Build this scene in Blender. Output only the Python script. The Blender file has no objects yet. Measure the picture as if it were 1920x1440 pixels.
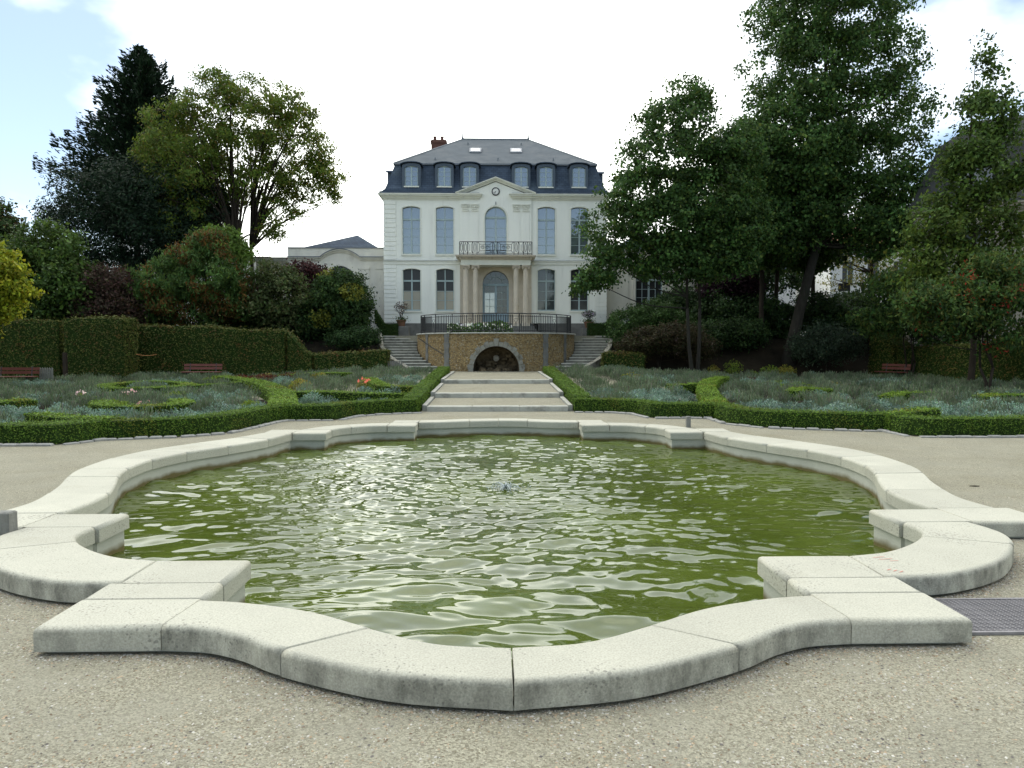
import bpy, bmesh, math, random
import numpy as np
from mathutils import Vector, Matrix
from mathutils.geometry import tessellate_polygon

SC = bpy.context.scene
COL = SC.collection
random.seed(7)
RNG = np.random.default_rng(7)
PI = math.pi

# ------------------------------------------------------------------ camera
CAM_H = 1.75
cam_d = bpy.data.cameras.new('camera')
cam = bpy.data.objects.new('camera', cam_d)
COL.objects.link(cam)
cam.location = (-0.09, 0.0, CAM_H)
cam.rotation_euler = (PI / 2 - math.atan(65 / 1345), 0, -math.atan(33 / 1345))
cam_d.sensor_width = 36.0
cam_d.lens = 36.0 * 1345 / 1920
cam_d.clip_start = 0.05
cam_d.clip_end = 3000
SC.camera = cam

# ------------------------------------------------------------------ sky and sun
SUN_AZ = math.radians(-20)      # from +Y towards +X
SUN_EL = math.radians(60)
world = bpy.data.worlds.new('World')
SC.world = world
world.use_nodes = True
wn = world.node_tree
wn.nodes.clear()
w_out = wn.nodes.new('ShaderNodeOutputWorld')
w_bg = wn.nodes.new('ShaderNodeBackground')
w_sky = wn.nodes.new('ShaderNodeTexSky')
w_sky.sky_type = 'NISHITA'
w_sky.sun_disc = False
w_sky.sun_elevation = SUN_EL
w_sky.sun_rotation = SUN_AZ
w_sky.air_density = 1.0
w_sky.dust_density = 0.9
w_sky.ozone_density = 0.5
w_tc = wn.nodes.new('ShaderNodeTexCoord')
w_map = wn.nodes.new('ShaderNodeMapping')
w_map.inputs['Location'].default_value = (5.1059, 16.8349, 13.4623)
w_map.inputs['Scale'].default_value = (1.0, 1.0, 1.7)
w_noise = wn.nodes.new('ShaderNodeTexNoise')
w_noise.inputs['Scale'].default_value = 1.15
w_noise.inputs['Detail'].default_value = 7.0
w_noise.inputs['Roughness'].default_value = 0.52
w_ramp = wn.nodes.new('ShaderNodeValToRGB')
w_ramp.color_ramp.elements[0].position = 0.455
w_ramp.color_ramp.elements[1].position = 0.575
w_mix = wn.nodes.new('ShaderNodeMixRGB')
w_mix.inputs[2].default_value = (15.4, 15.8, 14.9, 1)     # sunlit cloud, in the sky's own units
wn.links.new(w_tc.outputs['Generated'], w_map.inputs['Vector'])
wn.links.new(w_map.outputs['Vector'], w_noise.inputs['Vector'])
wn.links.new(w_noise.outputs['Fac'], w_ramp.inputs['Fac'])
wn.links.new(w_ramp.outputs['Color'], w_mix.inputs[0])
wn.links.new(w_sky.outputs['Color'], w_mix.inputs[1])
wn.links.new(w_mix.outputs['Color'], w_bg.inputs['Color'])
w_bg.inputs['Strength'].default_value = 0.077
wn.links.new(w_bg.outputs['Background'], w_out.inputs['Surface'])

to_sun = Vector((math.sin(SUN_AZ) * math.cos(SUN_EL), math.cos(SUN_AZ) * math.cos(SUN_EL), math.sin(SUN_EL)))
sun_d = bpy.data.lights.new('sun', 'SUN')
sun_d.energy = 1.1
sun_d.angle = math.radians(85)
sun_d.color = (1.0, 0.96, 0.88)
sun = bpy.data.objects.new('sun', sun_d)
COL.objects.link(sun)
sun.rotation_euler = to_sun.to_track_quat('Z', 'Y').to_euler()
sun.location = (-20, 30, 40)

SC.view_settings.view_transform = 'Standard'
SC.view_settings.look = 'None'
SC.view_settings.gamma = 1.0
SC.view_settings.exposure = 1.28
SC.render.engine = 'CYCLES'
SC.cycles.use_adaptive_sampling = True
SC.cycles.max_bounces = 6
SC.cycles.diffuse_bounces = 3
SC.cycles.glossy_bounces = 3
SC.cycles.transmission_bounces = 3
SC.cycles.transparent_max_bounces = 4
SC.cycles.caustics_reflective = False
SC.cycles.caustics_refractive = False
SC.cycles.sample_clamp_indirect = 4.0
try:
    SC.cycles.use_denoising = True
except Exception:
    pass

# ------------------------------------------------------------------ helpers
def P(px, py, Y):
    """a point seen in the photograph at that pixel, standing at distance Y"""
    return ((px - 927) / 1345 * Y - 0.09, Y, CAM_H + (655 - py) / 1345 * Y)

def tag(o, label=None, cat=None, group=None, kind=None):
    if label: o['label'] = label
    if cat: o['category'] = cat
    if group: o['group'] = group
    if kind: o['kind'] = kind
    return o

def empty(name, loc=(0, 0, 0), label=None, cat=None, group=None, rz=0):
    o = bpy.data.objects.new(name, None)
    o.empty_display_size = 0.2
    COL.objects.link(o)
    o.location = loc
    o.rotation_euler = (0, 0, rz)
    return tag(o, label, cat, group)

def link(name, me, parent=None, loc=None, rz=0):
    o = bpy.data.objects.new(name, me)
    COL.objects.link(o)
    if parent is not None:
        o.parent = parent
    if loc is not None:
        o.location = loc
    if rz:
        o.rotation_euler = (0, 0, rz)
    return o

def copy_tree(o, parent=None):
    c = o.copy()
    COL.objects.link(c)
    c.parent = parent
    for ch in list(o.children):
        copy_tree(ch, c)
    return c

class MB:
    """collects shapes and links them as one mesh"""
    def __init__(self):
        self.v = []; self.f = []
    def add(self, vs, fs):
        b = len(self.v)
        self.v.extend([tuple(p) for p in vs])
        self.f.extend([tuple(i + b for i in q) for q in fs])
        return self
    def box(self, x0, x1, y0, y1, z0, z1, ch=0.0):
        if ch <= 0:
            vs = [(x0,y0,z0),(x1,y0,z0),(x1,y1,z0),(x0,y1,z0),(x0,y0,z1),(x1,y0,z1),(x1,y1,z1),(x0,y1,z1)]
            fs = [(0,3,2,1),(4,5,6,7),(0,1,5,4),(1,2,6,5),(2,3,7,6),(3,0,4,7)]
        else:
            c = ch
            vs = []
            for z, i in ((z0, 0), (z1 - c, 0), (z1, c)):
                vs += [(x0+i,y0+i,z),(x1-i,y0+i,z),(x1-i,y1-i,z),(x0+i,y1-i,z)]
            fs = [(0,3,2,1),(8,9,10,11)]
            for k in (0, 4):
                for a in range(4):
                    b = (a + 1) % 4
                    fs.append((k+a, k+b, k+4+b, k+4+a))
        return self.add(vs, fs)
    def hexa(self, p):
        """eight corners: bottom four, top four, counter-clockwise"""
        return self.add(p, [(0,3,2,1),(4,5,6,7),(0,1,5,4),(1,2,6,5),(2,3,7,6),(3,0,4,7)])
    def tube(self, pts, rad, n=6, cap=True):
        pts = [Vector(p) for p in pts]
        if not hasattr(rad, '__len__'): rad = [rad] * len(pts)
        vs = []; fs = []
        up = Vector((0, 0, 1))
        for i, p in enumerate(pts):
            d = (pts[min(i+1, len(pts)-1)] - pts[max(i-1, 0)])
            if d.length < 1e-9: d = Vector((0, 0, 1))
            d.normalize()
            a = d.cross(up if abs(d.z) < 0.95 else Vector((1, 0, 0))).normalized()
            b = a.cross(d).normalized()
            for k in range(n):
                t = 2 * PI * k / n
                q = p + (a * math.cos(t) + b * math.sin(t)) * rad[i]
                vs.append(tuple(q))
        m = len(pts)
        for i in range(m - 1):
            for k in range(n):
                k2 = (k + 1) % n
                fs.append((i*n+k, (i+1)*n+k, (i+1)*n+k2, i*n+k2))
        if cap:
            fs.append(tuple(range(n)))
            fs.append(tuple((m-1)*n + k for k in reversed(range(n))))
        return self.add(vs, fs)
    def lathe(self, prof, n=16, c=(0, 0, 0)):
        vs = []; fs = []
        for r, z in prof:
            for k in range(n):
                t = 2 * PI * k / n
                vs.append((c[0] + r * math.cos(t), c[1] + r * math.sin(t), c[2] + z))
        m = len(prof)
        for i in range(m - 1):
            for k in range(n):
                k2 = (k + 1) % n
                fs.append((i*n+k, i*n+k2, (i+1)*n+k2, (i+1)*n+k))
        fs.append(tuple(reversed(range(n))))
        fs.append(tuple((m-1)*n + k for k in range(n)))
        return self.add(vs, fs)
    def prism(self, poly, z0, z1):
        n = len(poly)
        vs = [(x, y, z0) for x, y in poly] + [(x, y, z1) for x, y in poly]
        fs = [tuple(reversed(range(n))), tuple(range(n, 2*n))]
        for i in range(n):
            j = (i + 1) % n
            fs.append((i, j, n+j, n+i))
        return self.add(vs, fs)
    def wall(self, poly, holes, y0, y1):
        """vertical wall in the XZ plane between y0 (front) and y1, with holes"""
        loops = [poly] + list(holes)
        flat = [p for l in loops for p in l]
        tris = tessellate_polygon([[Vector((x, 0, z)) for x, z in l] for l in loops])
        n = len(flat)
        vs = [(x, y0, z) for x, z in flat] + [(x, y1, z) for x, z in flat]
        fs = []
        for t in tris:
            a, b, c = [Vector((flat[i][0], flat[i][1])) for i in t]
            s = (b - a).cross(c - a) if hasattr((b - a), 'cross') else 0
            t = tuple(t) if s > 0 else (t[0], t[2], t[1])
            fs.append(t)
            fs.append((t[2]+n, t[1]+n, t[0]+n))
        o = 0
        for l in loops:
            m = len(l)
            for i in range(m):
                j = (i + 1) % m
                fs.append((o+i, o+j, n+o+j, n+o+i))
            o += m
        return self.add(vs, fs)
    def mesh(self, mat, smooth=False):
        me = bpy.data.meshes.new('mesh')
        me.from_pydata(self.v, [], self.f)
        if mat: me.materials.append(mat)
        if smooth:
            me.polygons.foreach_set('use_smooth', [True] * len(me.polygons))
        me.update()
        return me
    def build(self, name, mat, parent=None, smooth=False, fix=True):
        me = self.mesh(mat, smooth)
        if fix:
            bm = bmesh.new(); bm.from_mesh(me)
            bmesh.ops.recalc_face_normals(bm, faces=bm.faces)
            bm.to_mesh(me); bm.free()
        return link(name, me, parent)

def np_mesh(verts, quads, mat, cols=None, smooth=False):
    """fast mesh of quads from arrays; cols is one colour for each vertex"""
    me = bpy.data.meshes.new('mesh')
    nv = len(verts); nf = len(quads); k = quads.shape[1]
    me.vertices.add(nv)
    me.vertices.foreach_set('co', np.ascontiguousarray(verts, dtype=np.float32).ravel())
    me.loops.add(nf * k)
    me.loops.foreach_set('vertex_index', np.ascontiguousarray(quads, dtype=np.int32).ravel())
    me.polygons.add(nf)
    me.polygons.foreach_set('loop_start', np.arange(nf, dtype=np.int32) * k)
    me.polygons.foreach_set('loop_total', np.full(nf, k, dtype=np.int32))
    if smooth:
        me.polygons.foreach_set('use_smooth', np.ones(nf, dtype=bool))
    if cols is not None:
        ca = me.color_attributes.new('Col', 'FLOAT_COLOR', 'POINT')
        c4 = np.ones((nv, 4), dtype=np.float32); c4[:, :3] = cols
        ca.data.foreach_set('color', c4.ravel())
    me.materials.append(mat)
    me.update(calc_edges=True)
    me.validate()
    return me

def catmull(pts, n=6):
    p = [Vector((*q, 0)) if len(q) == 2 else Vector(q) for q in pts]
    if len(p) < 3:
        return [tuple(q)[:len(pts[0])] for q in p]
    out = []
    for i in range(len(p) - 1):
        p0 = p[i-1] if i > 0 else p[i] * 2 - p[i+1]
        p1, p2 = p[i], p[i+1]
        p3 = p[i+2] if i + 2 < len(p) else p[i+1] * 2 - p[i]
        for k in range(n):
            t = k / n
            out.append(0.5 * ((2*p1) + (p2-p0)*t + (2*p0-5*p1+4*p2-p3)*t*t + (3*p1-p0-3*p2+p3)*t**3))
    out.append(p[-1])
    return [tuple(q)[:len(pts[0])] for q in out]

def resample(pts, step):
    out = [Vector(pts[0])]; acc = 0
    for a, b in zip(pts[:-1], pts[1:]):
        a = Vector(a); b = Vector(b); L = (b - a).length
        d = step - acc
        while d <= L:
            out.append(a + (b - a) * (d / L)); d += step
        acc = (acc + L) % step
    return [tuple(q) for q in out]

def poly_area(p):
    return 0.5 * sum(p[i][0]*p[(i+1) % len(p)][1] - p[(i+1) % len(p)][0]*p[i][1] for i in range(len(p)))

def offset_poly(poly, ds):
    """move each edge inward (to its left, polygon counter-clockwise) by its own distance"""
    n = len(poly)
    if not hasattr(ds, '__len__'): ds = [ds] * n
    out = []
    for i in range(n):
        p0 = Vector(poly[i-1]); p1 = Vector(poly[i]); p2 = Vector(poly[(i+1) % n])
        e1 = (p1 - p0).normalized(); e2 = (p2 - p1).normalized()
        n1 = Vector((-e1.y, e1.x)); n2 = Vector((-e2.y, e2.x))
        d1, d2 = ds[i-1], ds[i]
        cr = e1.x * e2.y - e1.y * e2.x
        if abs(cr) < 0.05:
            q = p1 + (n1 + n2).normalized() * (d1 + d2) / 2
        else:
            a = p1 + n1 * d1; b = p1 + n2 * d2
            t = ((b - a).x * e2.y - (b - a).y * e2.x) / cr
            q = a + e1 * t
        out.append((q.x, q.y))
    return out

def in_poly(x, y, poly):
    x = np.asarray(x); y = np.asarray(y)
    c = np.zeros(x.shape, dtype=bool)
    n = len(poly)
    for i in range(n):
        x1, y1 = poly[i]; x2, y2 = poly[(i+1) % n]
        if y1 == y2: continue
        m = ((y1 > y) != (y2 > y)) & (x < (x2 - x1) * (y - y1) / (y2 - y1) + x1)
        c ^= m
    return c

# ------------------------------------------------------------------ materials
MATS = {}
def M(name): return MATS[name]

def mat(name, base, rough=0.7, var=0.12, scale=4.0, bump=0.0, bscale=30.0, spec=0.3, metal=0.0, col2=None, f2=0.5, s2=1.5, stretch=None, coat=0):
    """plain procedural surface: base colour broken up by noise, a second colour in patches, fine relief"""
    m = bpy.data.materials.new(name); m.use_nodes = True
    nt = m.node_tree; b = nt.nodes['Principled BSDF']
    tc = nt.nodes.new('ShaderNodeTexCoord')
    vec = tc.outputs['Object']
    if stretch:
        mp = nt.nodes.new('ShaderNodeMapping'); mp.inputs['Scale'].default_value = stretch
        nt.links.new(vec, mp.inputs['Vector']); vec = mp.outputs['Vector']
    n1 = nt.nodes.new('ShaderNodeTexNoise'); n1.inputs['Scale'].default_value = scale
    n1.inputs['Detail'].default_value = 6; n1.inputs['Roughness'].default_value = 0.62
    nt.links.new(vec, n1.inputs['Vector'])
    mr = nt.nodes.new('ShaderNodeMapRange')
    mr.inputs['From Min'].default_value = 0.25; mr.inputs['From Max'].default_value = 0.75
    mr.inputs['To Min'].default_value = 1 - var; mr.inputs['To Max'].default_value = 1 + var
    nt.links.new(n1.outputs['Fac'], mr.inputs['Value'])
    mx = nt.nodes.new('ShaderNodeMixRGB'); mx.blend_type = 'MULTIPLY'; mx.inputs[0].default_value = 1
    mx.inputs[1].default_value = (*base, 1)
    nt.links.new(mr.outputs['Result'], mx.inputs[2])
    outc = mx.outputs['Color']
    if col2:
        n2 = nt.nodes.new('ShaderNodeTexNoise'); n2.inputs['Scale'].default_value = s2
        n2.inputs['Detail'].default_value = 8; n2.inputs['Roughness'].default_value = 0.65
        nt.links.new(vec, n2.inputs['Vector'])
        r2 = nt.nodes.new('ShaderNodeMapRange')
        r2.inputs['From Min'].default_value = f2; r2.inputs['From Max'].default_value = f2 + 0.16
        nt.links.new(n2.outputs['Fac'], r2.inputs['Value'])
        m2 = nt.nodes.new('ShaderNodeMixRGB'); m2.inputs[2].default_value = (*col2, 1)
        nt.links.new(r2.outputs['Result'], m2.inputs[0]); nt.links.new(outc, m2.inputs[1])
        outc = m2.outputs['Color']
    nt.links.new(outc, b.inputs['Base Color'])
    b.inputs['Roughness'].default_value = rough
    b.inputs['Metallic'].default_value = metal
    b.inputs['Specular IOR Level'].default_value = spec
    if bump > 0:
        n3 = nt.nodes.new('ShaderNodeTexNoise'); n3.inputs['Scale'].default_value = bscale
        n3.inputs['Detail'].default_value = 5
        nt.links.new(tc.outputs['Object'], n3.inputs['Vector'])
        bp = nt.nodes.new('ShaderNodeBump'); bp.inputs['Strength'].default_value = bump
        bp.inputs['Distance'].default_value = 0.02
        nt.links.new(n3.outputs['Fac'], bp.inputs['Height'])
        nt.links.new(bp.outputs['Normal'], b.inputs['Normal'])
    MATS[name] = m
    return m

def leaf_mat(name, trans=0.3, rough=0.55, spec=0.25):
    """leaf surface: colour of each leaf from the mesh, light let through the blade"""
    m = bpy.data.materials.new(name); m.use_nodes = True
    nt = m.node_tree; b = nt.nodes['Principled BSDF']; out = nt.nodes['Material Output']
    at = nt.nodes.new('ShaderNodeAttribute'); at.attribute_name = 'Col'
    nt.links.new(at.outputs['Color'], b.inputs['Base Color'])
    b.inputs['Roughness'].default_value = rough
    b.inputs['Specular IOR Level'].default_value = spec
    tr = nt.nodes.new('ShaderNodeBsdfTranslucent')
    hs = nt.nodes.new('ShaderNodeHueSaturation'); hs.inputs['Hue'].default_value = 0.48
    hs.inputs['Value'].default_value = 1.5
    nt.links.new(at.outputs['Color'], hs.inputs['Color'])
    nt.links.new(hs.outputs['Color'], tr.inputs['Color'])
    mx = nt.nodes.new('ShaderNodeMixShader'); mx.inputs[0].default_value = trans
    nt.links.new(b.outputs['BSDF'], mx.inputs[1]); nt.links.new(tr.outputs['BSDF'], mx.inputs[2])
    nt.links.new(mx.outputs['Shader'], out.inputs['Surface'])
    MATS[name] = m
    return m

mat('render_white', (0.86, 0.875, 0.80), 0.85, 0.06, 1.2, 0.15, 60, 0.2, col2=(0.75, 0.765, 0.69), f2=0.56, s2=1.5, stretch=(1.6, 1, 0.22))
mat('trim_white', (0.76, 0.77, 0.68), 0.8, 0.08, 2.0, 0.15, 40, 0.2, col2=(0.5, 0.5, 0.43), f2=0.6, s2=2.5)
mat('limestone', (0.58, 0.52, 0.42), 0.85, 0.10, 2.5, 0.25, 50, 0.2, col2=(0.46, 0.38, 0.27), f2=0.56, s2=1.6)
mat('wing_stone', (0.76, 0.73, 0.62), 0.85, 0.10, 1.6, 0.25, 50, 0.2, col2=(0.60, 0.56, 0.46), f2=0.57, s2=1.2, stretch=(1, 1, 0.5))
mat('plinth_stone', (0.17, 0.17, 0.155), 0.9, 0.25, 3, 0.4, 30, 0.2, col2=(0.12, 0.12, 0.11), f2=0.5, s2=2)
mat('step_stone', (0.38, 0.38, 0.33), 0.9, 0.2, 3, 0.35, 40, 0.2, col2=(0.20, 0.20, 0.17), f2=0.52, s2=2.2)
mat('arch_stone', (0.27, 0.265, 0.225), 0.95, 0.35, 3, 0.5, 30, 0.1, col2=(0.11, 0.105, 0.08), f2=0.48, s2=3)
mat('step_stone_shaded', (0.20, 0.20, 0.17), 0.95, 0.3, 3, 0.4, 30, 0.1, col2=(0.11, 0.11, 0.09), f2=0.5, s2=2)  # step stone darkened for the risers, their shade painted into the colour
mat('paint_frame', (0.36, 0.45, 0.45), 0.5, 0.05, 5, 0, 0, 0.4)
mat('paint_door', (0.30, 0.40, 0.44), 0.5, 0.06, 5, 0, 0, 0.4)
mat('blind', (0.42, 0.38, 0.30), 0.8, 0.06, 3)
mat('iron', (0.012, 0.013, 0.014), 0.45, 0.2, 8, 0.1, 60, 0.5)
mat('brick_red', (0.13, 0.068, 0.055), 0.9, 0.25, 6, 0.3, 40, 0.2)
mat('zinc', (0.16, 0.18, 0.20), 0.5, 0.12, 3, 0, 0, 0.4)
mat('clock_face', (0.8, 0.8, 0.76), 0.5, 0.03, 4)
mat('granite', (0.27, 0.27, 0.25), 0.85, 0.3, 6, 0.5, 25, 0.25, col2=(0.16, 0.16, 0.15), f2=0.52, s2=3)
mat('terracotta', (0.17, 0.09, 0.055), 0.8, 0.2, 5, 0.2, 30)
mat('bench_wood', (0.12, 0.036, 0.024), 0.55, 0.25, 7, 0.2, 60, 0.35, stretch=(0.3, 4, 4))
mat('grey_wood', (0.20, 0.20, 0.18), 0.85, 0.3, 8, 0.5, 40, 0.15, stretch=(3, 3, 0.4))
mat('bark', (0.034, 0.028, 0.022), 0.95, 0.35, 5, 0.9, 18, 0.1, stretch=(2, 2, 0.5))
mat('bark_grey', (0.032, 0.030, 0.025), 0.95, 0.35, 5, 0.9, 18, 0.1, col2=(0.028, 0.03, 0.022), f2=0.5, s2=2, stretch=(2, 2, 0.5))
mat('soil', (0.022, 0.018, 0.012), 0.95, 0.4, 3, 0.8, 12, 0.1, col2=(0.014, 0.012, 0.008), f2=0.5, s2=1.5)
mat('hedge_core', (0.020, 0.038, 0.009), 0.95, 0.4, 8, 0.9, 14, 0.05)
mat('far_wall', (0.74, 0.74, 0.70), 0.85, 0.06, 0.4)
mat('far_wall_cream', (0.62, 0.56, 0.42), 0.85, 0.06, 0.4)
mat('grey_facade', (0.30, 0.28, 0.23), 0.9, 0.12, 0.8, 0.2, 30, 0.2, col2=(0.24, 0.22, 0.18), f2=0.55, s2=0.7)
mat('roof_tile', (0.24, 0.11, 0.07), 0.85, 0.25, 1.5)
mat('steel_grate', (0.22, 0.21, 0.21), 0.6, 0.25, 8, 0.1, 50, 0.4, 0.2)
mat('drain_dark', (0.11, 0.10, 0.085), 0.9)
mat('red_paint', (0.45, 0.10, 0.08), 0.8, 0.2, 20)
mat('rope', (0.40, 0.18, 0.07), 0.8, 0.1, 20)
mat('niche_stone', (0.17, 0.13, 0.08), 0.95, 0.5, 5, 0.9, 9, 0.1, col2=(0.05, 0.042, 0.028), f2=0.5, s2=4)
mat('mask_stone', (0.36, 0.34, 0.29), 0.85, 0.2, 12, 0.3, 40)
mat('white_sign', (0.7, 0.7, 0.7), 0.6, 0.03, 4)
mat('dark_sign', (0.03, 0.03, 0.035), 0.6, 0.1, 4)
leaf_mat('leaf', 0.30, 0.6, 0.15)
leaf_mat('leaf_thick', 0.12, 0.6, 0.12)
leaf_mat('blade', 0.15, 0.7, 0.15)
leaf_mat('petal', 0.3, 0.7, 0.1)
leaf_mat('pebble', 0.0, 0.85, 0.2)

def glass(name, base, refl):
    m = bpy.data.materials.new(name); m.use_nodes = True
    nt = m.node_tree; b = nt.nodes['Principled BSDF']; out = nt.nodes['Material Output']
    b.inputs['Base Color'].default_value = (*base, 1); b.inputs['Roughness'].default_value = 0.6
    g = nt.nodes.new('ShaderNodeBsdfGlossy'); g.inputs['Roughness'].default_value = 0.03
    nz = nt.nodes.new('ShaderNodeTexNoise'); nz.inputs['Scale'].default_value = 1.3
    tc = nt.nodes.new('ShaderNodeTexCoord'); nt.links.new(tc.outputs['Object'], nz.inputs['Vector'])
    bp = nt.nodes.new('ShaderNodeBump'); bp.inputs['Strength'].default_value = 0.03; bp.inputs['Distance'].default_value = 0.05
    nt.links.new(nz.outputs['Fac'], bp.inputs['Height']); nt.links.new(bp.outputs['Normal'], g.inputs['Normal'])
    mx = nt.nodes.new('ShaderNodeMixShader'); mx.inputs[0].default_value = refl
    nt.links.new(b.outputs['BSDF'], mx.inputs[1]); nt.links.new(g.outputs['BSDF'], mx.inputs[2])
    nt.links.new(mx.outputs['Shader'], out.inputs['Surface'])
    MATS[name] = m
glass('pane_sky', (0.075, 0.10, 0.115), 0.32)
glass('pane_dark', (0.008, 0.009, 0.011), 0.022)
glass('pane_mid', (0.02, 0.030, 0.034), 0.09)
glass('pane_blind', (0.30, 0.27, 0.20), 0.06)
glass('pane_bright', (0.35, 0.42, 0.44), 0.3)

def slate_mat():
    m = mat('slate', (0.062, 0.086, 0.122), 0.8, 0.16, 1.6, 0, 0, 0.04, col2=(0.078, 0.104, 0.130), f2=0.5, s2=0.8)
    nt = m.node_tree; b = nt.nodes['Principled BSDF']
    tc = nt.nodes.new('ShaderNodeTexCoord')
    mp = nt.nodes.new('ShaderNodeMapping'); mp.inputs['Rotation'].default_value = (PI / 2, 0, 0)
    nt.links.new(tc.outputs['Object'], mp.inputs['Vector'])
    br = nt.nodes.new('ShaderNodeTexBrick'); br.inputs['Scale'].default_value = 1.0
    br.inputs['Brick Width'].default_value = 0.26; br.inputs['Row Height'].default_value = 0.14
    br.inputs['Mortar Size'].default_value = 0.012
    br.inputs['Color1'].default_value = (0.8, 0.8, 0.8, 1); br.inputs['Color2'].default_value = (1.15, 1.15, 1.15, 1)
    br.inputs['Mortar'].default_value = (0.55, 0.55, 0.55, 1)
    nt.links.new(mp.outputs['Vector'], br.inputs['Vector'])
    src = b.inputs['Base Color'].links[0].from_socket
    mx = nt.nodes.new('ShaderNodeMixRGB'); mx.blend_type = 'MULTIPLY'; mx.inputs[0].default_value = 0.85
    nt.links.new(src, mx.inputs[1]); nt.links.new(br.outputs['Color'], mx.inputs[2])
    nt.links.new(mx.outputs['Color'], b.inputs['Base Color'])
slate_mat()
mat('slate_old', (0.050, 0.053, 0.052), 0.8, 0.25, 1.2, 0, 0, 0.05, col2=(0.035, 0.04, 0.035), f2=0.5, s2=0.8)
mat('dormer_lead', (0.085, 0.112, 0.145), 0.6, 0.14, 3, 0, 0, 0.15)
mat('slate_lit', (0.088, 0.105, 0.118), 0.75, 0.18, 1.4, 0, 0, 0.12, col2=(0.115, 0.128, 0.136), f2=0.5, s2=0.7)  # paler copy of the slate, light on the upper roof painted into it

def gravel_mat():
    m = mat('gravel', (0.268, 0.260, 0.204), 0.95, 0.10, 1.3, 0, 0, 0.1, col2=(0.238, 0.227, 0.170), f2=0.52, s2=0.5)
    nt = m.node_tree; b = nt.nodes['Principled BSDF']
    tc = nt.nodes.new('ShaderNodeTexCoord')
    prev = b.inputs['Base Color'].links[0].from_socket
    vo = nt.nodes.new('ShaderNodeTexVoronoi'); vo.inputs['Scale'].default_value = 110
    nt.links.new(tc.outputs['Object'], vo.inputs['Vector'])
    sep = nt.nodes.new('ShaderNodeSeparateColor'); nt.links.new(vo.outputs['Color'], sep.inputs['Color'])
    rp = nt.nodes.new('ShaderNodeValToRGB')
    rp.color_ramp.elements[0].color = (0.58, 0.54, 0.48, 1); rp.color_ramp.elements[1].color = (1.45, 1.43, 1.38, 1)
    e = rp.color_ramp.elements.new(0.5); e.color = (1, 0.98, 0.94, 1)
    nt.links.new(sep.outputs['Red'], rp.inputs['Fac'])
    nz = nt.nodes.new('ShaderNodeTexNoise'); nz.inputs['Scale'].default_value = 2.2; nz.inputs['Detail'].default_value = 5
    nt.links.new(tc.outputs['Object'], nz.inputs['Vector'])
    r2 = nt.nodes.new('ShaderNodeMapRange'); r2.inputs['From Min'].default_value = 0.35; r2.inputs['From Max'].default_value = 0.65
    r2.inputs['To Min'].default_value = 0.5; r2.inputs['To Max'].default_value = 0.95
    nt.links.new(nz.outputs['Fac'], r2.inputs['Value'])
    mx = nt.nodes.new('ShaderNodeMixRGB'); mx.blend_type = 'MULTIPLY'
    nt.links.new(r2.outputs['Result'], mx.inputs[0]); nt.links.new(prev, mx.inputs[1]); nt.links.new(rp.outputs['Color'], mx.inputs[2])
    nt.links.new(mx.outputs['Color'], b.inputs['Base Color'])
    bp = nt.nodes.new('ShaderNodeBump'); bp.inputs['Strength'].default_value = 0.7; bp.inputs['Distance'].default_value = 0.012
    nt.links.new(vo.outputs['Distance'], bp.inputs['Height'])
    bp2 = nt.nodes.new('ShaderNodeBump'); bp2.inputs['Strength'].default_value = 0.22; bp2.inputs['Distance'].default_value = 0.05
    n4 = nt.nodes.new('ShaderNodeTexNoise'); n4.inputs['Scale'].default_value = 9; n4.inputs['Detail'].default_value = 4
    nt.links.new(tc.outputs['Object'], n4.inputs['Vector']); nt.links.new(n4.outputs['Fac'], bp2.inputs['Height'])
    nt.links.new(bp.outputs['Normal'], bp2.inputs['Normal'])
    nt.links.new(bp2.outputs['Normal'], b.inputs['Normal'])
gravel_mat()

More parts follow.
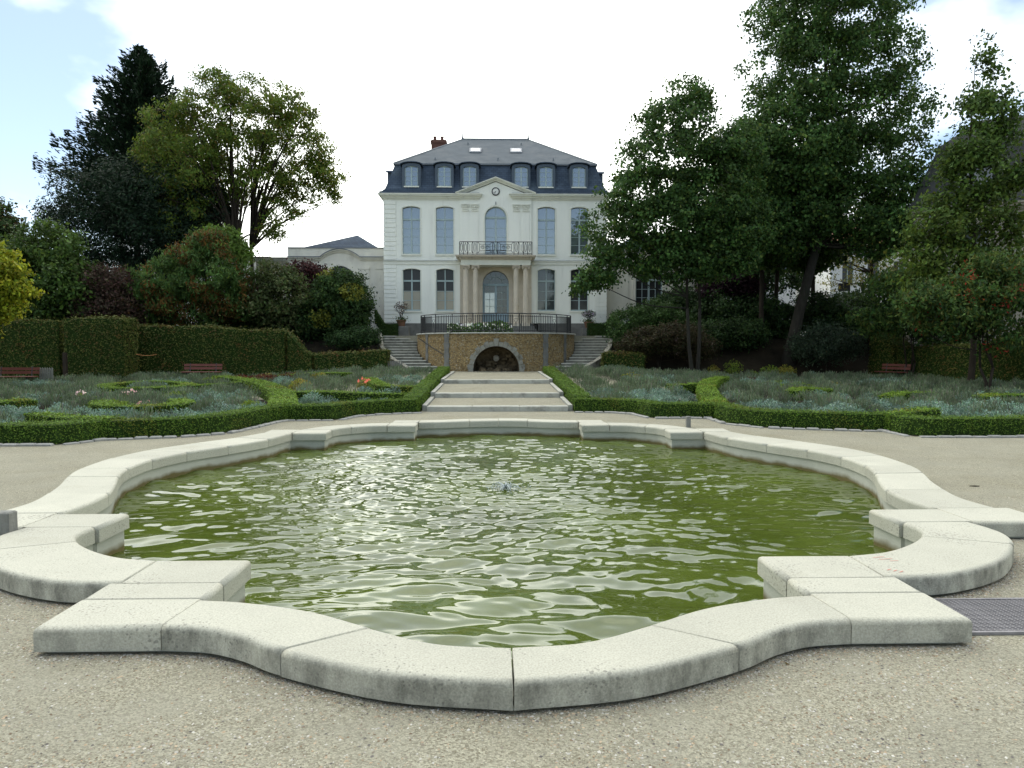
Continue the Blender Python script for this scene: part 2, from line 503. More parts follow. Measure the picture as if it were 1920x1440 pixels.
def coping_mat():
    """pale cast stone: pitted top, dark lichen streaks down the outer faces where rain runs off"""
    m = mat('coping_stone', (0.425, 0.418, 0.345), 0.85, 0.07, 2.0, 0.2, 90, 0.2, col2=(0.37, 0.36, 0.29), f2=0.55, s2=1.1)
    nt = m.node_tree; b = nt.nodes['Principled BSDF']
    tc = nt.nodes.new('ShaderNodeTexCoord'); ge = nt.nodes.new('ShaderNodeNewGeometry')
    prev = b.inputs['Base Color'].links[0].from_socket
    # pits
    vo = nt.nodes.new('ShaderNodeTexVoronoi'); vo.inputs['Scale'].default_value = 34
    nt.links.new(tc.outputs['Object'], vo.inputs['Vector'])
    n5 = nt.nodes.new('ShaderNodeTexNoise'); n5.inputs['Scale'].default_value = 2.1; n5.inputs['Detail'].default_value = 4
    nt.links.new(tc.outputs['Object'], n5.inputs['Vector'])
    pr = nt.nodes.new('ShaderNodeMapRange'); pr.inputs['From Min'].default_value = 0.38; pr.inputs['From Max'].default_value = 0.72
    pr.inputs['To Min'].default_value = 0.0; pr.inputs['To Max'].default_value = 0.40
    nt.links.new(n5.outputs['Fac'], pr.inputs['Value'])
    lt = nt.nodes.new('ShaderNodeMath'); lt.operation = 'LESS_THAN'
    nt.links.new(vo.outputs['Distance'], lt.inputs[0]); nt.links.new(pr.outputs['Result'], lt.inputs[1])
    m1 = nt.nodes.new('ShaderNodeMixRGB'); m1.inputs[2].default_value = (0.24, 0.235, 0.20, 1)
    k1 = nt.nodes.new('ShaderNodeMath'); k1.operation = 'MULTIPLY'; k1.inputs[1].default_value = 0.75
    nt.links.new(lt.outputs[0], k1.inputs[0]); nt.links.new(k1.outputs[0], m1.inputs[0]); nt.links.new(prev, m1.inputs[1])
    # lichen on the steep faces, streaked
    sp = nt.nodes.new('ShaderNodeSeparateXYZ'); nt.links.new(ge.outputs['Normal'], sp.inputs['Vector'])
    st = nt.nodes.new('ShaderNodeMapRange'); st.inputs['From Min'].default_value = 0.93; st.inputs['From Max'].default_value = 0.35
    nt.links.new(sp.outputs['Z'], st.inputs['Value'])
    mp = nt.nodes.new('ShaderNodeMapping'); mp.inputs['Scale'].default_value = (4.5, 4.5, 2.2)
    nt.links.new(tc.outputs['Object'], mp.inputs['Vector'])
    n6 = nt.nodes.new('ShaderNodeTexNoise'); n6.inputs['Scale'].default_value = 1.6; n6.inputs['Detail'].default_value = 7; n6.inputs['Roughness'].default_value = 0.7
    nt.links.new(mp.outputs['Vector'], n6.inputs['Vector'])
    sr = nt.nodes.new('ShaderNodeMapRange'); sr.inputs['From Min'].default_value = 0.38; sr.inputs['From Max'].default_value = 0.66
    sr.inputs['To Max'].default_value = 0.72
    nt.links.new(n6.outputs['Fac'], sr.inputs['Value'])
    mm = nt.nodes.new('ShaderNodeMath'); mm.operation = 'MULTIPLY'
    nt.links.new(st.outputs['Result'], mm.inputs[0]); nt.links.new(sr.outputs['Result'], mm.inputs[1])
    at = nt.nodes.new('ShaderNodeAttribute'); at.attribute_name = 'Outer'
    m3 = nt.nodes.new('ShaderNodeMath'); m3.operation = 'MULTIPLY'
    nt.links.new(mm.outputs[0], m3.inputs[0]); nt.links.new(at.outputs['Fac'], m3.inputs[1])
    m2 = nt.nodes.new('ShaderNodeMixRGB'); m2.inputs[2].default_value = (0.085, 0.085, 0.07, 1)
    nt.links.new(m3.outputs[0], m2.inputs[0]); nt.links.new(m1.outputs['Color'], m2.inputs[1])
    g1 = nt.nodes.new('ShaderNodeTexNoise'); g1.inputs['Scale'].default_value = 95; g1.inputs['Detail'].default_value = 4
    nt.links.new(tc.outputs['Object'], g1.inputs['Vector'])
    g2 = nt.nodes.new('ShaderNodeMapRange'); g2.inputs['From Min'].default_value = 0.32; g2.inputs['From Max'].default_value = 0.68
    g2.inputs['To Min'].default_value = 0.80; g2.inputs['To Max'].default_value = 1.12
    nt.links.new(g1.outputs['Fac'], g2.inputs['Value'])
    g3 = nt.nodes.new('ShaderNodeMixRGB'); g3.blend_type = 'MULTIPLY'; g3.inputs[0].default_value = 1
    nt.links.new(m2.outputs['Color'], g3.inputs[1]); nt.links.new(g2.outputs['Result'], g3.inputs[2])
    # a different tone for each slab
    oi = nt.nodes.new('ShaderNodeObjectInfo')
    g4 = nt.nodes.new('ShaderNodeMapRange'); g4.inputs['To Min'].default_value = 0.92; g4.inputs['To Max'].default_value = 1.05
    nt.links.new(oi.outputs['Random'], g4.inputs['Value'])
    g5 = nt.nodes.new('ShaderNodeMixRGB'); g5.blend_type = 'MULTIPLY'; g5.inputs[0].default_value = 1
    nt.links.new(g3.outputs['Color'], g5.inputs[1]); nt.links.new(g4.outputs['Result'], g5.inputs[2])
    nt.links.new(g5.outputs['Color'], b.inputs['Base Color'])
coping_mat()

def basin_mat():
    """basin wall: pale cement with a brown water line and green algae below"""
    m = mat('basin_wall', (0.40, 0.405, 0.345), 0.85, 0.12, 2.0, 0.2, 40, 0.2, col2=(0.40, 0.40, 0.34), f2=0.5, s2=1.6, stretch=(1, 1, 0.4))
    nt = m.node_tree; b = nt.nodes['Principled BSDF']
    tc = nt.nodes.new('ShaderNodeTexCoord')
    prev = b.inputs['Base Color'].links[0].from_socket
    sp = nt.nodes.new('ShaderNodeSeparateXYZ'); nt.links.new(tc.outputs['Object'], sp.inputs['Vector'])
    nz = nt.nodes.new('ShaderNodeTexNoise'); nz.inputs['Scale'].default_value = 3.5; nz.inputs['Detail'].default_value = 6
    nt.links.new(tc.outputs['Object'], nz.inputs['Vector'])
    ad = nt.nodes.new('ShaderNodeMath'); ad.operation = 'MULTIPLY_ADD'; ad.inputs[1].default_value = 0.12; 
    nt.links.new(nz.outputs['Fac'], ad.inputs[0]); nt.links.new(sp.outputs['Z'], ad.inputs[2])
    mr = nt.nodes.new('ShaderNodeMapRange'); mr.inputs['From Min'].default_value = -0.02; mr.inputs['From Max'].default_value = -0.085
    nt.links.new(ad.outputs[0], mr.inputs['Value'])
    mx = nt.nodes.new('ShaderNodeMixRGB'); mx.inputs[2].default_value = (0.12, 0.10, 0.04, 1)
    nt.links.new(mr.outputs['Result'], mx.inputs[0]); nt.links.new(prev, mx.inputs[1])
    nt.links.new(mx.outputs['Color'], b.inputs['Base Color'])
basin_mat()

def rubble_mat():
    """ochre rubble: small angular stones in pale mortar"""
    m = mat('rubble', (0.4, 0.3, 0.15), 0.9, 0.1, 3)
    nt = m.node_tree; b = nt.nodes['Principled BSDF']
    tc = nt.nodes.new('ShaderNodeTexCoord')
    mp = nt.nodes.new('ShaderNodeMapping'); mp.inputs['Scale'].default_value = (1, 1, 1.25)
    nt.links.new(tc.outputs['Object'], mp.inputs['Vector'])
    vo = nt.nodes.new('ShaderNodeTexVoronoi'); vo.inputs['Scale'].default_value = 12.5
    ve = nt.nodes.new('ShaderNodeTexVoronoi'); ve.feature = 'DISTANCE_TO_EDGE'; ve.inputs['Scale'].default_value = 12.5
    nt.links.new(mp.outputs['Vector'], vo.inputs['Vector']); nt.links.new(mp.outputs['Vector'], ve.inputs['Vector'])
    sep = nt.nodes.new('ShaderNodeSeparateColor'); nt.links.new(vo.outputs['Color'], sep.inputs['Color'])
    rp = nt.nodes.new('ShaderNodeValToRGB')
    rp.color_ramp.elements[0].color = (0.17, 0.115, 0.05, 1); rp.color_ramp.elements[1].color = (0.40, 0.34, 0.22, 1)
    for p, c in ((0.3, (0.30, 0.20, 0.08, 1)), (0.55, (0.40, 0.29, 0.13, 1)), (0.8, (0.30, 0.22, 0.11, 1))):
        e = rp.color_ramp.elements.new(p); e.color = c
    nt.links.new(sep.outputs['Green'], rp.inputs['Fac'])
    er = nt.nodes.new('ShaderNodeMapRange'); er.inputs['From Min'].default_value = 0.03; er.inputs['From Max'].default_value = 0.09
    nt.links.new(ve.outputs['Distance'], er.inputs['Value'])
    mx = nt.nodes.new('ShaderNodeMixRGB'); mx.inputs[1].default_value = (0.20, 0.17, 0.11, 1)
    nt.links.new(er.outputs['Result'], mx.inputs[0]); nt.links.new(rp.outputs['Color'], mx.inputs[2])
    nt.links.new(mx.outputs['Color'], b.inputs['Base Color'])
    bp = nt.nodes.new('ShaderNodeBump'); bp.inputs['Strength'].default_value = 0.9; bp.inputs['Distance'].default_value = 0.05
    nt.links.new(er.outputs['Result'], bp.inputs['Height']); nt.links.new(bp.outputs['Normal'], b.inputs['Normal'])
rubble_mat()

def water_mat():
    """murky green water: algae colour in depth, mirror-smooth skin"""
    m = bpy.data.materials.new('pond_water'); m.use_nodes = True
    nt = m.node_tree; b = nt.nodes['Principled BSDF']
    tc = nt.nodes.new('ShaderNodeTexCoord')
    n1 = nt.nodes.new('ShaderNodeTexNoise'); n1.inputs['Scale'].default_value = 0.7; n1.inputs['Detail'].default_value = 7
    nt.links.new(tc.outputs['Object'], n1.inputs['Vector'])
    rp = nt.nodes.new('ShaderNodeValToRGB')
    rp.color_ramp.elements[0].position = 0.32; rp.color_ramp.elements[1].position = 0.68
    rp.color_ramp.elements[0].color = (0.046, 0.064, 0.010, 1); rp.color_ramp.elements[1].color = (0.082, 0.110, 0.020, 1)
    nt.links.new(n1.outputs['Fac'], rp.inputs['Fac'])
    nt.links.new(rp.outputs['Color'], b.inputs['Base Color'])
    b.inputs['Roughness'].default_value = 0.03
    b.inputs['IOR'].default_value = 1.40
    b.inputs['Specular IOR Level'].default_value = 0.5
    MATS['water'] = m
water_mat()
mat('foam', (0.42, 0.47, 0.46), 0.12, 0.1, 10, 0, 0, 0.6)
# ------------------------------------------------------------------ terrain
def th(x, y):
    """height of the ground"""
    x = np.asarray(x, dtype=float); y = np.asarray(y, dtype=float)
    f = np.clip((np.abs(x) - 4) / 8, 0, 1); f = 1 - 0.6 * f * f * (3 - 2 * f)
    z = np.clip((y - 20) * 0.041, 0, 0.615) * f
    bank = np.clip((y - 36.0) / 4.8, 0, 1); bank = bank * bank * (3 - 2 * bank)
    side = np.clip((np.abs(x) - 6.45) / 1.2, 0, 1)
    return z + (2.48 - z) * bank * side

# ------------------------------------------------------------------ outline of the basin, right half (mirrored)
A_I = [(0, 3.76), (.4, 3.82), (.79, 4.04)];                     A_O = [(0, 3.35), (.62, 3.46), (1.22, 3.74)]
B_I = [(.79, 4.04), (1.19, 4.30), (1.62, 4.46), (1.95, 4.52)];  B_O = [(1.22, 3.74), (1.48, 3.92), (1.73, 4.04), (2.0, 4.08)]
F_I = [(2.63, 5.39), (2.95, 5.48), (3.26, 5.68), (3.52, 5.93)]; F_O = [(2.63, 4.87), (3.14, 4.93), (3.70, 5.22), (4.13, 5.66)]
G_I = [(3.52, 5.93), (3.65, 6.15), (3.65, 6.41)];               G_O = [(4.13, 5.66), (4.29, 5.95), (4.31, 6.18), (4.27, 6.41)]
S_I = [(4.29, 6.98), (4.26, 7.40), (4.33, 7.92), (4.53, 8.45), (4.76, 8.97), (4.95, 9.57), (5.01, 10.37), (4.83, 11.11), (4.46, 11.82), (4.08, 12.7), (3.93, 13.62)]
S_O = [(4.93, 6.98), (4.90, 7.45), (5.02, 7.95), (5.20, 8.48), (5.42, 9.0), (5.60, 9.6), (5.68, 10.5), (5.56, 11.35), (5.18, 12.2), (4.74, 12.95), (4.48, 13.62)]
S_J = [0, 2, 4, 5, 6, 7, 8, 9, 10]        # joints
Q_I = [(3.29, 14.15), (3.2, 14.4), (3.01, 14.62)];  Q_O = [(3.92, 14.15), (3.62, 14.75), (3.18, 15.13)]
R_I = [(3.01, 14.62), (2.70, 14.86), (2.33, 14.93)]; R_O = [(3.18, 15.13), (2.75, 15.38), (2.33, 15.45)]
U_I = [(1.74, 15.57), (1.2, 15.64), (.64, 15.84)];  U_O = [(1.74, 16.0), (1.25, 16.10), (.68, 16.33)]
V_I = [(.64, 15.84), (.3, 15.92), (0, 15.94)];      V_O = [(.68, 16.33), (.3, 16.40), (0, 16.41)]

def sub(pts, i, j, n=5):
    full = catmull(pts, n)
    return full[i * n: j * n + 1]

stones = []          # (inner pts, outer pts)  strip stones;  or ('rect', x0,x1,y0,y1, exposed edges)
for I, O in ((A_I, A_O), (B_I, B_O), (F_I, F_O), (G_I, G_O), (Q_I, Q_O), (R_I, R_O), (U_I, U_O), (V_I, V_O)):
    stones.append((catmull(I, 6), catmull(O, 6)))
# the front arc reads as one curve across its joints
arcI = catmull(A_I + B_I[1:], 6); arcO = catmull(A_O + B_O[1:], 6)
stones[0] = (arcI[:13], arcO[:13]); stones[1] = (arcI[12:], arcO[12:])
lobI = catmull(F_I + G_I[1:], 6); lobO = catmull(F_O + G_O[1:], 6)
stones[2] = (lobI[:19], lobO[:19]); stones[3] = (lobI[18:], lobO[18:])
for a, b in zip(S_J[:-1], S_J[1:]):
    stones.append((sub(S_I, a, b), sub(S_O, a, b)))
quads = [  # corner blocks: four corners counter-clockwise, and which of the four edges are exposed
    ([(1.95, 4.53), (2.0, 4.08), (2.72, 4.08), (2.72, 4.53)], (0, 1, 1, 0)),
    ([(1.93, 4.54), (2.71, 4.54), (2.71, 4.84), (1.93, 4.84)], (0, 1, 0, 1)),
    ([(1.93, 4.85), (2.62, 4.85), (2.62, 5.39), (1.93, 5.39)], (0, 0, 1, 1)),
    ([(3.62, 6.42), (4.30, 6.42), (4.30, 6.95), (3.62, 6.95)], (0, 0, 1, 1)),
    ([(4.31, 6.42), (5.06, 6.42), (5.06, 6.97), (4.31, 6.97)], (1, 1, 0, 0)),
    ([(3.29, 13.63), (3.92, 13.63), (3.92, 14.14), (3.29, 14.14)], (1, 0, 0, 1)),
    ([(3.93, 13.63), (4.48, 13.63), (4.50, 14.2), (3.93, 14.2)], (0, 1, 1, 0)),
    ([(1.74, 14.93), (2.32, 14.93), (2.32, 15.45), (1.74, 15.45)], (1, 0, 0, 1)),
    ([(1.75, 15.46), (2.32, 15.46), (2.32, 16.0), (1.75, 16.0)], (0, 1, 1, 0)),
]
inner_half = (arcI + [(1.93, 4.54), (1.93, 5.39)] + lobI + [(3.62, 6.42), (3.62, 6.95)] + catmull(S_I, 5) +
              [(3.29, 13.63)] + catmull(Q_I, 6) + catmull(R_I, 6)[1:] + [(1.74, 14.93)] + catmull(U_I, 6) + catmull(V_I, 6)[1:])
outer_half = (arcO + [(2.72, 4.08), (2.72, 4.86)] + lobO + [(5.06, 6.42), (5.06, 6.97)] + catmull(S_O, 5) +
              [(4.50, 14.2), (3.92, 14.15)] + catmull(Q_O, 6)[1:] + catmull(R_O, 6)[1:] + [(2.32, 16.0)] + catmull(U_O, 6) + catmull(V_O, 6)[1:])
def close(half):
    p = []
    for q in half + [(-x, y) for x, y in reversed(half)]:
        if not p or (abs(p[-1][0]-q[0]) + abs(p[-1][1]-q[1])) > 0.02: p.append(q)
    if abs(p[0][0]-p[-1][0]) + abs(p[0][1]-p[-1][1]) < 0.02: p.pop()
    return p
INNER = close(inner_half); OUTER = close(outer_half)
if poly_area(INNER) < 0: INNER.reverse()
if poly_area(OUTER) < 0: OUTER.reverse()
HOLE = offset_poly(INNER, -0.22)

# ------------------------------------------------------------------ ground: one sheet out to the horizon, open where the basin is sunk
def build_ground():
    bm = bmesh.new()
    YF = 18.0
    xs = [-900, -300, -120, -60] + list(np.arange(-40, 40.1, 1.0)) + [60, 120, 300, 900]
    rows = list(np.arange(YF, 60.1, 1.0)) + [70, 90, 130, 220, 500, 1800]
    grid = []
    for y in rows:
        zz = th(np.array(xs), np.full(len(xs), y))
        grid.append([bm.verts.new((x, y, z)) for x, z in zip(xs, zz)])
    for a, b in zip(grid[:-1], grid[1:]):
        for i in range(len(xs) - 1):
            bm.faces.new((a[i], a[i+1], b[i+1], b[i]))
    loops = [[Vector((x, YF, 0)) for x in xs] + [Vector((900, -300, 0)), Vector((-900, -300, 0))], [Vector((x, y, 0)) for x, y in HOLE]]
    tris = tessellate_polygon(loops)
    flat = [v for l in loops for v in l]
    nv = list(grid[0]) + [bm.verts.new(v) for v in flat[len(xs):]]
    for t in tris:
        try:
            f = bm.faces.new([nv[i] for i in t])
        except ValueError:
            pass
    bmesh.ops.recalc_face_normals(bm, faces=bm.faces)
    me = bpy.data.meshes.new('ground')
    for f in bm.faces:
        c = f.calc_center_median()
        f.material_index = 1 if (c.y > 35.6 or abs(c.x) > 24 and c.y > 18) else 0
        if f.normal.z < 0: f.normal_flip()
    bm.to_mesh(me); bm.free()
    me.materials.append(M('gravel')); me.materials.append(M('soil'))
    o = link('ground', me)
    tag(o, 'pale beige gravel court around the pond rising to the garden', kind='structure')
build_ground()

# ------------------------------------------------------------------ basin
def coping(poly, radii, outerflag, T=0.17, z0=0.025):
    """one coping stone: polygon counter-clockwise, a rounding radius for each edge"""
    R = 0.036
    layers = [(0.0, z0), (0.0, T - R)]
    for k in range(1, 6):
        a = k / 5 * PI / 2
        layers.append((1 - math.cos(a), T - R + R * math.sin(a)))
    # small edges follow the same heights, with their own inset
    n = len(poly); vs = []
    for o, z in layers:
        q = offset_poly(poly, [o * r for r in radii])
        vs += [(x, y, z) for x, y in q]
    fs = [tuple(reversed(range(n))), tuple((len(layers)-1)*n + i for i in range(n))]
    for l in range(len(layers) - 1):
        for i in range(n):
            j = (i + 1) % n
            fs.append((l*n+i, l*n+j, (l+1)*n+j, (l+1)*n+i))
    me = bpy.data.meshes.new('stone'); me.from_pydata(vs, [], fs); me.materials.append(M('coping_stone'))
    at = me.attributes.new('Outer', 'FLOAT', 'POINT')
    vals = []
    for l in range(len(layers)):
        vals += [outerflag[i] for i in range(n)]
    at.data.foreach_set('value', vals)
    sm = [False, False] + [1 <= l for l in range(len(layers)-1) for i in range(n)]
    me.polygons.foreach_set('use_smooth', sm)
    me.update()
    return me

basin = empty('pond_basin', (0, 9.9, 0), 'pale stone rim of the scalloped garden pond with rounded coping', 'pond')
basin_off = (0, -9.9, 0)
def strip_stone(I, O, sgn):
    I = [(x * sgn, y) for x, y in I]; O = [(x * sgn, y) for x, y in O]
    g = 0.0035
    def shrink(a, b):      # pull the end section back a little, so that joints show
        ax, ay = a; bx, by = b
        d = math.hypot(bx-ax, by-ay)
        return (ax + (bx-ax) * g / d, ay + (by-ay) * g / d)
    I = [shrink(I[0], I[1])] + I[1:-1] + [shrink(I[-1], I[-2])]
    O = [shrink(O[0], O[1])] + O[1:-1] + [shrink(O[-1], O[-2])]
    poly = O + list(reversed(I))
    nO = len(O)
    kind = ['o'] * (nO - 1) + ['j'] + ['i'] * (len(I) - 1) + ['j']
    flag = [1.0] * nO + [0.0] * len(I)
    if poly_area(poly) < 0:
        poly = list(reversed(poly)); flag = list(reversed(flag))
        kind = list(reversed(kind)); kind = kind[1:] + kind[:1]
    rad = [0.038 if k == 'o' else 0.036 if k == 'i' else 0.004 for k in kind]
    return poly, rad, flag
cs = []
for sgn in (1, -1):
    for I, O in stones:
        p, r, fl = strip_stone(I, O, sgn)
        c = link('coping_stone', coping(p, r, fl), basin); c.location = basin_off; cs.append(c)
    for q, ex in quads:
        p = [(x * sgn, y) for x, y in q]; e = list(ex)
        if sgn < 0:
            p = list(reversed(p)); e = [e[2], e[1], e[0], e[3]]
        p = offset_poly(p, [0.0 if k else 0.003 for k in e])
        cy = sum(y for x, y in q) / 4
        rad = [0.037 if k else 0.004 for k in e]
        fl = [1.0 if (abs(x) > 2.3 and y < 4.9) or y > 15.9 or (abs(x) > 4.6) else 0.0 for x, y in p]
        c = link('coping_stone', coping(p, rad, fl), basin); c.location = basin_off; cs.append(c)
random.seed(3)
for c in cs:      # slabs settle unevenly
    c.location.z += random.uniform(-0.003, 0.003)
# walls under the coping
WALL_IN = offset_poly(INNER, -0.035); WALL_OUT = offset_poly(OUTER, 0.05)
mb = MB()
for poly, rev in ((WALL_IN, True), (WALL_OUT, False)):
    n = len(poly)
    z0 = -0.75 if rev else -0.2
    vs = [(x, y, z0) for x, y in poly] + [(x, y, 0.024) for x, y in poly]
    fs = []
    for i in range(n):
        j = (i + 1) % n
        fs.append((i, n+i, n+j, j) if rev else (i, j, n+j, n+i))
    mb.add(vs, fs)
w = mb.build('basin_wall', M('basin_wall'), basin, fix=False); w.location = basin_off
mb = MB(); n = len(WALL_IN)
mb.add([(x, y, -0.72) for x, y in WALL_IN], [tuple(range(n))])
w = mb.build('basin_floor', M('soil'), basin, fix=False); w.location = basin_off
# red paint strokes on the right rim
for (x, y, L, a) in ((2.78, 5.30, .10, 12), (2.80, 5.25, .11, 10), (2.86, 5.21, .07, 8), (2.72, 4.99, .05, 35), (2.75, 4.965, .05, 35), (2.78, 4.94, .05, 35)):
    ca, sa = math.cos(math.radians(a)), math.sin(math.radians(a)); wd = 0.006
    mb = MB(); mb.add([(x, y, .1735), (x+L*ca, y+L*sa, .1735), (x+L*ca-wd*sa, y+L*sa+wd*ca, .1735), (x-wd*sa, y+wd*ca, .1735)], [(0, 1, 2, 3)])
    w = mb.build('paint_mark', M('red_paint'), basin, fix=False); w.location = basin_off

# ------------------------------------------------------------------ water, its waves modelled
WATER_Z = -0.17
FX, FY = 0.06, 9.75
def build_water():
    st = 0.028
    xs = np.arange(-5.3, 5.3, st); ys = np.arange(3.6, 16.2, st)
    X, Y = np.meshgrid(xs, ys)
    r = np.hypot(X - FX, Y - FY) + 1e-3
    rng = np.random.default_rng(11)
    H = np.zeros_like(X)
    # warp, so that crests wander
    wx = 0.35 * np.sin(0.9 * X + 0.7 * Y + 1.0) + 0.22 * np.sin(1.9 * Y - 1.1 * X + 2.0)
    wy = 0.35 * np.sin(0.8 * Y - 0.6 * X + 0.4) + 0.22 * np.sin(1.7 * X + 1.3 * Y)
    Xw = X + 0.5 * wx; Yw = Y + 0.5 * wy
    near = np.clip((r - 1.2) / 4.5, 0, 1)
    for k in range(90):
        lam = 0.11 * (1.0 / 0.11) ** rng.random()
        th_ = rng.normal(PI / 2, 0.52)
        ph = rng.random() * 2 * PI
        kx, ky = 2 * PI / lam * math.cos(th_), 2 * PI / lam * math.sin(th_)
        slope = 0.0245 * (0.6 + 0.8 * rng.random())
        fade = (0.42 + 0.58 * near) if lam > 0.4 else (1.1 - 0.5 * near)
        H += slope * lam / (2 * PI) * np.sin(kx * Xw + ky * Yw + ph) * fade
    # rings spreading from the jet, broken up
    for lam, a in ((0.34, 0.075), (0.21, 0.085), (0.13, 0.09), (0.52, 0.05)):
        br = 0.6 + 0.4 * np.sin(3.1 * np.arctan2(Y - FY, X - FX) + 2.0 * np.sin(2.1 * X + 1.7 * Y))
        H += a * lam / (2 * PI) * np.sin(2 * PI * (r + 0.12 * np.sin(2.3 * X + 1.1) + 0.1 * np.sin(2.9 * Y)) / lam + rng.random() * 6) * br * np.exp(-r / 2.2)
    for k in range(26):      # chop
        lam = 0.09 * (0.24 / 0.09) ** rng.random()
        th_ = rng.normal(PI / 2, 1.0); ph = rng.random() * 6.28
        kx, ky = 2 * PI / lam * math.cos(th_), 2 * PI / lam * math.sin(th_)
        H += 0.036 * lam / (2 * PI) * np.sin(kx * Xw + ky * Yw + ph) * (0.16 + 0.95 * np.exp(-(r / 3.2) ** 2))
    keep = in_poly(0.25 * (X[:-1, :-1] + X[1:, :-1] + X[:-1, 1:] + X[1:, 1:]), 0.25 * (Y[:-1, :-1] + Y[1:, :-1] + Y[:-1, 1:] + Y[1:, 1:]), offset_poly(INNER, -0.05))
    idx = np.arange(X.size).reshape(X.shape)
    q = np.stack([idx[:-1, :-1], idx[:-1, 1:], idx[1:, 1:], idx[1:, :-1]], -1)[keep]
    used = np.unique(q); remap = np.full(X.size, -1); remap[used] = np.arange(len(used))
    V = np.stack([X.ravel(), Y.ravel(), WATER_Z + H.ravel()], -1)[used]
    o = link('water', np_mesh(V, remap[q], M('water'), smooth=True))
    tag(o, 'rippling green pond water reflecting the white sky', kind='structure')
build_water()

# bubbling jet in the middle
jet = empty('fountain_jet', (FX, FY, WATER_Z), 'small white bubbling jet in the middle of the pond', 'fountain')
rng = np.random.default_rng(5)
mb = MB()
for k in range(26):
    a = rng.random() * 2 * PI; L = 0.06 + 0.16 * rng.random(); h = 0.03 + 0.07 * rng.random()
    pts = [(L * t * math.cos(a), L * t * math.sin(a), h * 4 * t * (1 - t) * 0.9 + 0.01) for t in np.linspace(0, 1, 7)]
    mb.tube(pts, [0.006, 0.006, 0.005, 0.005, 0.004, 0.004, 0.005], 5)
mb.build('spout', M('foam'), jet, True)
mb = MB()
for k in range(150):
    a = rng.random() * 2 * PI; R = abs(rng.normal(0, 0.2)); z = 0.012 + abs(rng.normal(0, 0.05)) * math.exp(-R * 3)
    s = 0.004 + 0.006 * rng.random()
    c = (R * math.cos(a), R * math.sin(a), z)
    mb.lathe([(0.001, -s), (s * .8, -s * .5), (s, 0), (s * .8, s * .5), (0.001, s)], 5, c)
tag(mb.build('droplets', M('foam'), jet, True), kind='stuff')

# ------------------------------------------------------------------ loose gravel
def scatter_pebbles():
    rng = np.random.default_rng(21)
    n = 100000
    d = 1.9 + 6.5 * rng.random(n) ** 1.5
    x = (rng.random(n) * 2 - 1) * (0.85 * d + 0.3); y = d
    keep = ~in_poly(x, y, offset_poly(OUTER, 0.03))
    clump = np.sin(2.3 * x + 1.1 * np.sin(1.7 * y)) * np.sin(2.9 * y + 0.8 * np.sin(2.2 * x)) + 0.5 * np.sin(6.1 * x + 2) * np.sin(5.3 * y + 1)
    keep &= rng.random(n) < 0.5 + 0.4 * clump
    x = x[keep]; y = y[keep]
    # grit kicked up against the rim
    seg = np.array(OUTER); nx_ = np.roll(seg, -1, 0); near_ = (seg[:, 1] < 8)
    a_ = seg[near_]; b_ = nx_[near_]; L_ = np.linalg.norm(b_ - a_, axis=1)
    i_ = rng.choice(len(a_), 9000, p=L_ / L_.sum()); t_ = rng.random(9000)[:, None]
    e_ = (b_ - a_)[i_] / L_[i_][:, None]; d_ = np.abs(rng.normal(0, .07, 9000))[:, None] - .02
    q_ = a_[i_] + (b_ - a_)[i_] * t_ + np.stack([e_[:, 1], -e_[:, 0]], -1) * d_
    x = np.concatenate([x, q_[:, 0]]); y = np.concatenate([y, q_[:, 1]]); n = len(x)
    s = 0.0032 + 0.0060 * rng.random(n) ** 2.2
    s[rng.random(n) < 0.003] *= 1.7
    base = np.array([[1, 0, 0], [0.1, 1, 0], [-1, 0.1, 0], [0, -1, 0], [0.1, 0.05, 0.75]], dtype=float)
    a = rng.random(n) * 6.28
    sc = np.stack([s * (0.8 + 0.6 * rng.random(n)), s * (0.7 + 0.4 * rng.random(n)), s * (0.6 + 0.4 * rng.random(n))], -1)
    V = base[None] * sc[:, None, :]
    ca, sa = np.cos(a)[:, None], np.sin(a)[:, None]
    V = np.stack([V[..., 0] * ca - V[..., 1] * sa, V[..., 0] * sa + V[..., 1] * ca, V[..., 2]], -1)
    V += np.stack([x, y, s * 0.05], -1)[:, None, :]
    F = np.array([[0, 1, 4], [1, 2, 4], [2, 3, 4], [3, 0, 4]])      # the under side lies in the gravel
    Q = (F[None] + (np.arange(n) * 5)[:, None, None]).reshape(-1, 3)
    pal = np.array([[.34, .32, .26], [.39, .375, .33], [.22, .19, .15], [.30, .23, .15], [.44, .425, .38], [.12, .11, .10], [.16, .12, .08], [.38, .30, .21]])
    c = pal[rng.integers(0, len(pal), n)] * 0.95 * (0.85 + 0.4 * rng.random((n, 1)))
    o = link('gravel_stones', np_mesh(V.reshape(-1, 3), Q, M('pebble'), np.repeat(c, 5, 0)))
    tag(o, 'loose small pebbles scattered over the gravel court', 'gravel', kind='stuff')
scatter_pebbles()
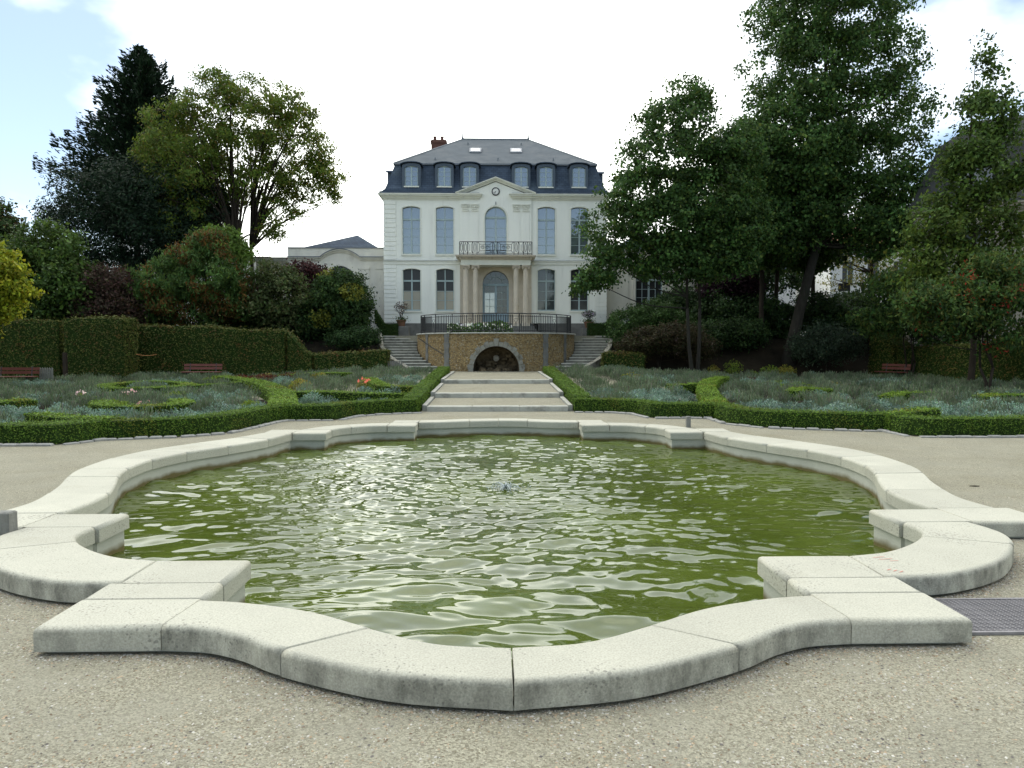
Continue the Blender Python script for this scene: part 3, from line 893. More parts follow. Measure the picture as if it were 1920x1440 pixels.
# ------------------------------------------------------------------ garden steps and path up to the terrace
PW = 1.97
RISERS = [(20.1, 0.0, 0.15), (22.8, 0.21, 0.36), (27.1, 0.45, 0.60)]
gs = empty('garden_steps', (0, 20.1, 0), 'three broad shallow stone steps on the gravel walk behind the pond', 'steps')
random.seed(12)
for k, (y, z0, z1) in enumerate(RISERS):
    cuts = [-PW - 0.02, -0.72 + 0.2 * k, 0.62 - 0.15 * k, PW + 0.02]
    for a, b in zip(cuts[:-1], cuts[1:]):
        o = MB().box(a + 0.004, b - 0.004, y, y + 0.36, z0 - 0.2, z1 + random.uniform(0, 0.006), 0.018).build('step_stone', M('step_stone'), gs)
        o.location = (0, -20.1, 0)
    # sloping stone strings at both sides of each tread
    yn = RISERS[k+1][0] if k < 2 else 34.6
    zn = RISERS[k+1][1] if k < 2 else 0.66
    for s in (-1, 1):
        m = MB(); x0, x1 = sorted((s * (PW + 0.03), s * (PW + 0.15)))
        m.hexa([(x0, y + .1, z0 - .2), (x1, y + .1, z0 - .2), (x1, yn - .02, zn - .2), (x0, yn - .02, zn - .2),
                (x0, y + .1, z1 + .03), (x1, y + .1, z1 + .03), (x1, yn - .02, zn + .04), (x0, yn - .02, zn + .04)])
        o = m.build('side_kerb', M('step_stone'), gs); o.location = (0, -20.1, 0)
m = MB()
for k, (y, z0, z1) in enumerate(RISERS):
    yn = RISERS[k+1][0] if k < 2 else 35.5
    zn = RISERS[k+1][1] if k < 2 else 0.665
    m.add([(-PW, y + .355, z1 - .004), (PW, y + .355, z1 - .004), (PW, yn + .01, zn), (-PW, yn + .01, zn)], [(0, 1, 2, 3)])
m.add([(-2.9, 34.5, .664), (2.9, 34.5, .664), (2.9, 36.6, .668), (-2.9, 36.6, .668)], [(0, 1, 2, 3)])
tag(m.build('garden_path', M('gravel'), fix=False), 'gravel walk climbing in terraces to the fountain niche', kind='structure')

# ------------------------------------------------------------------ beds: soil, stone edging, box hedges
BED_L = [(-12.5, 13.2), (-9.3, 13.3), (-8.1, 13.3), (-7.72, 14.05), (-7.15, 14.22), (-6.42, 14.45), (-5.75, 15.0), (-5.55, 16.1), (-5.42, 17.35),
         (-5.25, 17.72), (-4.05, 17.8), (-3.8, 18.7), (-3.17, 19.38), (-2.15, 19.85)]
BED_R = [(2.15, 19.95), (3.22, 19.72), (3.77, 19.2), (3.95, 18.1), (4.97, 18.15), (5.45, 18.0), (5.45, 16.65), (6.0, 15.8), (7.0, 15.45), (7.8, 15.2),
         (8.33, 15.15), (8.36, 14.15), (9.4, 14.1), (13.5, 14.05)]
SOIL_L = BED_L + [(-2.15, 33.6), (-4.5, 34.5), (-17.0, 34.5), (-21.0, 30.5), (-21.0, 22), (-15, 13.2)]
SOIL_R = BED_R + [(16, 14.05), (20, 18), (20.0, 30), (18.5, 34.5), (4.5, 34.5), (2.15, 33.6)]
for nm, poly, lab in (('planting_bed', SOIL_L, 'dark soil of the left parterre bed'), ('planting_bed', SOIL_R, 'dark soil of the right parterre bed')):
    bm = bmesh.new()
    xs = [p[0] for p in poly]; ys = [p[1] for p in poly]
    if poly_area(poly) < 0: poly = list(reversed(poly))
    # strips across, so the sheet follows the slope
    tri = tessellate_polygon([[Vector((x, y, 0)) for x, y in poly]])
    bv = [bm.verts.new((x, y, 0)) for x, y in poly]
    for t in tri:
        try: bm.faces.new([bv[i] for i in t])
        except ValueError: pass
    for yc in np.arange(14, 35, 1.0):
        bmesh.ops.bisect_plane(bm, geom=bm.verts[:] + bm.edges[:] + bm.faces[:], plane_co=(0, yc, 0), plane_no=(0, 1, 0))
    for v in bm.verts: v.co.z = float(th(v.co.x, v.co.y)) + 0.012
    bmesh.ops.recalc_face_normals(bm, faces=bm.faces)
    me = bpy.data.meshes.new('bed'); bm.to_mesh(me); bm.free(); me.materials.append(M('soil'))
    tag(link(nm, me), lab, kind='structure')

# granite setts along the front of the beds
random.seed(5)
for nm, line, lab in (('bed_edging', BED_L, 'low row of rough granite setts edging the left parterre'), ('bed_edging', BED_R, 'low row of rough granite setts edging the right parterre')):
    e = empty(nm, (line[6][0], line[6][1], 0), lab, 'edging')
    sgn = 1
    for a, b in zip(line[:-1], line[1:]):
        L = math.dist(a, b); n = max(1, round(L / 0.30))
        ux, uy = (b[0]-a[0]) / L, (b[1]-a[1]) / L
        rz = math.atan2(uy, ux)
        for k in range(n):
            t = (k + 0.5) / n
            l = L / n * 0.5 * random.uniform(0.86, 0.97); w_ = 0.055 * random.uniform(0.85, 1.2); h = random.uniform(0.03, 0.055)
            m = MB(); j = lambda q: q * random.uniform(0.85, 1.0)
            m.add([(-l, -w_, -.05), (l, -w_, -.05), (l, w_, -.05), (-l, w_, -.05), (-l, -w_, h*.6), (l, -w_, h*.6), (l, w_, h*.6), (-l, w_, h*.6),
                   (-j(l)*.9, -j(w_)*.7, h), (j(l)*.9, -j(w_)*.7, h*random.uniform(.85, 1)), (j(l)*.9, j(w_)*.7, h), (-j(l)*.9, j(w_)*.7, h)],
                  [(0, 1, 5, 4), (1, 2, 6, 5), (2, 3, 7, 6), (3, 0, 4, 7), (4, 5, 9, 8), (5, 6, 10, 9), (6, 7, 11, 10), (7, 4, 8, 11), (8, 9, 10, 11)])
            o = link('sett', m.mesh(M('granite')), e)
            ox, oy = uy * 0.16, -ux * 0.16      # on the court side
            if a[1] < 30:
                o.location = (a[0] + (b[0]-a[0]) * t + ox - line[6][0], a[1] + (b[1]-a[1]) * t + oy - line[6][1], 0)
            o.rotation_euler = (0, 0, rz + random.uniform(-.05, .05))

# ------------------------------------------------------------------ leaf clouds
def leaf_cloud(pos, nrm, size, cols, rng, spread=0.9, aspect=0.55, droop=0.0, jitter=0.35, tri=False):
    """one small folded blade for each position; nrm = direction the leaf faces on average (may be zero)"""
    n = len(pos)
    rv = rng.normal(size=(n, 3)); rv /= np.linalg.norm(rv, axis=1, keepdims=True) + 1e-9
    nn = nrm + rv * spread
    nn /= np.linalg.norm(nn, axis=1, keepdims=True) + 1e-9
    d = np.cross(nn, rng.normal(size=(n, 3)))
    d[:, 2] -= droop
    d /= np.linalg.norm(d, axis=1, keepdims=True) + 1e-9
    s = np.cross(nn, d); s /= np.linalg.norm(s, axis=1, keepdims=True) + 1e-9
    L = size * (1 - jitter + 2 * jitter * rng.random(n)); W = L * aspect * 0.5 * (0.85 + 0.3 * rng.random(n))
    L = L[:, None]; W = W[:, None]
    if tri:      # small leaves far off: one triangle each
        V = np.stack([pos - d * L * .5 + s * W, pos - d * L * .5 - s * W, pos + d * L * .5], 1).reshape(-1, 3)
        return V, np.arange(n * 3).reshape(n, 3), np.repeat(cols, 3, 0)
    fold = nn * (0.12 * L)
    p0 = pos - d * L * 0.5; p2 = pos + d * L * 0.5
    p1 = pos - d * L * 0.05 + s * W - fold; p3 = pos - d * L * 0.05 - s * W - fold
    V = np.stack([p0, p1, p2, p3], 1).reshape(-1, 3)
    Q = np.arange(n * 4).reshape(n, 4)
    C = np.repeat(cols, 4, 0)
    return V, Q, C

def palette(rng, n, cols, wts=None, var=0.13):
    c = np.array(cols)
    i = rng.choice(len(c), n, p=None if wts is None else np.array(wts) / np.sum(wts))
    out = c[i] * (1 + var * rng.normal(size=(n, 1)))
    out *= 1 + 0.06 * rng.normal(size=(n, 3))
    out *= 1.08
    return np.clip(out, 0.003, 1)

def foliage_obj(name, parts, matname, parent=None):
    V = []; Q = []; C = []; b = 0
    for v, q, c in parts:
        V.append(v); Q.append(q + b); C.append(c); b += len(v)
    return link(name, np_mesh(np.concatenate(V), np.concatenate(Q), M(matname), np.concatenate(C)), parent)

BOX_COLS = [(0.075, 0.135, 0.016), (0.095, 0.162, 0.018), (0.055, 0.108, 0.014), (0.118, 0.190, 0.024)]
def box_hedge(line, width, height, name, label, group, cat='hedge', dens=520, leaf=0.05, cols=BOX_COLS, wts=(4, 3, 3, 1), seed=1, closed=False, step=0.25, tops=None, mname='leaf_thick', z_extra=None, rough=0.02):
    """clipped hedge along a line: solid dark core and a skin of small leaves"""
    rng = np.random.default_rng(seed)
    pts = resample(line, step)
    if math.dist(pts[-1], line[-1]) > step * 0.3: pts.append(tuple(line[-1]))
    pts = np.array(pts, dtype=float)
    n = len(pts)
    t = np.gradient(pts, axis=0)
    t /= np.linalg.norm(t, axis=1, keepdims=True) + 1e-9
    nr = np.stack([-t[:, 1], t[:, 0]], -1)
    hw = width / 2
    z0 = th(pts[:, 0], pts[:, 1])
    hs = np.full(n, height) if tops is None else np.interp(np.linspace(0, 1, n), np.linspace(0, 1, len(tops)), tops)
    base = (float(pts[n//2, 0]), float(pts[n//2, 1]), float(z0[n//2]))
    root = empty(name, base, label, cat, group)
    m = MB(); vs = []; fs = []
    e = 0.012
    for i in range(n):
        for s, z in ((-1, -0.05), (-1, hs[i] - e), (1, hs[i] - e), (1, -0.05)):
            q = pts[i] + nr[i] * s * (hw - e)
            vs.append((q[0] - base[0], q[1] - base[1], z0[i] + z - base[2]))
    for i in range(n - 1):
        for k in range(3):
            fs.append((i*4+k, i*4+k+1, (i+1)*4+k+1, (i+1)*4+k))
    fs.append((0, 1, 2, 3)); fs.append(tuple((n-1)*4 + k for k in (3, 2, 1, 0)))
    m.add(vs, fs)
    m.build('core', M('hedge_core'), root)
    seg = np.linalg.norm(np.diff(pts, axis=0), axis=1); L = seg.sum()
    parts = []
    def tint(p, c):      # thin brown patches, as in any clipped hedge
        g = np.sin(1.7 * p[:, 0] + 2.3 * p[:, 1]) * np.sin(2.9 * p[:, 2] + 1.1 * p[:, 0] + seed) + .35 * np.sin(4.3 * p[:, 0] + 3.1 * p[:, 2])
        k_ = (g > .62) & (rng.random(len(p)) < .6)
        c[k_] *= np.array([1.25, .82, .9]); return c
    def sample(nl, kind):
        u = rng.random(nl) * (n - 1); i = np.minimum(u.astype(int), n - 2); f = u - i
        c = pts[i] * (1 - f)[:, None] + pts[i+1] * f[:, None]
        nn = nr[i] * (1 - f)[:, None] + nr[i+1] * f[:, None]
        zz = z0[i] * (1 - f) + z0[i+1] * f; hh = hs[i] * (1 - f) + hs[i+1] * f
        nz = rng.normal(0, rough, nl) + rough * .5 * np.sin(2.1 * c[:, 0] + 1.3 * c[:, 1] + 9 * rng.random(nl))
        if kind == 'top':
            w_ = (rng.random(nl) * 2 - 1) * hw
            nz = nz + (rng.random(nl) < .05) * rng.exponential(leaf * 1.1, nl) + leaf * .35 * np.sin(1.9 * c[:, 0] + 1.1 * c[:, 1] + seed)
            p = np.stack([c[:, 0] + nn[:, 0] * w_, c[:, 1] + nn[:, 1] * w_, zz + hh + nz], -1)
            nm = np.tile([0., 0., 1.], (nl, 1))
        else:
            s = 1 if kind == 'a' else -1
            off = s * (hw + nz)
            p = np.stack([c[:, 0] + nn[:, 0] * off, c[:, 1] + nn[:, 1] * off, zz + hh * rng.random(nl) ** 0.9], -1)
            nm = np.stack([nn[:, 0] * s, nn[:, 1] * s, np.full(nl, 0.35)], -1)
        return p, nm
    hm = float(np.mean(hs))
    for kind, area in (('top', L * width), ('a', L * hm), ('b', L * hm)):
        nl = int(area * dens * (1.0 if kind == 'top' else .62))  # sparser sides let the dark core show, standing in for shade
        p, nm = sample(nl, kind)
        parts.append(leaf_cloud(p - np.array(base), nm, leaf, tint(p, palette(rng, nl, cols, wts)), rng, 0.75, tri=True))
    for end, sg in ((0, -1), (n - 1, 1)):
        nl = int(width * hs[end] * dens)
        if nl < 1: continue
        w_ = (rng.random(nl) * 2 - 1) * hw; z = rng.random(nl) * hs[end]
        q = pts[end][None] + nr[end][None] * w_[:, None] + t[end][None] * (sg * np.abs(rng.normal(0, rough, nl)))[:, None]
        p = np.stack([q[:, 0], q[:, 1], z0[end] + z], -1)
        nm = np.tile([t[end, 0] * sg, t[end, 1] * sg, .3], (nl, 1))
        parts.append(leaf_cloud(p - np.array(base), nm, leaf, palette(rng, nl, cols, wts), rng, 0.75, tri=True))
    foliage_obj('foliage', parts, mname, root)
    return root

def inset_line(line, d):
    """shift a polyline to its left"""
    out = []
    for i, p in enumerate(line):
        a = line[max(i-1, 0)]; b = line[min(i+1, len(line)-1)]
        L = math.dist(a, b); ux, uy = (b[0]-a[0])/L, (b[1]-a[1])/L
        out.append((p[0] - uy * d, p[1] + ux * d))
    return out
BXG = 'clipped box hedges of the parterre'
box_hedge(inset_line(BED_L, 0.26), 0.46, 0.36, 'box_hedge', 'long angular box hedge along the front of the left parterre', BXG, dens=2600, leaf=0.034, seed=2)
box_hedge(inset_line(BED_R, 0.26), 0.46, 0.36, 'box_hedge', 'long angular box hedge along the front of the right parterre', BXG, dens=2600, leaf=0.034, seed=3)
box_hedge([(-2.42, 20.3), (-2.42, 26), (-2.42, 33.4)], 0.5, 0.40, 'box_hedge', 'straight box hedge along the left side of the stone steps', BXG, dens=1300, leaf=0.042, seed=4)
box_hedge([(2.42, 20.35), (2.42, 26), (2.42, 33.4)], 0.5, 0.40, 'box_hedge', 'straight box hedge along the right side of the stone steps', BXG, dens=1300, leaf=0.042, seed=5)
INNER_HEDGES = [
    (catmull([(-5.35, 17.9), (-5.85, 19.7), (-6.7, 22.3), (-8.4, 26.0), (-10.4, 29.5), (-12.2, 32.0)], 8), .50, .34, 'broad curving box hedge branching back from the left parterre corner'),
    (catmull([(-6.5, 22.4), (-5.3, 22.3), (-4.0, 21.9), (-2.8, 21.7)], 8), .32, .30, 'thin box hedge running from the curl to the steps at left'),
    (catmull([(-4.9, 27.7), (-4.3, 25.6), (-3.7, 24.2), (-2.75, 23.9)], 8), .36, .30, 'slanting box hedge in the left parterre near the steps'),
    (catmull([(-9.6, 31.8), (-7.9, 32.0), (-6.4, 31.0)], 8), .4, .30, 'pale short box hedge at the back of the left parterre'),
    (catmull([(-13.2, 24.9), (-14.2, 26.2), (-14.4, 27.8), (-13.4, 28.6), (-12.0, 27.8), (-11.3, 26.3), (-11.9, 24.9), (-13.2, 24.9)], 8), .35, .30, 'small oval of box hedge among the left lavender'),
    (catmull([(-10.9, 20.0), (-10.2, 18.7), (-9.2, 18.0), (-8.4, 18.1), (-8.3, 19.2), (-9.0, 20.3)], 8), .36, .30, 'crescent of box hedge in the front left lavender'),
    (catmull([(-14.5, 18.6), (-13.4, 19.0), (-12.9, 20.0)], 8), .5, .32, 'short bright box hedge at the far left of the parterre'),
    (catmull([(-7.6, 14.35), (-8.2, 14.55), (-9.0, 14.9), (-9.9, 15.6)], 8), .36, .34, 'short box hedge spur at the front left corner'),
    (catmull([(-11.0, 26.0), (-10.2, 27.0), (-9.6, 28.4)], 8), .34, .30, 'short box hedge link between the oval and the broad curl'),
    (catmull([(5.6, 18.2), (6.2, 20.6), (6.9, 23.5), (8.2, 27.2), (9.4, 29.6)], 8), .42, .34, 'curving box hedge branching back from the right parterre corner'),
    (catmull([(6.0, 24.6), (6.7, 25.2), (7.5, 25.7)], 8), .32, .30, 'thin box hedge stub beside the right curl'),
    (catmull([(8.3, 15.2), (8.9, 15.5), (9.9, 16.2)], 8), .36, .34, 'short box hedge spur at the front right corner'),
    (catmull([(11.6, 21.0), (12.8, 22.3), (13.8, 22.4)], 8), .38, .30, 'short curved box hedge in the right lavender'),
    (catmull([(9.6, 23.0), (10.5, 24.4), (10.9, 23.4)], 8), .36, .30, 'small hook of box hedge in the middle of the right parterre'),
    (catmull([(14.3, 20.8), (15.4, 21.6), (16.4, 21.2)], 8), .40, .30, 'short box hedge at the far right of the parterre'),
]
for k, (ln, w_, h, lab) in enumerate(INNER_HEDGES):
    box_hedge(ln, w_ * 1.4, h + .05, 'box_hedge', lab, BXG, dens=1100, leaf=0.045, seed=30 + k, step=0.3,
              cols=[(0.115, 0.195, 0.02), (0.092, 0.165, 0.016), (0.14, 0.22, 0.028)], wts=(3, 3, 2))

# ------------------------------------------------------------------ lavender and santolina
def planting(name, label, poly, seed, cat, n_plants, R, H, blades, blen, bwid, cols, wts, avoid, upright, spikes=0, mask=None, tip=0.5):
    rng = np.random.default_rng(seed)
    xs = [p[0] for p in poly]; ys = [p[1] for p in poly]
    x = rng.uniform(min(xs), max(xs), n_plants * 4); y = rng.uniform(min(ys), max(ys), n_plants * 4)
    k = in_poly(x, y, poly)
    if mask is not None: k &= mask(x, y)
    for ln, w_ in avoid:
        a = np.array(resample(ln, 0.3))
        d = np.min(np.hypot(x[:, None] - a[None, :, 0], y[:, None] - a[None, :, 1]), 1)
        k &= d > w_ / 2 + R * 0.95
    x = x[k][:n_plants]; y = y[k][:n_plants]; m = len(x)
    r_ = R * (0.75 + 0.5 * rng.random(m)); h_ = H * (0.75 + 0.5 * rng.random(m))
    nb = blades
    i = np.repeat(np.arange(m), nb); N = len(i)
    # on a dome
    u = rng.random(N); a = rng.random(N) * 2 * PI
    rr = np.sqrt(u) * r_[i]; dome = np.sqrt(np.clip(1 - u * 0.92, 0, 1))
    px = x[i] + rr * np.cos(a); py = y[i] + rr * np.sin(a)
    pz = th(px, py) + h_[i] * dome * (0.55 + 0.45 * rng.random(N))
    d = np.stack([np.cos(a) * rr / r_[i] * (1 - upright), np.sin(a) * rr / r_[i] * (1 - upright), np.full(N, 0.35 + upright)], -1) + 0.25 * rng.normal(size=(N, 3))
    d /= np.linalg.norm(d, axis=1, keepdims=True)
    s = np.cross(d, rng.normal(size=(N, 3))); s /= np.linalg.norm(s, axis=1, keepdims=True)
    L = (blen * (0.6 + 0.8 * rng.random(N)))[:, None]; W = bwid * (0.7 + 0.6 * rng.random(N))[:, None]
    p = np.stack([px, py, pz], -1)
    V = np.stack([p - d * L * .5, p + d * L * .5 + s * W * tip * 1.7, p + d * L * .5 - s * W * tip * 1.7], 1).reshape(-1, 3)
    Q = np.arange(N * 3).reshape(N, 3)
    tone = (0.6 + 0.7 * rng.random(m))[i][:, None]
    C = np.repeat(palette(rng, N, cols, wts) * tone * 1.3, 3, 0)
    o = link(name, np_mesh(V, Q, M('blade'), C))
    tag(o, label, cat, kind='stuff')
avL = [(inset_line(BED_L, .26), .46), ([(-2.42, 20), (-2.42, 33.4)], .5)] + [(l, w_ * 1.4) for l, w_, h, b in INNER_HEDGES[:9]]
avR = [(inset_line(BED_R, .26), .46), ([(2.42, 20), (2.42, 33.4)], .5)] + [(l, w_ * 1.4) for l, w_, h, b in INNER_HEDGES[9:]]
LAV = [(0.090, 0.124, 0.070), (0.068, 0.102, 0.048), (0.118, 0.142, 0.092), (0.105, 0.095, 0.075)]
SAN = [(0.120, 0.180, 0.138), (0.090, 0.142, 0.100), (0.165, 0.220, 0.178)]
fl = lambda x, y: np.sin(0.9 * x + 1.3) + np.sin(1.1 * y + 0.5 * x) > 0.1
nearedge = lambda x, y: (np.abs(x) * 0.0 + y < 19.2 + 0.2 * np.sin(2 * x)) | ((np.abs(x) < 6.5) & (y < 23.5)) | (np.sin(1.3 * x) + np.sin(0.9 * y + 1) > 1.0)
planting('santolina', 'silvery blue mounds of santolina in the left parterre', SOIL_L, 51, 'ground cover', 300, .30, .36, 230, .075, .016, SAN, (4, 3, 2), avL, .1, mask=nearedge)
planting('santolina', 'silvery blue mounds of santolina in the right parterre', SOIL_R, 52, 'ground cover', 340, .30, .38, 230, .075, .016, SAN, (4, 3, 2), avR, .1, mask=nearedge)
planting('lavender', 'grey green lavender filling the left parterre', SOIL_L, 53, 'lavender', 470, .38, .38, 170, .20, .010, LAV, (4, 3, 3, 1), avL, .75, mask=lambda x, y: ~nearedge(x, y) | (np.sin(2.3 * x) > 0.6))
planting('lavender', 'grey green lavender filling the right parterre', SOIL_R, 54, 'lavender', 540, .38, .41, 170, .20, .010, LAV, (4, 3, 3, 1), avR, .75, mask=lambda x, y: ~nearedge(x, y) | (np.sin(2.3 * x) > 0.6))

def clump(name, label, cat, cx, cy, r, h, n, cols, seed, size=0.1, group=None, aspect=.5, flowers=None, mname='leaf', up=0.4):
    """small leafy plant"""
    rng = np.random.default_rng(seed)
    z = float(th(cx, cy))
    root = empty(name, (cx, cy, z), label, cat, group)
    a = rng.random(n) * 2 * PI; u = np.sqrt(rng.random(n))
    p = np.stack([r * u * np.cos(a), r * u * np.sin(a), h * (0.15 + 0.85 * rng.random(n)) * (1 - 0.35 * u)], -1)
    nm = np.stack([np.cos(a) * u, np.sin(a) * u, np.full(n, up)], -1)
    foliage_obj('foliage', [leaf_cloud(p, nm, size, palette(rng, n, cols), rng, .7, aspect)], mname, root)
    m = MB()
    for k in range(5):
        b = rng.random() * 6.28
        m.tube([(0, 0, -.03), (r*.3*math.cos(b), r*.3*math.sin(b), h*.5), (r*.5*math.cos(b), r*.5*math.sin(b), h*.85)], [.012, .008, .004], 5)
    m.build('stem', M('bark'), root)
    if flowers:
        nf, fc, fs = flowers
        a = rng.random(nf) * 6.28; u = rng.random(nf) ** .5
        p = np.stack([r*u*np.cos(a), r*u*np.sin(a), h*(.75 + .4*rng.random(nf))], -1)
        P_ = []
        for k in range(5):
            q = p + rng.normal(size=(nf, 3)) * fs * .35
            P_.append(leaf_cloud(q, np.tile([0., -.6, .6], (nf, 1)), fs, palette(rng, nf, [fc], var=.1), rng, .5, .8))
        foliage_obj('blossom', P_, 'petal', root)
    return root
RED = [(0.075, 0.022, 0.012), (0.11, 0.035, 0.014), (0.05, 0.02, 0.012)]
YEL = [(0.20, 0.20, 0.03), (0.14, 0.17, 0.025), (0.24, 0.20, 0.04)]
LIM = [(0.12, 0.19, 0.025), (0.15, 0.22, 0.03), (0.09, 0.15, 0.02)]
k = 0
for (px, py, Y, r, h, c, n, lab, fl_) in [
    (455, 694, 31.5, .7, .5, RED, 900, 'dark red foliage patch left of centre at the back of the parterre', None),
    (500, 692, 31.8, .7, .5, RED, 900, 'dark red foliage patch in the middle of the back row', None),
    (550, 692, 32.0, .7, .5, RED, 900, 'dark red foliage patch nearest the steps in the back row', None),
    (490, 712, 27.0, .5, .35, YEL, 500, 'orange yellow shrublet in the left parterre near the looping hedge', None),
    (565, 712, 25.5, .45, .6, YEL, 500, 'tall yellowish shrublet among the lavender left of the steps', None),
    (600, 688, 31.0, .4, .5, YEL, 300, 'yellow leaved sprig in front of the low hedge', None),
    (505, 678, 32.5, .4, .5, YEL, 250, 'yellow sprig against the tall hedge', None),
    (685, 712, 26.0, .3, .45, YEL, 260, 'rose bush with salmon blooms in the lavender left of the steps', (7, (0.75, 0.22, 0.14), .07)),
    (340, 735, 23.0, .5, .4, LIM, 500, 'lime green clump right of the small oval hedge', None),
    (210, 750, 20.5, .6, .35, LIM, 600, 'lime green iris clump in the front left lavender', None),
    (275, 752, 20.0, .35, .3, RED, 260, 'pink flowered low plant by the left crescent hedge', (8, (0.55, 0.30, 0.28), .06)),
    (167, 735, 22.5, .25, .4, LIM, 160, 'rose with a pale pink bloom at the far left', (3, (0.75, 0.55, 0.5), .08)),
    (247, 738, 22.8, .25, .4, LIM, 160, 'rose with a blush bloom beside the oval hedge', (4, (0.75, 0.5, 0.45), .08)),
    (408, 690, 31.0, .7, .45, LIM, 700, 'lime green clump beside the far bench', None),
    (475, 755, 19.5, .35, .42, LIM, 400, 'fresh green tuft inside the left curl of hedge', None),
    (1185, 697, 29.0, .5, .5, YEL, 450, 'yellow leaved shrublet in the right lavender near the steps', None),
    (1310, 712, 26.5, .6, .3, RED, 500, 'dark red foliage patch beside the right curl', None),
    (1410, 692, 31.0, .7, .4, RED, 500, 'dark red foliage patch at the back of the right parterre', None),
    (1500, 712, 26.5, .8, .45, LIM, 800, 'lime green iris clump in the middle of the right parterre', None),
    (1465, 705, 28.0, .7, .45, LIM, 600, 'lime green clump left of the iris in the right parterre', None),
    (1575, 708, 27.5, .6, .4, YEL, 350, 'reddish yellow daylilies in the right parterre', None),
    (1340, 640, 36.0, .35, .8, YEL, 350, 'small yellow shrub under the maples', None),
    (1378, 640, 36.5, .5, 1.0, LIM, 450, 'bright green young shrub under the maples', None),
    (1415, 668, 35.5, .35, .5, LIM, 300, 'green seedling clump under the leaning trunk', None),
    (1480, 660, 35.8, .5, .8, YEL, 600, 'yellow green shrub beside the dark rounded bush', None),
    (1448, 664, 36.0, .5, .8, LIM, 450, 'green shrub left of the yellow green one', None)]:
    X = (px - 927) / 1345 * Y - .09
    clump('perennial', lab, 'plant', X, Y, r, h, n, c, 200 + k, .11, None, .35, fl_)
    k += 1
# ------------------------------------------------------------------ buildings: helpers
def part(mb, name, m, root, smooth=False, fix=True):
    o = mb.build(name, M(m) if isinstance(m, str) else m, root, smooth, fix)
    if root is not None and root.type == 'EMPTY':
        o.location = -root.location      # meshes are written in place, the thing's origin is at its base
    return o

def arch_loop(x0, x1, z0, zs, rise, n=14):
    """opening with an arched head: up from the lower left, counter-clockwise"""
    w_ = (x1 - x0) / 2; cx = (x0 + x1) / 2
    pts = [(x0, z0), (x1, z0)]
    if abs(rise - w_) < 1e-3:
        for k in range(n + 1):
            a = PI * k / n
            pts.append((cx + w_ * math.cos(a), zs + w_ * math.sin(a)))
    else:
        R = (w_ * w_ + rise * rise) / (2 * rise); a0 = math.asin(w_ / R)
        for k in range(n + 1):
            a = a0 - 2 * a0 * k / n
            pts.append((cx + R * math.sin(a), zs + R * math.cos(a) - (R - rise)))
    return pts

PANE_MESH = {}
def window(root, x0, x1, z0, z1, yf, rows, transom, panes, fm='paint_frame', blinds=0, name='window', cols=2, meet=0.09):
    """casement window as a part of the building; its panes and sill are sub-parts. yf = outer face of the frame"""
    t = 0.05; m = MB(); d = 0.07
    cx = (x0 + x1) / 2
    m.box(x0, x0 + t, yf, yf + d, z0, z1); m.box(x1 - t, x1, yf, yf + d, z0, z1)
    m.box(x0 + t, x1 - t, yf, yf + d, z0, z0 + 0.08); m.box(x0 + t, x1 - t, yf, yf + d, z1 - t, z1)
    zs = [z0 + 0.08]
    top = z1 - t
    if transom:
        m.box(x0 + t, x1 - t, yf - 0.025, yf + d, transom - 0.05, transom + 0.05)
        low = transom - 0.05
    else:
        low = top
    m.box(cx - meet / 2, cx + meet / 2, yf - 0.012, yf + d, z0 + 0.08, low)
    if transom: m.box(cx - 0.03, cx + 0.03, yf, yf + d, transom + 0.05, top)
    xs = [(x0 + t, cx - meet / 2), (cx + meet / 2, x1 - t)]
    hz = (low - z0 - 0.08) / rows
    for a, b in xs:
        for k in range(1, rows):
            z = z0 + 0.08 + k * hz
            m.box(a, b, yf + 0.015, yf + 0.05, z - 0.013, z + 0.013)
    w = part(m, name, fm, root)
    cells = []
    for a, b in xs:
        for k in range(rows):
            cells.append((a, b, z0 + 0.08 + k * hz + (0.013 if k else 0), z0 + 0.08 + (k + 1) * hz - (0.013 if k < rows - 1 else 0), k))
        if transom:
            a2 = a if a == xs[0][0] else cx + 0.03; b2 = b if b == xs[1][1] else cx - 0.03
            cells.append((a2, b2, transom + 0.05, top, 99))
    for a, b, p, q, k in cells:
        pm = panes(k) if callable(panes) else panes
        part(MB().box(a, b, yf + 0.035, yf + 0.043, p, q), 'pane', pm, w)
    return w

# ------------------------------------------------------------------ terrace with its fountain niche
TR, TCY = 4.25, 39.2
TB, TT = 0.60, 2.52
NW, NZ0, NSP = 1.15, 0.60, 0.78      # niche half width, base, springing
terr = empty('terrace_wall', (0, TCY - TR, TB), 'curved ochre rubble retaining wall with an arched fountain niche', 'wall')
m = MB()
NTH, NZ = 110, 24
ths = np.linspace(-1.75, 1.75, NTH + 1)
def cyl(a, z, r=TR): return (r * math.sin(a), TCY - r * math.cos(a), z)
zs = np.linspace(TB - .3, TT, NZ + 1)
vs = [cyl(a, z) for a in ths for z in zs]; fs = []
for i in range(NTH):
    for k in range(NZ):
        am = (ths[i] + ths[i+1]) / 2; zm = (zs[k] + zs[k+1]) / 2; xm = TR * math.sin(am)
        if am > -0.6 and am < 0.6 and (abs(xm) < NW + .04 and zm < NSP or math.hypot(xm, max(0, zm - NSP)) < NW + .04): continue
        fs.append((i*(NZ+1)+k, (i+1)*(NZ+1)+k, (i+1)*(NZ+1)+k+1, i*(NZ+1)+k+1))
m.add(vs, fs)
part(m, 'rubble_facing', 'rubble', terr, fix=False)
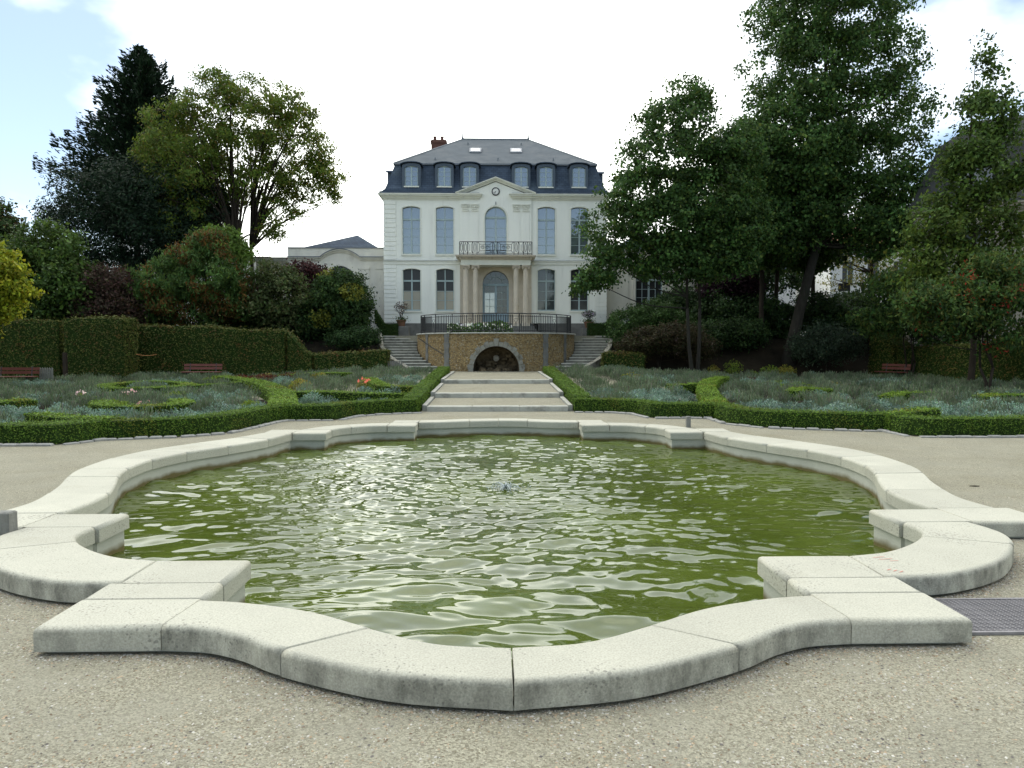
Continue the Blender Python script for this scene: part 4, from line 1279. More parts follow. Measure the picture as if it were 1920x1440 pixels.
# niche: barrel and back
m = MB(); n = 18; prof = [(-NW, NZ0 - .1)] + [(NW * math.cos(PI - PI * k / n), NSP + NW * math.sin(PI - PI * k / n)) for k in range(n + 1)] + [(NW, NZ0 - .1)]
yfr = lambda x: TCY - math.sqrt(TR * TR - x * x) - 0.02
vs = []; fs = []
for j in range(6):
    for x, z in prof:
        s = 1 - 0.07 * j / 5
        vs.append((x * s, yfr(x) + 0.30 * j, z if z < NSP else NSP + (z - NSP) * s))
q = len(prof)
for j in range(5):
    for i in range(q - 1):
        fs.append((j*q+i, j*q+i+1, (j+1)*q+i+1, (j+1)*q+i))
fs.append(tuple(5*q + i for i in range(q)))
m.add(vs, fs)
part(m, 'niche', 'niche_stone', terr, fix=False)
# rough stones lining the back of the niche and the dark heap at its foot
random.seed(9)
for k in range(26):
    a = random.uniform(-.9, .9); z = random.uniform(.7, 1.6); 
    if math.hypot(a, max(0, z - NSP)) > .95: continue
    s = random.uniform(.08, .15)
    j = lambda: random.uniform(.7, 1.1)
    y_ = yfr(a) + 1.40
    m = MB().hexa([(a - s*j(), y_ - .10*j(), z - s*.5*j()), (a + s*j(), y_ - .10*j(), z - s*.5*j()), (a + s*j(), y_ + .1, z - s*.5), (a - s*j(), y_ + .1, z - s*.5), (a - s*j(), y_ - .08*j(), z + s*.5*j()), (a + s*j(), y_ - .08*j(), z + s*.5*j()), (a + s*j(), y_ + .1, z + s*.5), (a - s*j(), y_ + .1, z + s*.5)])
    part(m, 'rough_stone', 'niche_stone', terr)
for k in range(12):
    a = random.uniform(-.75, .75); s = random.uniform(.10, .20)
    m = MB().lathe([(s*.9, -.1), (s, s*.2), (s*.7, s*.75), (.03, s)], 7, (a, yfr(a) + random.uniform(.5, 1.0), .66))
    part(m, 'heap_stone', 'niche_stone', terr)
# voussoirs, long and short in turn
NV = 17
for k in range(NV):
    a0 = PI - PI * k / NV; a1 = PI - PI * (k + 1) / NV
    r1 = NW + (0.27 if k % 2 == 0 else 0.20) + (0.08 if k == NV // 2 else 0)
    r0 = NW - 0.02
    g = 0.008
    a0 -= g; a1 += g
    P4 = [(r0, a0), (r1, a0), (r1, a1), (r0, a1)]
    xy = [(r * math.cos(a), NSP + r * math.sin(a)) for r, a in P4]
    f = [(x, yfr(x) - (0.05 if k == NV // 2 else 0.03), z) for x, z in xy]; b_ = [(x, yfr(x) + .25, z) for x, z in xy]
    part(MB().hexa(f + b_), 'voussoir', 'arch_stone', terr)
for s in (-1, 1):
    for k in range(2):
        x0, x1 = sorted((s * (NW - .02), s * (NW + (.30 if k == 0 else .22))))
        y_ = yfr(s * NW) - .04
        part(MB().box(x0, x1, y_, y_ + .3, NZ0 - .1 + k * .16, NZ0 - .1 + (k + 1) * .16 - .01, .01), 'jamb_stone', 'arch_stone', terr)
# stone piers
for s in (-1, 1):
    for ang, w_ in ((0.615, .15), (0.98, .11)):
        for k in range(10):
            z = TB - .05 + k * .255
            if z > TT - .1: break
            ww = w_ * (1.15 if k % 2 else .9)
            a0 = s * ang - ww / TR; a1 = s * ang + ww / TR
            f = [cyl(a0, z, TR + .035), cyl(a1, z, TR + .035), cyl(a1, z, TR - .15), cyl(a0, z, TR - .15)]
            tp = [(x, y, min(z + .248, TT - .004)) for x, y, _ in f]
            part(MB().hexa(f + tp), 'pier_stone', 'plinth_stone', terr)
# cap slabs
NC = 16
for k in range(NC):
    a0 = -1.75 + 3.5 * k / NC + .002; a1 = -1.75 + 3.5 * (k + 1) / NC - .002
    m = MB(); vs = []; 
    for a in np.linspace(a0, a1, 5):
        for r, z in ((TR - .35, TT), (TR + .07, TT), (TR + .07, TT + .045), (TR + .055, TT + .06), (TR - .35, TT + .06)):
            vs.append(cyl(a, z, r))
    fs = []
    for i in range(4):
        for j in range(5):
            fs.append((i*5+j, (i+1)*5+j, (i+1)*5+(j+1) % 5, i*5+(j+1) % 5))
    fs.append((0, 1, 2, 3, 4)); fs.append((24, 23, 22, 21, 20))
    m.add(vs, fs)
    part(m, 'cap_stone', 'step_stone', terr)
m = MB(); vs = []; fs = []; n = 24
for kk in range(n + 1):
    a = PI * kk / n
    for r in (NW - .012, NW + .17): vs.append((r * math.cos(a), yfr(r * math.cos(a)) + .03, NSP + r * math.sin(a)))
for kk in range(n): fs.append((2*kk, 2*kk+1, 2*kk+3, 2*kk+2))
part(m.add(vs, fs), 'arch_mortar', 'plinth_stone', terr, fix=False)
# carved mask
def mask_head():
    bm = bmesh.new(); bmesh.ops.create_icosphere(bm, subdivisions=3, radius=.14)
    for v in bm.verts:
        c = v.co
        x, y, z = c
        f = 1.0
        if y < 0:
            f += .35 * math.exp(-((x / .035) ** 2 + ((z + .005) / .05) ** 2))               # nose
            f -= .22 * math.exp(-(((abs(x) - .055) / .025) ** 2 + ((z - .035) / .022) ** 2))  # eyes
            f -= .25 * math.exp(-((x / .05) ** 2 + ((z + .075) / .018) ** 2))               # open mouth
            f += .12 * math.exp(-(((abs(x) - .05) / .04) ** 2 + ((z - .075) / .02) ** 2))    # brow
        r = math.hypot(x, z)
        if r > .09: f += .14 * (0.5 + 0.5 * math.cos(12 * math.atan2(z, x)))                # mane
        v.co = (x * f * 1.05, y * f * .8, z * f * 1.1)
    me = bpy.data.meshes.new('mask'); bm.to_mesh(me); bm.free(); me.materials.append(M('mask_stone'))
    me.polygons.foreach_set('use_smooth', [True] * len(me.polygons))
    return me
o = link('carved_mask', mask_head(), terr); o.location = Vector((0, TCY - TR + 1.2, 1.30)) - terr.location

# iron handrail down the left flight
m = MB(); 
pts = [cyl(-1.22, 2.32, TR + .07), cyl(-1.1, 2.22, TR + .08), cyl(-.85, 1.85, TR + .09), cyl(-.66, 1.52, TR + .10)]
m.tube(pts, .022, 6)
for p in (pts[0], pts[2], pts[3]): m.tube([p, (p[0] * .97, p[1] + .12, p[2] - .03)], .012, 5)
hr = m.build('handrail', M('iron')); tag(hr, 'dark iron handrail fixed to the curved wall above the left stairs', 'handrail')

# terrace floor
m = MB(); poly = [cyl(a, 0)[:2] for a in np.linspace(-1.6, 1.6, 40)]
poly = [(-6.5, 44.2), (-6.5, 40.35)] + [(x, y) for x, y in poly if y < 40.35] + [(6.5, 40.35), (6.5, 44.2)]
m.prism([(x * .985, y + .03) for x, y in poly], 2.15, 2.50)
tag(m.build('terrace', M('gravel')), 'gravel terrace in front of the house', kind='structure')

# stairs either side
NST = 13
for s, lab in ((-1, 'left flight of stone stairs curving up beside the rubble wall'), (1, 'right flight of stone stairs curving up beside the rubble wall')):
    st = empty('stone_stairs', (s * 4, 35.6, .6), lab, 'stairs')
    for k in range(NST):
        y0 = 35.55 + k * .37; z1 = .62 + (k + 1) * .1446
        def outer(y): return np.interp(y, [35.5, 37.0, 38.5, 40.4], [4.05, 5.35, 6.0, 6.40])
        def inner(y):
            d = TCY - y
            return math.sqrt(max(0, (TR + .02) ** 2 - d * d)) if d > 0 else TR + .02
        xi, xo = inner(y0 + .2), float(outer(y0))
        if k == 0: xi = 2.62
        a, b = sorted((s * xi, s * xo))
        mid = (a + b) / 2 + .1 * ((k % 3) - 1)
        for u, v in ((a, mid - .003), (mid + .003, b)):
            part(MB().box(u, v, y0 - .03, y0 + .42, z1 - .045, z1, .012), 'step', 'step_stone', st)
        part(MB().box(a, b, y0 + .015, y0 + .40, .3, z1 - .047), 'riser', 'step_stone_shaded', st)
    m = MB()
    ys = np.linspace(35.45, 40.3, 9)
    for y0, y1 in zip(ys[:-1], ys[1:]):
        f = lambda y: .66 + (y - 35.45) / .37 * .1446
        xa, xb = s * float(outer(y0)), s * float(outer(y1))
        part(MB().hexa([(min(xa, xa + s*.22), y0, .3), (max(xa, xa + s*.22), y0, .3), (max(xb, xb + s*.22), y1 - .006, .3), (min(xb, xb + s*.22), y1 - .006, .3),
                        (min(xa, xa + s*.22), y0, f(y0) + .1), (max(xa, xa + s*.22), y0, f(y0) + .1), (max(xb, xb + s*.22), y1 - .006, f(y1) + .1), (min(xb, xb + s*.22), y1 - .006, f(y1) + .1)]),
             'string_stone', 'arch_stone', st)

# iron railing round the terrace
RR = TR - .13
rl = empty('terrace_railing', (0, TCY - RR, TT + .06), 'black iron railing curving round the terrace above the niche', 'railing')
AE = math.asin(3.95 / RR)
m = MB()
for zz, r_ in ((.93, .026), (.80, .014), (.10, .016)):
    m.tube([cyl(a, TT + .06 + zz, RR) for a in np.linspace(-AE, AE, 60)], r_, 5)
part(m, 'rail', 'iron', rl)
bar = MB().tube([(0, 0, .04), (0, 0, .86)], .019, 5).mesh(M('iron'))
post = MB().tube([(0, 0, 0), (0, 0, .95)], .028, 6).mesh(M('iron'))
NB = 92
for k in range(NB + 1):
    a = -AE + 2 * AE * k / NB
    if k in (0, 1, NB - 1, NB) or k % 10 == 6:
        o = link('post', post, rl)
    elif k % 20 in (14, 15):
        continue
    else:
        o = link('bar', bar, rl)
    p = cyl(a, TT + .06, RR); o.location = Vector(p) - rl.location
for k in range(NB + 1):
    if k % 20 == 14:
        a = -AE + 2 * AE * (k + .5) / NB
        c = Vector(cyl(a, TT + .06 + .60, RR)); tx = Vector((math.cos(a), math.sin(a), 0))
        m = MB()
        m.tube([c + tx * (.11 * math.sin(t) ** 3) + Vector((0, 0, .10 * math.cos(t) - .035 * math.cos(2*t))) for t in np.linspace(0, 2 * PI, 22)], .009, 5)
        for d in (-.07, .07): m.tube([c + tx * d * .2 + Vector((0, 0, -.12)), c + tx * d + Vector((0, 0, -.5))], .008, 5)
        part(m, 'scroll', 'iron', rl)

# planted strip behind the railing
def terrace_flowers():
    rng = np.random.default_rng(77)
    root = empty('flower_bed', (-.8, 36.7, 2.5), 'green leafy flower bed with white blooms behind the terrace railing', 'flowers')
    n = 3400
    x = rng.uniform(-2.45, .85, n); y = 36.0 + rng.random(n) * 1.4
    hmax = .45 + .28 * np.exp(-((x + .15) / .5) ** 2) + .1 * np.sin(5 * x)
    z = 2.5 + hmax * rng.random(n)
    k = np.hypot(x, y - TCY) < RR - .12
    p = np.stack([x, y, z], -1)[k] - np.array(root.location); n = len(p)
    parts = [leaf_cloud(p, np.tile([0, -.3, .5], (n, 1)), .16, palette(rng, n, [(.05, .11, .02), (.075, .15, .03), (.035, .08, .02)]), rng, .9, .35)]
    foliage_obj('foliage', parts, 'leaf', root)
    n = 170
    x = rng.uniform(-2.45, .85, n); y = 36.05 + rng.random(n) * 1.0
    p = np.stack([x, y, 2.55 + .5 * rng.random(n)], -1)
    k = np.hypot(x, y - TCY) < RR - .1; p = p[k] - np.array(root.location); n = len(p)
    P_ = [leaf_cloud(p + rng.normal(size=(n, 3)) * .025, np.tile([0, -.8, .4], (n, 1)), .10, palette(rng, n, [(.75, .76, .70)], var=.05), rng, .5, .9) for _ in range(4)]
    foliage_obj('blossom', P_, 'petal', root)
terrace_flowers()

# ------------------------------------------------------------------ the house
HY = 44.0; HW = 6.76; Z0, ZS, ZC = 3.34, 7.08, 10.78
H = empty('manor_house', (0, HY, 2.5), 'white rendered two storey manor with slate mansard roof, dormers and pedimented centre', 'house')
WX = [(-5.65, -4.58), (-3.62, -2.56), (2.56, 3.62), (4.58, 5.65)]
UP = (7.53, 10.29, .10); LO = (4.10, 6.55, .10)
for s in (-1, 1):
    a, b = sorted((s * 2.18, s * HW))
    poly = [(a, Z0), (b, Z0), (b, ZC + .3), (a, ZC + .3)]
    holes = []
    for x0, x1 in WX:
        if x0 * s < 0: continue
        for z0, zs_, r in (UP, LO): holes.append(arch_loop(x0, x1, z0, zs_, r, 8))
    part(MB().wall(poly, holes, HY, HY + .42), 'front_wall', 'render_white', H)
for s in (-1, 1):
    a, b = sorted((s * (HW - .42), s * HW))
    part(MB().box(a, b, HY + .42, HY + 11, Z0, ZC + .3), 'side_wall', 'render_white', H)
part(MB().box(-HW, HW, HY + 11, HY + 11.4, 2.4, ZC + .3), 'rear_wall', 'render_white', H)
for a, b in ((-HW - .06, -2.6), (2.6, HW + .06)):
    part(MB().box(a, b, HY - .06, HY + .4, 2.3, Z0 - .003), 'plinth', 'plinth_stone', H)
part(MB().box(-HW + .45, HW - .45, HY + 1.6, HY + 1.7, Z0, ZC), 'inner_wall', 'blind', H)
# string course, broken by the centre
for s in (-1, 1):
    a, b = sorted((s * 2.2, s * (HW + .05)))
    m = MB().box(a, b, HY - .05, HY - .001, ZS - .18, ZS); m.box(a, b, HY - .09, HY - .001, ZS + .002, ZS + .05)
    part(m, 'string_course', 'trim_white', H)
    part(MB().box(a, b, HY - .10, HY - .001, ZS + .052, ZS + .068), 'string_flashing', 'zinc', H)
# quoin bands at both corners
for s in (-1, 1):
    a, b = sorted((s * (HW - .72), s * (HW + .03)))
    for z0, z1, n in ((Z0 + .02, ZS - .19, 14), (ZS + .08, ZC - .02, 13)):
        h = (z1 - z0) / n
        for k in range(n):
            part(MB().box(a, b, HY - .05, HY - .001, z0 + k * h + .02, z0 + (k + 1) * h - .02), 'quoin', 'render_white', H)
# windows
random.seed(21)
for i, (x0, x1) in enumerate(WX):
    w = window(H, x0 - .02, x1 + .02, UP[0], UP[1] + .14, HY + .16, 4, 9.62, 'pane_sky')
    part(MB().box(x0 - .07, x1 + .07, HY - .07, HY + .17, UP[0] - .10, UP[0] - .002), 'sill', 'trim_white', w)
    if i < 2: pn = lambda k: 'pane_blind' if k in (0, 1) else 'pane_dark'
    elif i == 2: pn = lambda k: 'pane_mid'
    else: pn = lambda k: 'pane_dark'
    w = window(H, x0 - .02, x1 + .02, LO[0], LO[1] + .14, HY + .16, 3, 5.92, pn)
    part(MB().box(x0 - .07, x1 + .07, HY - .07, HY + .17, LO[0] - .10, LO[0] - .002), 'sill', 'trim_white', w)
    for (z0, zs_, r) in (UP, LO):      # raised band round the opening
        o_ = arch_loop(x0 - .075, x1 + .075, z0 - .002, zs_, r + .07, 8); i_ = arch_loop(x0, x1, z0, zs_, r, 8)
        vs = [(x, HY - .022, z) for x, z in o_] + [(x, HY - .022, z) for x, z in i_] + [(x, HY - .001, z) for x, z in o_] + [(x, HY - .001, z) for x, z in i_]
        n = len(o_); fs = []
        for k in range(1, n):
            j = (k + 1) % n
            if k == n: continue
            fs += [(k, j, n + j, n + k), (k, 2*n + k, 2*n + j, j), (n + k, n + j, 3*n + j, 3*n + k)]
        part(MB().add(vs, fs), 'window_band', 'trim_white', H)
# centre bay with pediment
CY_ = HY - .10
APZ = 11.98
poly = [(-2.17, ZS - .2), (2.17, ZS - .2), (2.17, 11.02), (0, APZ - .12), (-2.17, 11.02)]
part(MB().wall(poly, [arch_loop(-.66, .66, 7.42, 9.73, .66)], CY_, HY + .42), 'centre_bay', 'render_white', H)
poly = [(-2.17, Z0 - .8), (2.17, Z0 - .8), (2.17, ZS - .21), (-2.17, ZS - .21)]
part(MB().wall(poly, [arch_loop(-.80, .80, 3.42, 5.72, .80)], CY_, HY + .42), 'entrance_wall', 'limestone', H)
# arched window over the balcony
w = window(H, -.66, .66, 7.42, 9.72, HY + .10, 4, None, 'pane_sky', name='arched_window', meet=.11)
m = MB().box(-.66, .66, HY + .08, HY + .16, 9.72, 9.81)
a_ = [(.66 * math.cos(PI * k / 16), 9.81 + .58 * math.sin(PI * k / 16)) for k in range(17)]
part(m, 'transom', 'paint_frame', w)
vs = [(0, HY + .13, 9.81)] + [(x, HY + .13, z + .01) for x, z in a_]
part(MB().wall([(x, z) for x, z in [(-.66, 9.812)] + [(.66, 9.812)] + a_[1:-1]], [], HY + .125, HY + .133), 'pane', 'pane_sky', w)
m = MB()
m.box(-.02, .02, HY + .10, HY + .12, 9.82, 10.38)
o_ = arch_loop(-.66, .66, 9.70, 9.73, .66); i_ = arch_loop(-.60, .60, 9.70, 9.73, .60)
vs = [(x, HY + .09, z) for x, z in o_] + [(x, HY + .09, z) for x, z in i_]; n = len(o_)
m.add(vs, [(k, (k + 1) % n, n + (k + 1) % n, n + k) for k in range(1, n)])
part(m, 'fanlight_frame', 'paint_frame', w)
# band round the arched window
o_ = arch_loop(-.75, .75, 7.43, 9.73, .75); i_ = arch_loop(-.66, .66, 7.43, 9.73, .66); n = len(o_)
vs = [(x, CY_ - .02, z) for x, z in o_] + [(x, CY_ - .02, z) for x, z in i_] + [(x, CY_ - .001, z) for x, z in o_] + [(x, CY_ - .001, z) for x, z in i_]
fs = []
for k in range(1, n):
    j = (k + 1) % n; fs += [(k, j, n + j, n + k), (k, 2*n + k, 2*n + j, j), (n + k, n + j, 3*n + j, 3*n + k)]
part(MB().add(vs, fs), 'window_band', 'trim_white', H)
# cornice: main eaves, returned in front of the centre
for s in (-1, 1):
    a, b = sorted((s * .82, s * (HW + .02)))
    m = MB()
    for d, z0, z1 in ((.06, ZC, ZC + .09), (.15, ZC + .092, ZC + .20), (.27, ZC + .202, ZC + .29), (.33, ZC + .292, ZC + .34)):
        xe = s * (HW + d)
        a, b = sorted((s * 2.18, xe)); m.box(a, b, HY - d, HY + .1, z0, z1)
        a, b = sorted((s * (.80 + .25 - d * .75), s * 2.178)); m.box(a, b, CY_ - d, CY_ + .05, z0 + .001, z1 + .001)
        a, b = sorted((s * (HW - .1), xe)); m.box(a, b, HY + .102, HY + 11.4, z0, z1)
    part(m, 'cornice', 'trim_white', H)
    a, b = sorted((s * .98, s * 2.18))
    part(MB().box(a, b, CY_ - .33, CY_ - .01, ZC + .343, ZC + .36), 'cornice_flashing', 'zinc', H)
    # raking cornice
    m = MB()
    for d, off, th_ in ((.10, -.16, .09), (.20, -.07, .07), (.28, .0, .05)):
        x0, z0 = s * 2.42, 11.13 + off; x1, z1 = 0, APZ + .08 + off
        m.hexa([(x0, CY_ - d, z0), (x1, CY_ - d, z1), (x1, CY_ + .3, z1), (x0, CY_ + .3, z0), (x0, CY_ - d, z0 + th_), (x1, CY_ - d, z1 + th_), (x1, CY_ + .3, z1 + th_), (x0, CY_ + .3, z0 + th_)])
    part(m, 'raking_cornice', 'trim_white', H)
    # roof of the pediment running back
    m = MB(); x0 = s * 2.44
    m.hexa([(x0, CY_ - .26, 11.185), (0, CY_ - .26, APZ + .132), (0, HY + 1.3, APZ + .132), (x0, HY + 1.3, 11.185), (x0, CY_ - .26, 11.20), (0, CY_ - .26, APZ + .15), (0, HY + 1.3, APZ + .15), (x0, HY + 1.3, 11.20)])
    part(m, 'pediment_roof', 'zinc', H)
# clock
m = MB(); n = 32
m.wall([(.25 * math.cos(2*PI*k/n), 11.28 + .25 * math.sin(2*PI*k/n)) for k in range(n)], [], CY_ - .035, CY_ - .001)
ck = part(m, 'clock', 'iron', H)
part(MB().wall([(.185 * math.cos(2*PI*k/n), 11.28 + .185 * math.sin(2*PI*k/n)) for k in range(n)], [], CY_ - .042, CY_ - .036), 'dial', 'clock_face', ck)
ROM = ['XII', 'I', 'II', 'III', 'IV', 'V', 'VI', 'VII', 'VIII', 'IX', 'X', 'XI']
m = MB()
def bar2(m, x0, z0, x1, z1, w_, y):
    dx, dz = x1 - x0, z1 - z0; L = math.hypot(dx, dz); nx, nz = -dz / L * w_ / 2, dx / L * w_ / 2
    m.add([(x0 + nx, y, z0 + nz), (x0 - nx, y, z0 - nz), (x1 - nx, y, z1 - nz), (x1 + nx, y, z1 + nz)], [(0, 1, 2, 3)])
for h in range(12):
    a = PI / 2 - h * PI / 6
    er = (math.cos(a), math.sin(a)); et = (math.sin(a), -math.cos(a))
    wd = {'I': .013, 'V': .026, 'X': .026}
    tot = sum(wd[c] for c in ROM[h]); p = -tot / 2
    for c in ROM[h]:
        f = lambda u, r: (er[0] * r + et[0] * u, 11.28 + er[1] * r + et[1] * u)
        l, r_ = p + .003, p + wd[c] - .003; mid = p + wd[c] / 2
        if c == 'I': bar2(m, *f(mid, .140), *f(mid, .183), .006, CY_ - .0435)
        elif c == 'V': bar2(m, *f(l, .183), *f(mid, .140), .006, CY_ - .0435); bar2(m, *f(r_, .183), *f(mid, .140), .004, CY_ - .0435)
        else: bar2(m, *f(l, .183), *f(r_, .140), .006, CY_ - .0435); bar2(m, *f(r_, .183), *f(l, .140), .004, CY_ - .0437)
        p += wd[c]
part(m, 'numerals', 'iron', ck, fix=False)
m = MB(); bar2(m, .02, 11.295, -.10, 11.195, .028, CY_ - .046)
part(m, 'hour_hand', 'iron', ck, fix=False)
m = MB(); bar2(m, .02, 11.30, -.06, 11.13, .018, CY_ - .048)
part(m, 'minute_hand', 'iron', ck, fix=False)
part(MB().box(-.02, .02, CY_ - .09, CY_ - .001, 10.50, 10.66), 'hook', 'zinc', H)
# pilasters of the upper centre with their carved capitals
for s in (-1, 1):
    for xc in (1.83, 1.26):
        m = MB().box(s * xc - .20, s * xc + .20, CY_ - .03, CY_ - .001, ZS + .35, 10.16)
        part(m, 'pilaster', 'render_white', H)
        cp = MB()
        cp.box(s * xc - .21, s * xc + .21, CY_ - .09, CY_ - .001, 10.09, 10.15)
        cp.box(s * xc - .18, s * xc + .18, CY_ - .08, CY_ - .001, 10.20, 10.24)
        for d in (-1, 1):
            c0 = (s * xc + d * .17, 10.36)
            cp.tube([(c0[0] + .085 * (1 - t / 12) * math.cos(t * d), CY_ - .05, c0[1] + .085 * (1 - t / 12) * math.sin(t)) for t in np.linspace(0, 9.5, 24)], .028, 5)
        cp.tube([(s * xc - .12, CY_ - .05, 10.42), (s * xc, CY_ - .06, 10.30), (s * xc + .12, CY_ - .05, 10.42)], .035, 5)
        cp.lathe([(.005, -.05), (.05, -.02), (.055, .02), (.005, .05)], 8, (s * xc, CY_ - .05, 10.35))
        cp.box(s * xc - .26, s * xc + .26, CY_ - .10, CY_ - .001, 10.47, 10.52)
        part(cp, 'capital', 'trim_white', H)

# portico
PY = 42.55
f44 = lambda z, y: 1.75 + (z - 1.75) * y / 44.0
for xc in (-1.77, -1.20, 1.20, 1.77):
    m = MB()
    zb, zt = 3.30, 6.72
    m.box(xc - .235, xc + .235, PY + .02, PY + .49, zb - .85, zb)
    m.lathe([(.22, zb), (.22, zb + .06), (.19, zb + .09), (.205, zb + .13), (.175, zb + .17), (.172, zb + 1.1), (.15, zt - .30), (.165, zt - .29), (.165, zt - .26), (.15, zt - .25), (.15, zt - .19), (.20, zt - .14), (.20, zt - .12)], 20, (xc, PY + .255, 0))
    c = part(m, 'column', 'limestone', H, smooth=False)
    cp = MB()
    for d in (-1, 1):
        for yy in (PY + .08,):
            cp.tube([(xc + d * .17 + .07 * (1 - t / 12) * math.cos(t * d), yy, zt - .17 + .07 * (1 - t / 12) * math.sin(t)) for t in np.linspace(0, 9.5, 20)], .02, 5)
            cp.tube([(xc + d * .17, PY + .1, zt - .17), (xc + d * .17, PY + .42, zt - .17)], .06, 8)
    cp.box(xc - .24, xc + .24, PY + .03, PY + .48, zt - .09, zt - .03)
    cp.box(xc - .21, xc + .21, PY + .06, PY + .45, zt - .028, zt)
    part(cp, 'volute', 'limestone', c)
EZ = 6.722
m = MB().box(-2.05, 2.05, PY + .03, HY - .12, EZ, EZ + .16); m.box(-2.07, 2.07, PY + .01, HY - .12, EZ + .162, EZ + .30)
part(m, 'entablature', 'trim_white', H)
m = MB().box(-2.13, 2.13, PY - .06, HY - .12, EZ + .302, EZ + .34); m.box(-2.30, 2.30, PY - .24, HY - .12, EZ + .43, EZ + .49); m.box(-2.36, 2.36, PY - .30, HY - .12, EZ + .492, EZ + .55)
m.box(-2.16, 2.16, PY - .08, HY - .12, EZ + .342, EZ + .428)
part(m, 'balcony_slab', 'limestone', H)
dt = MB().box(-.05, .05, -.10, 0, 0, .08).mesh(M('limestone'))
for k in range(22):
    o = link('dentil', dt, H); o.location = Vector((-2.08 + 4.16 * k / 21, PY - .081, EZ + .345)) - H.location
# steps and door
for k in range(5):
    part(MB().box(-2.6 - .0 + .1 * k, 2.6 - .1 * k, PY - 1.0 + .3 * k, HY - .11, 2.45 + .17 * k, 2.45 + .17 * (k + 1) - .003, .01), 'entrance_step', 'plinth_stone', H)
o_ = arch_loop(-1.04, 1.04, 3.31, 5.72, 1.04); i_ = arch_loop(-.80, .80, 3.31, 5.72, .80); n = len(o_)
vs = [(x, CY_ - .06, z) for x, z in o_] + [(x, CY_ - .06, z) for x, z in i_] + [(x, CY_ - .001, z) for x, z in o_] + [(x, CY_ - .001, z) for x, z in i_]
fs = []
for k in range(1, n):
    j = (k + 1) % n; fs += [(k, j, n + j, n + k), (k, 2*n + k, 2*n + j, j), (n + k, n + j, 3*n + j, 3*n + k)]
m = MB().add(vs, fs)
for s in (-1, 1):
    a, b = sorted((s * .79, s * 1.09)); m.box(a, b, CY_ - .10, CY_ - .062, 5.62, 5.72)
part(m, 'door_surround', 'limestone', H)
YD = HY + .12
m = MB()
m.box(-.80, -.68, YD, YD + .08, 3.31, 5.62); m.box(.68, .80, YD, YD + .08, 3.31, 5.62); m.box(-.80, .80, YD - .03, YD + .08, 5.62, 5.76)
m.box(-.68, .68, YD + .01, YD + .07, 3.31, 3.98); m.box(-.07, .07, YD - .01, YD + .07, 3.98, 5.62)
for s in (-1, 1):
    a, b = sorted((s * .12, s * .62)); m.box(a, b, YD - .005, YD + .01, 3.42, 3.88)
dr = part(m, 'door', 'paint_door', H)
m = MB()
for s in (-1, 1):
    xm = s * .375
    m.box(xm - .012, xm + .012, YD + .01, YD + .04, 3.98, 5.62)
    for k in range(1, 4):
        z = 3.98 + 1.64 * k / 4
        a, b = sorted((s * .07, s * .68)); m.box(a, b, YD + .012, YD + .038, z - .012, z + .012)
for rad in (.40,):
    m.tube([(rad * math.cos(PI * k / 14), YD + .03, 5.76 + rad * math.sin(PI * k / 14)) for k in range(15)], .014, 4)
for k in range(1, 6):
    a = PI * k / 6; r0 = .40 if k != 3 else .02
    m.tube([(r0 * math.cos(a), YD + .03, 5.76 + r0 * math.sin(a)), (.76 * math.cos(a), YD + .03, 5.76 + .74 * math.sin(a))], .012, 4)
part(m, 'glazing_bars', 'paint_frame', dr)
for s, pm in ((-1, 'pane_bright'), (1, 'pane_mid')):
    for cx_ in (0, 1):
        for k in range(4):
            x0 = s * (.075 if cx_ == 0 else .39); x1 = s * (.36 if cx_ == 0 else .675)
            a, b = sorted((x0, x1)); z0 = 3.985 + 1.64 * k / 4 + .008
            part(MB().box(a, b, YD + .045, YD + .053, z0, z0 + 1.64 / 4 - .022), 'pane', pm if (k < 3 or s > 0) else 'pane_mid', dr)
part(MB().wall([(-.80, 5.762), (.80, 5.762)] + [(.80 * math.cos(PI * k / 16), 5.762 + .77 * math.sin(PI * k / 16)) for k in range(1, 16)], [], YD + .045, YD + .053), 'fanlight', 'pane_mid', dr)

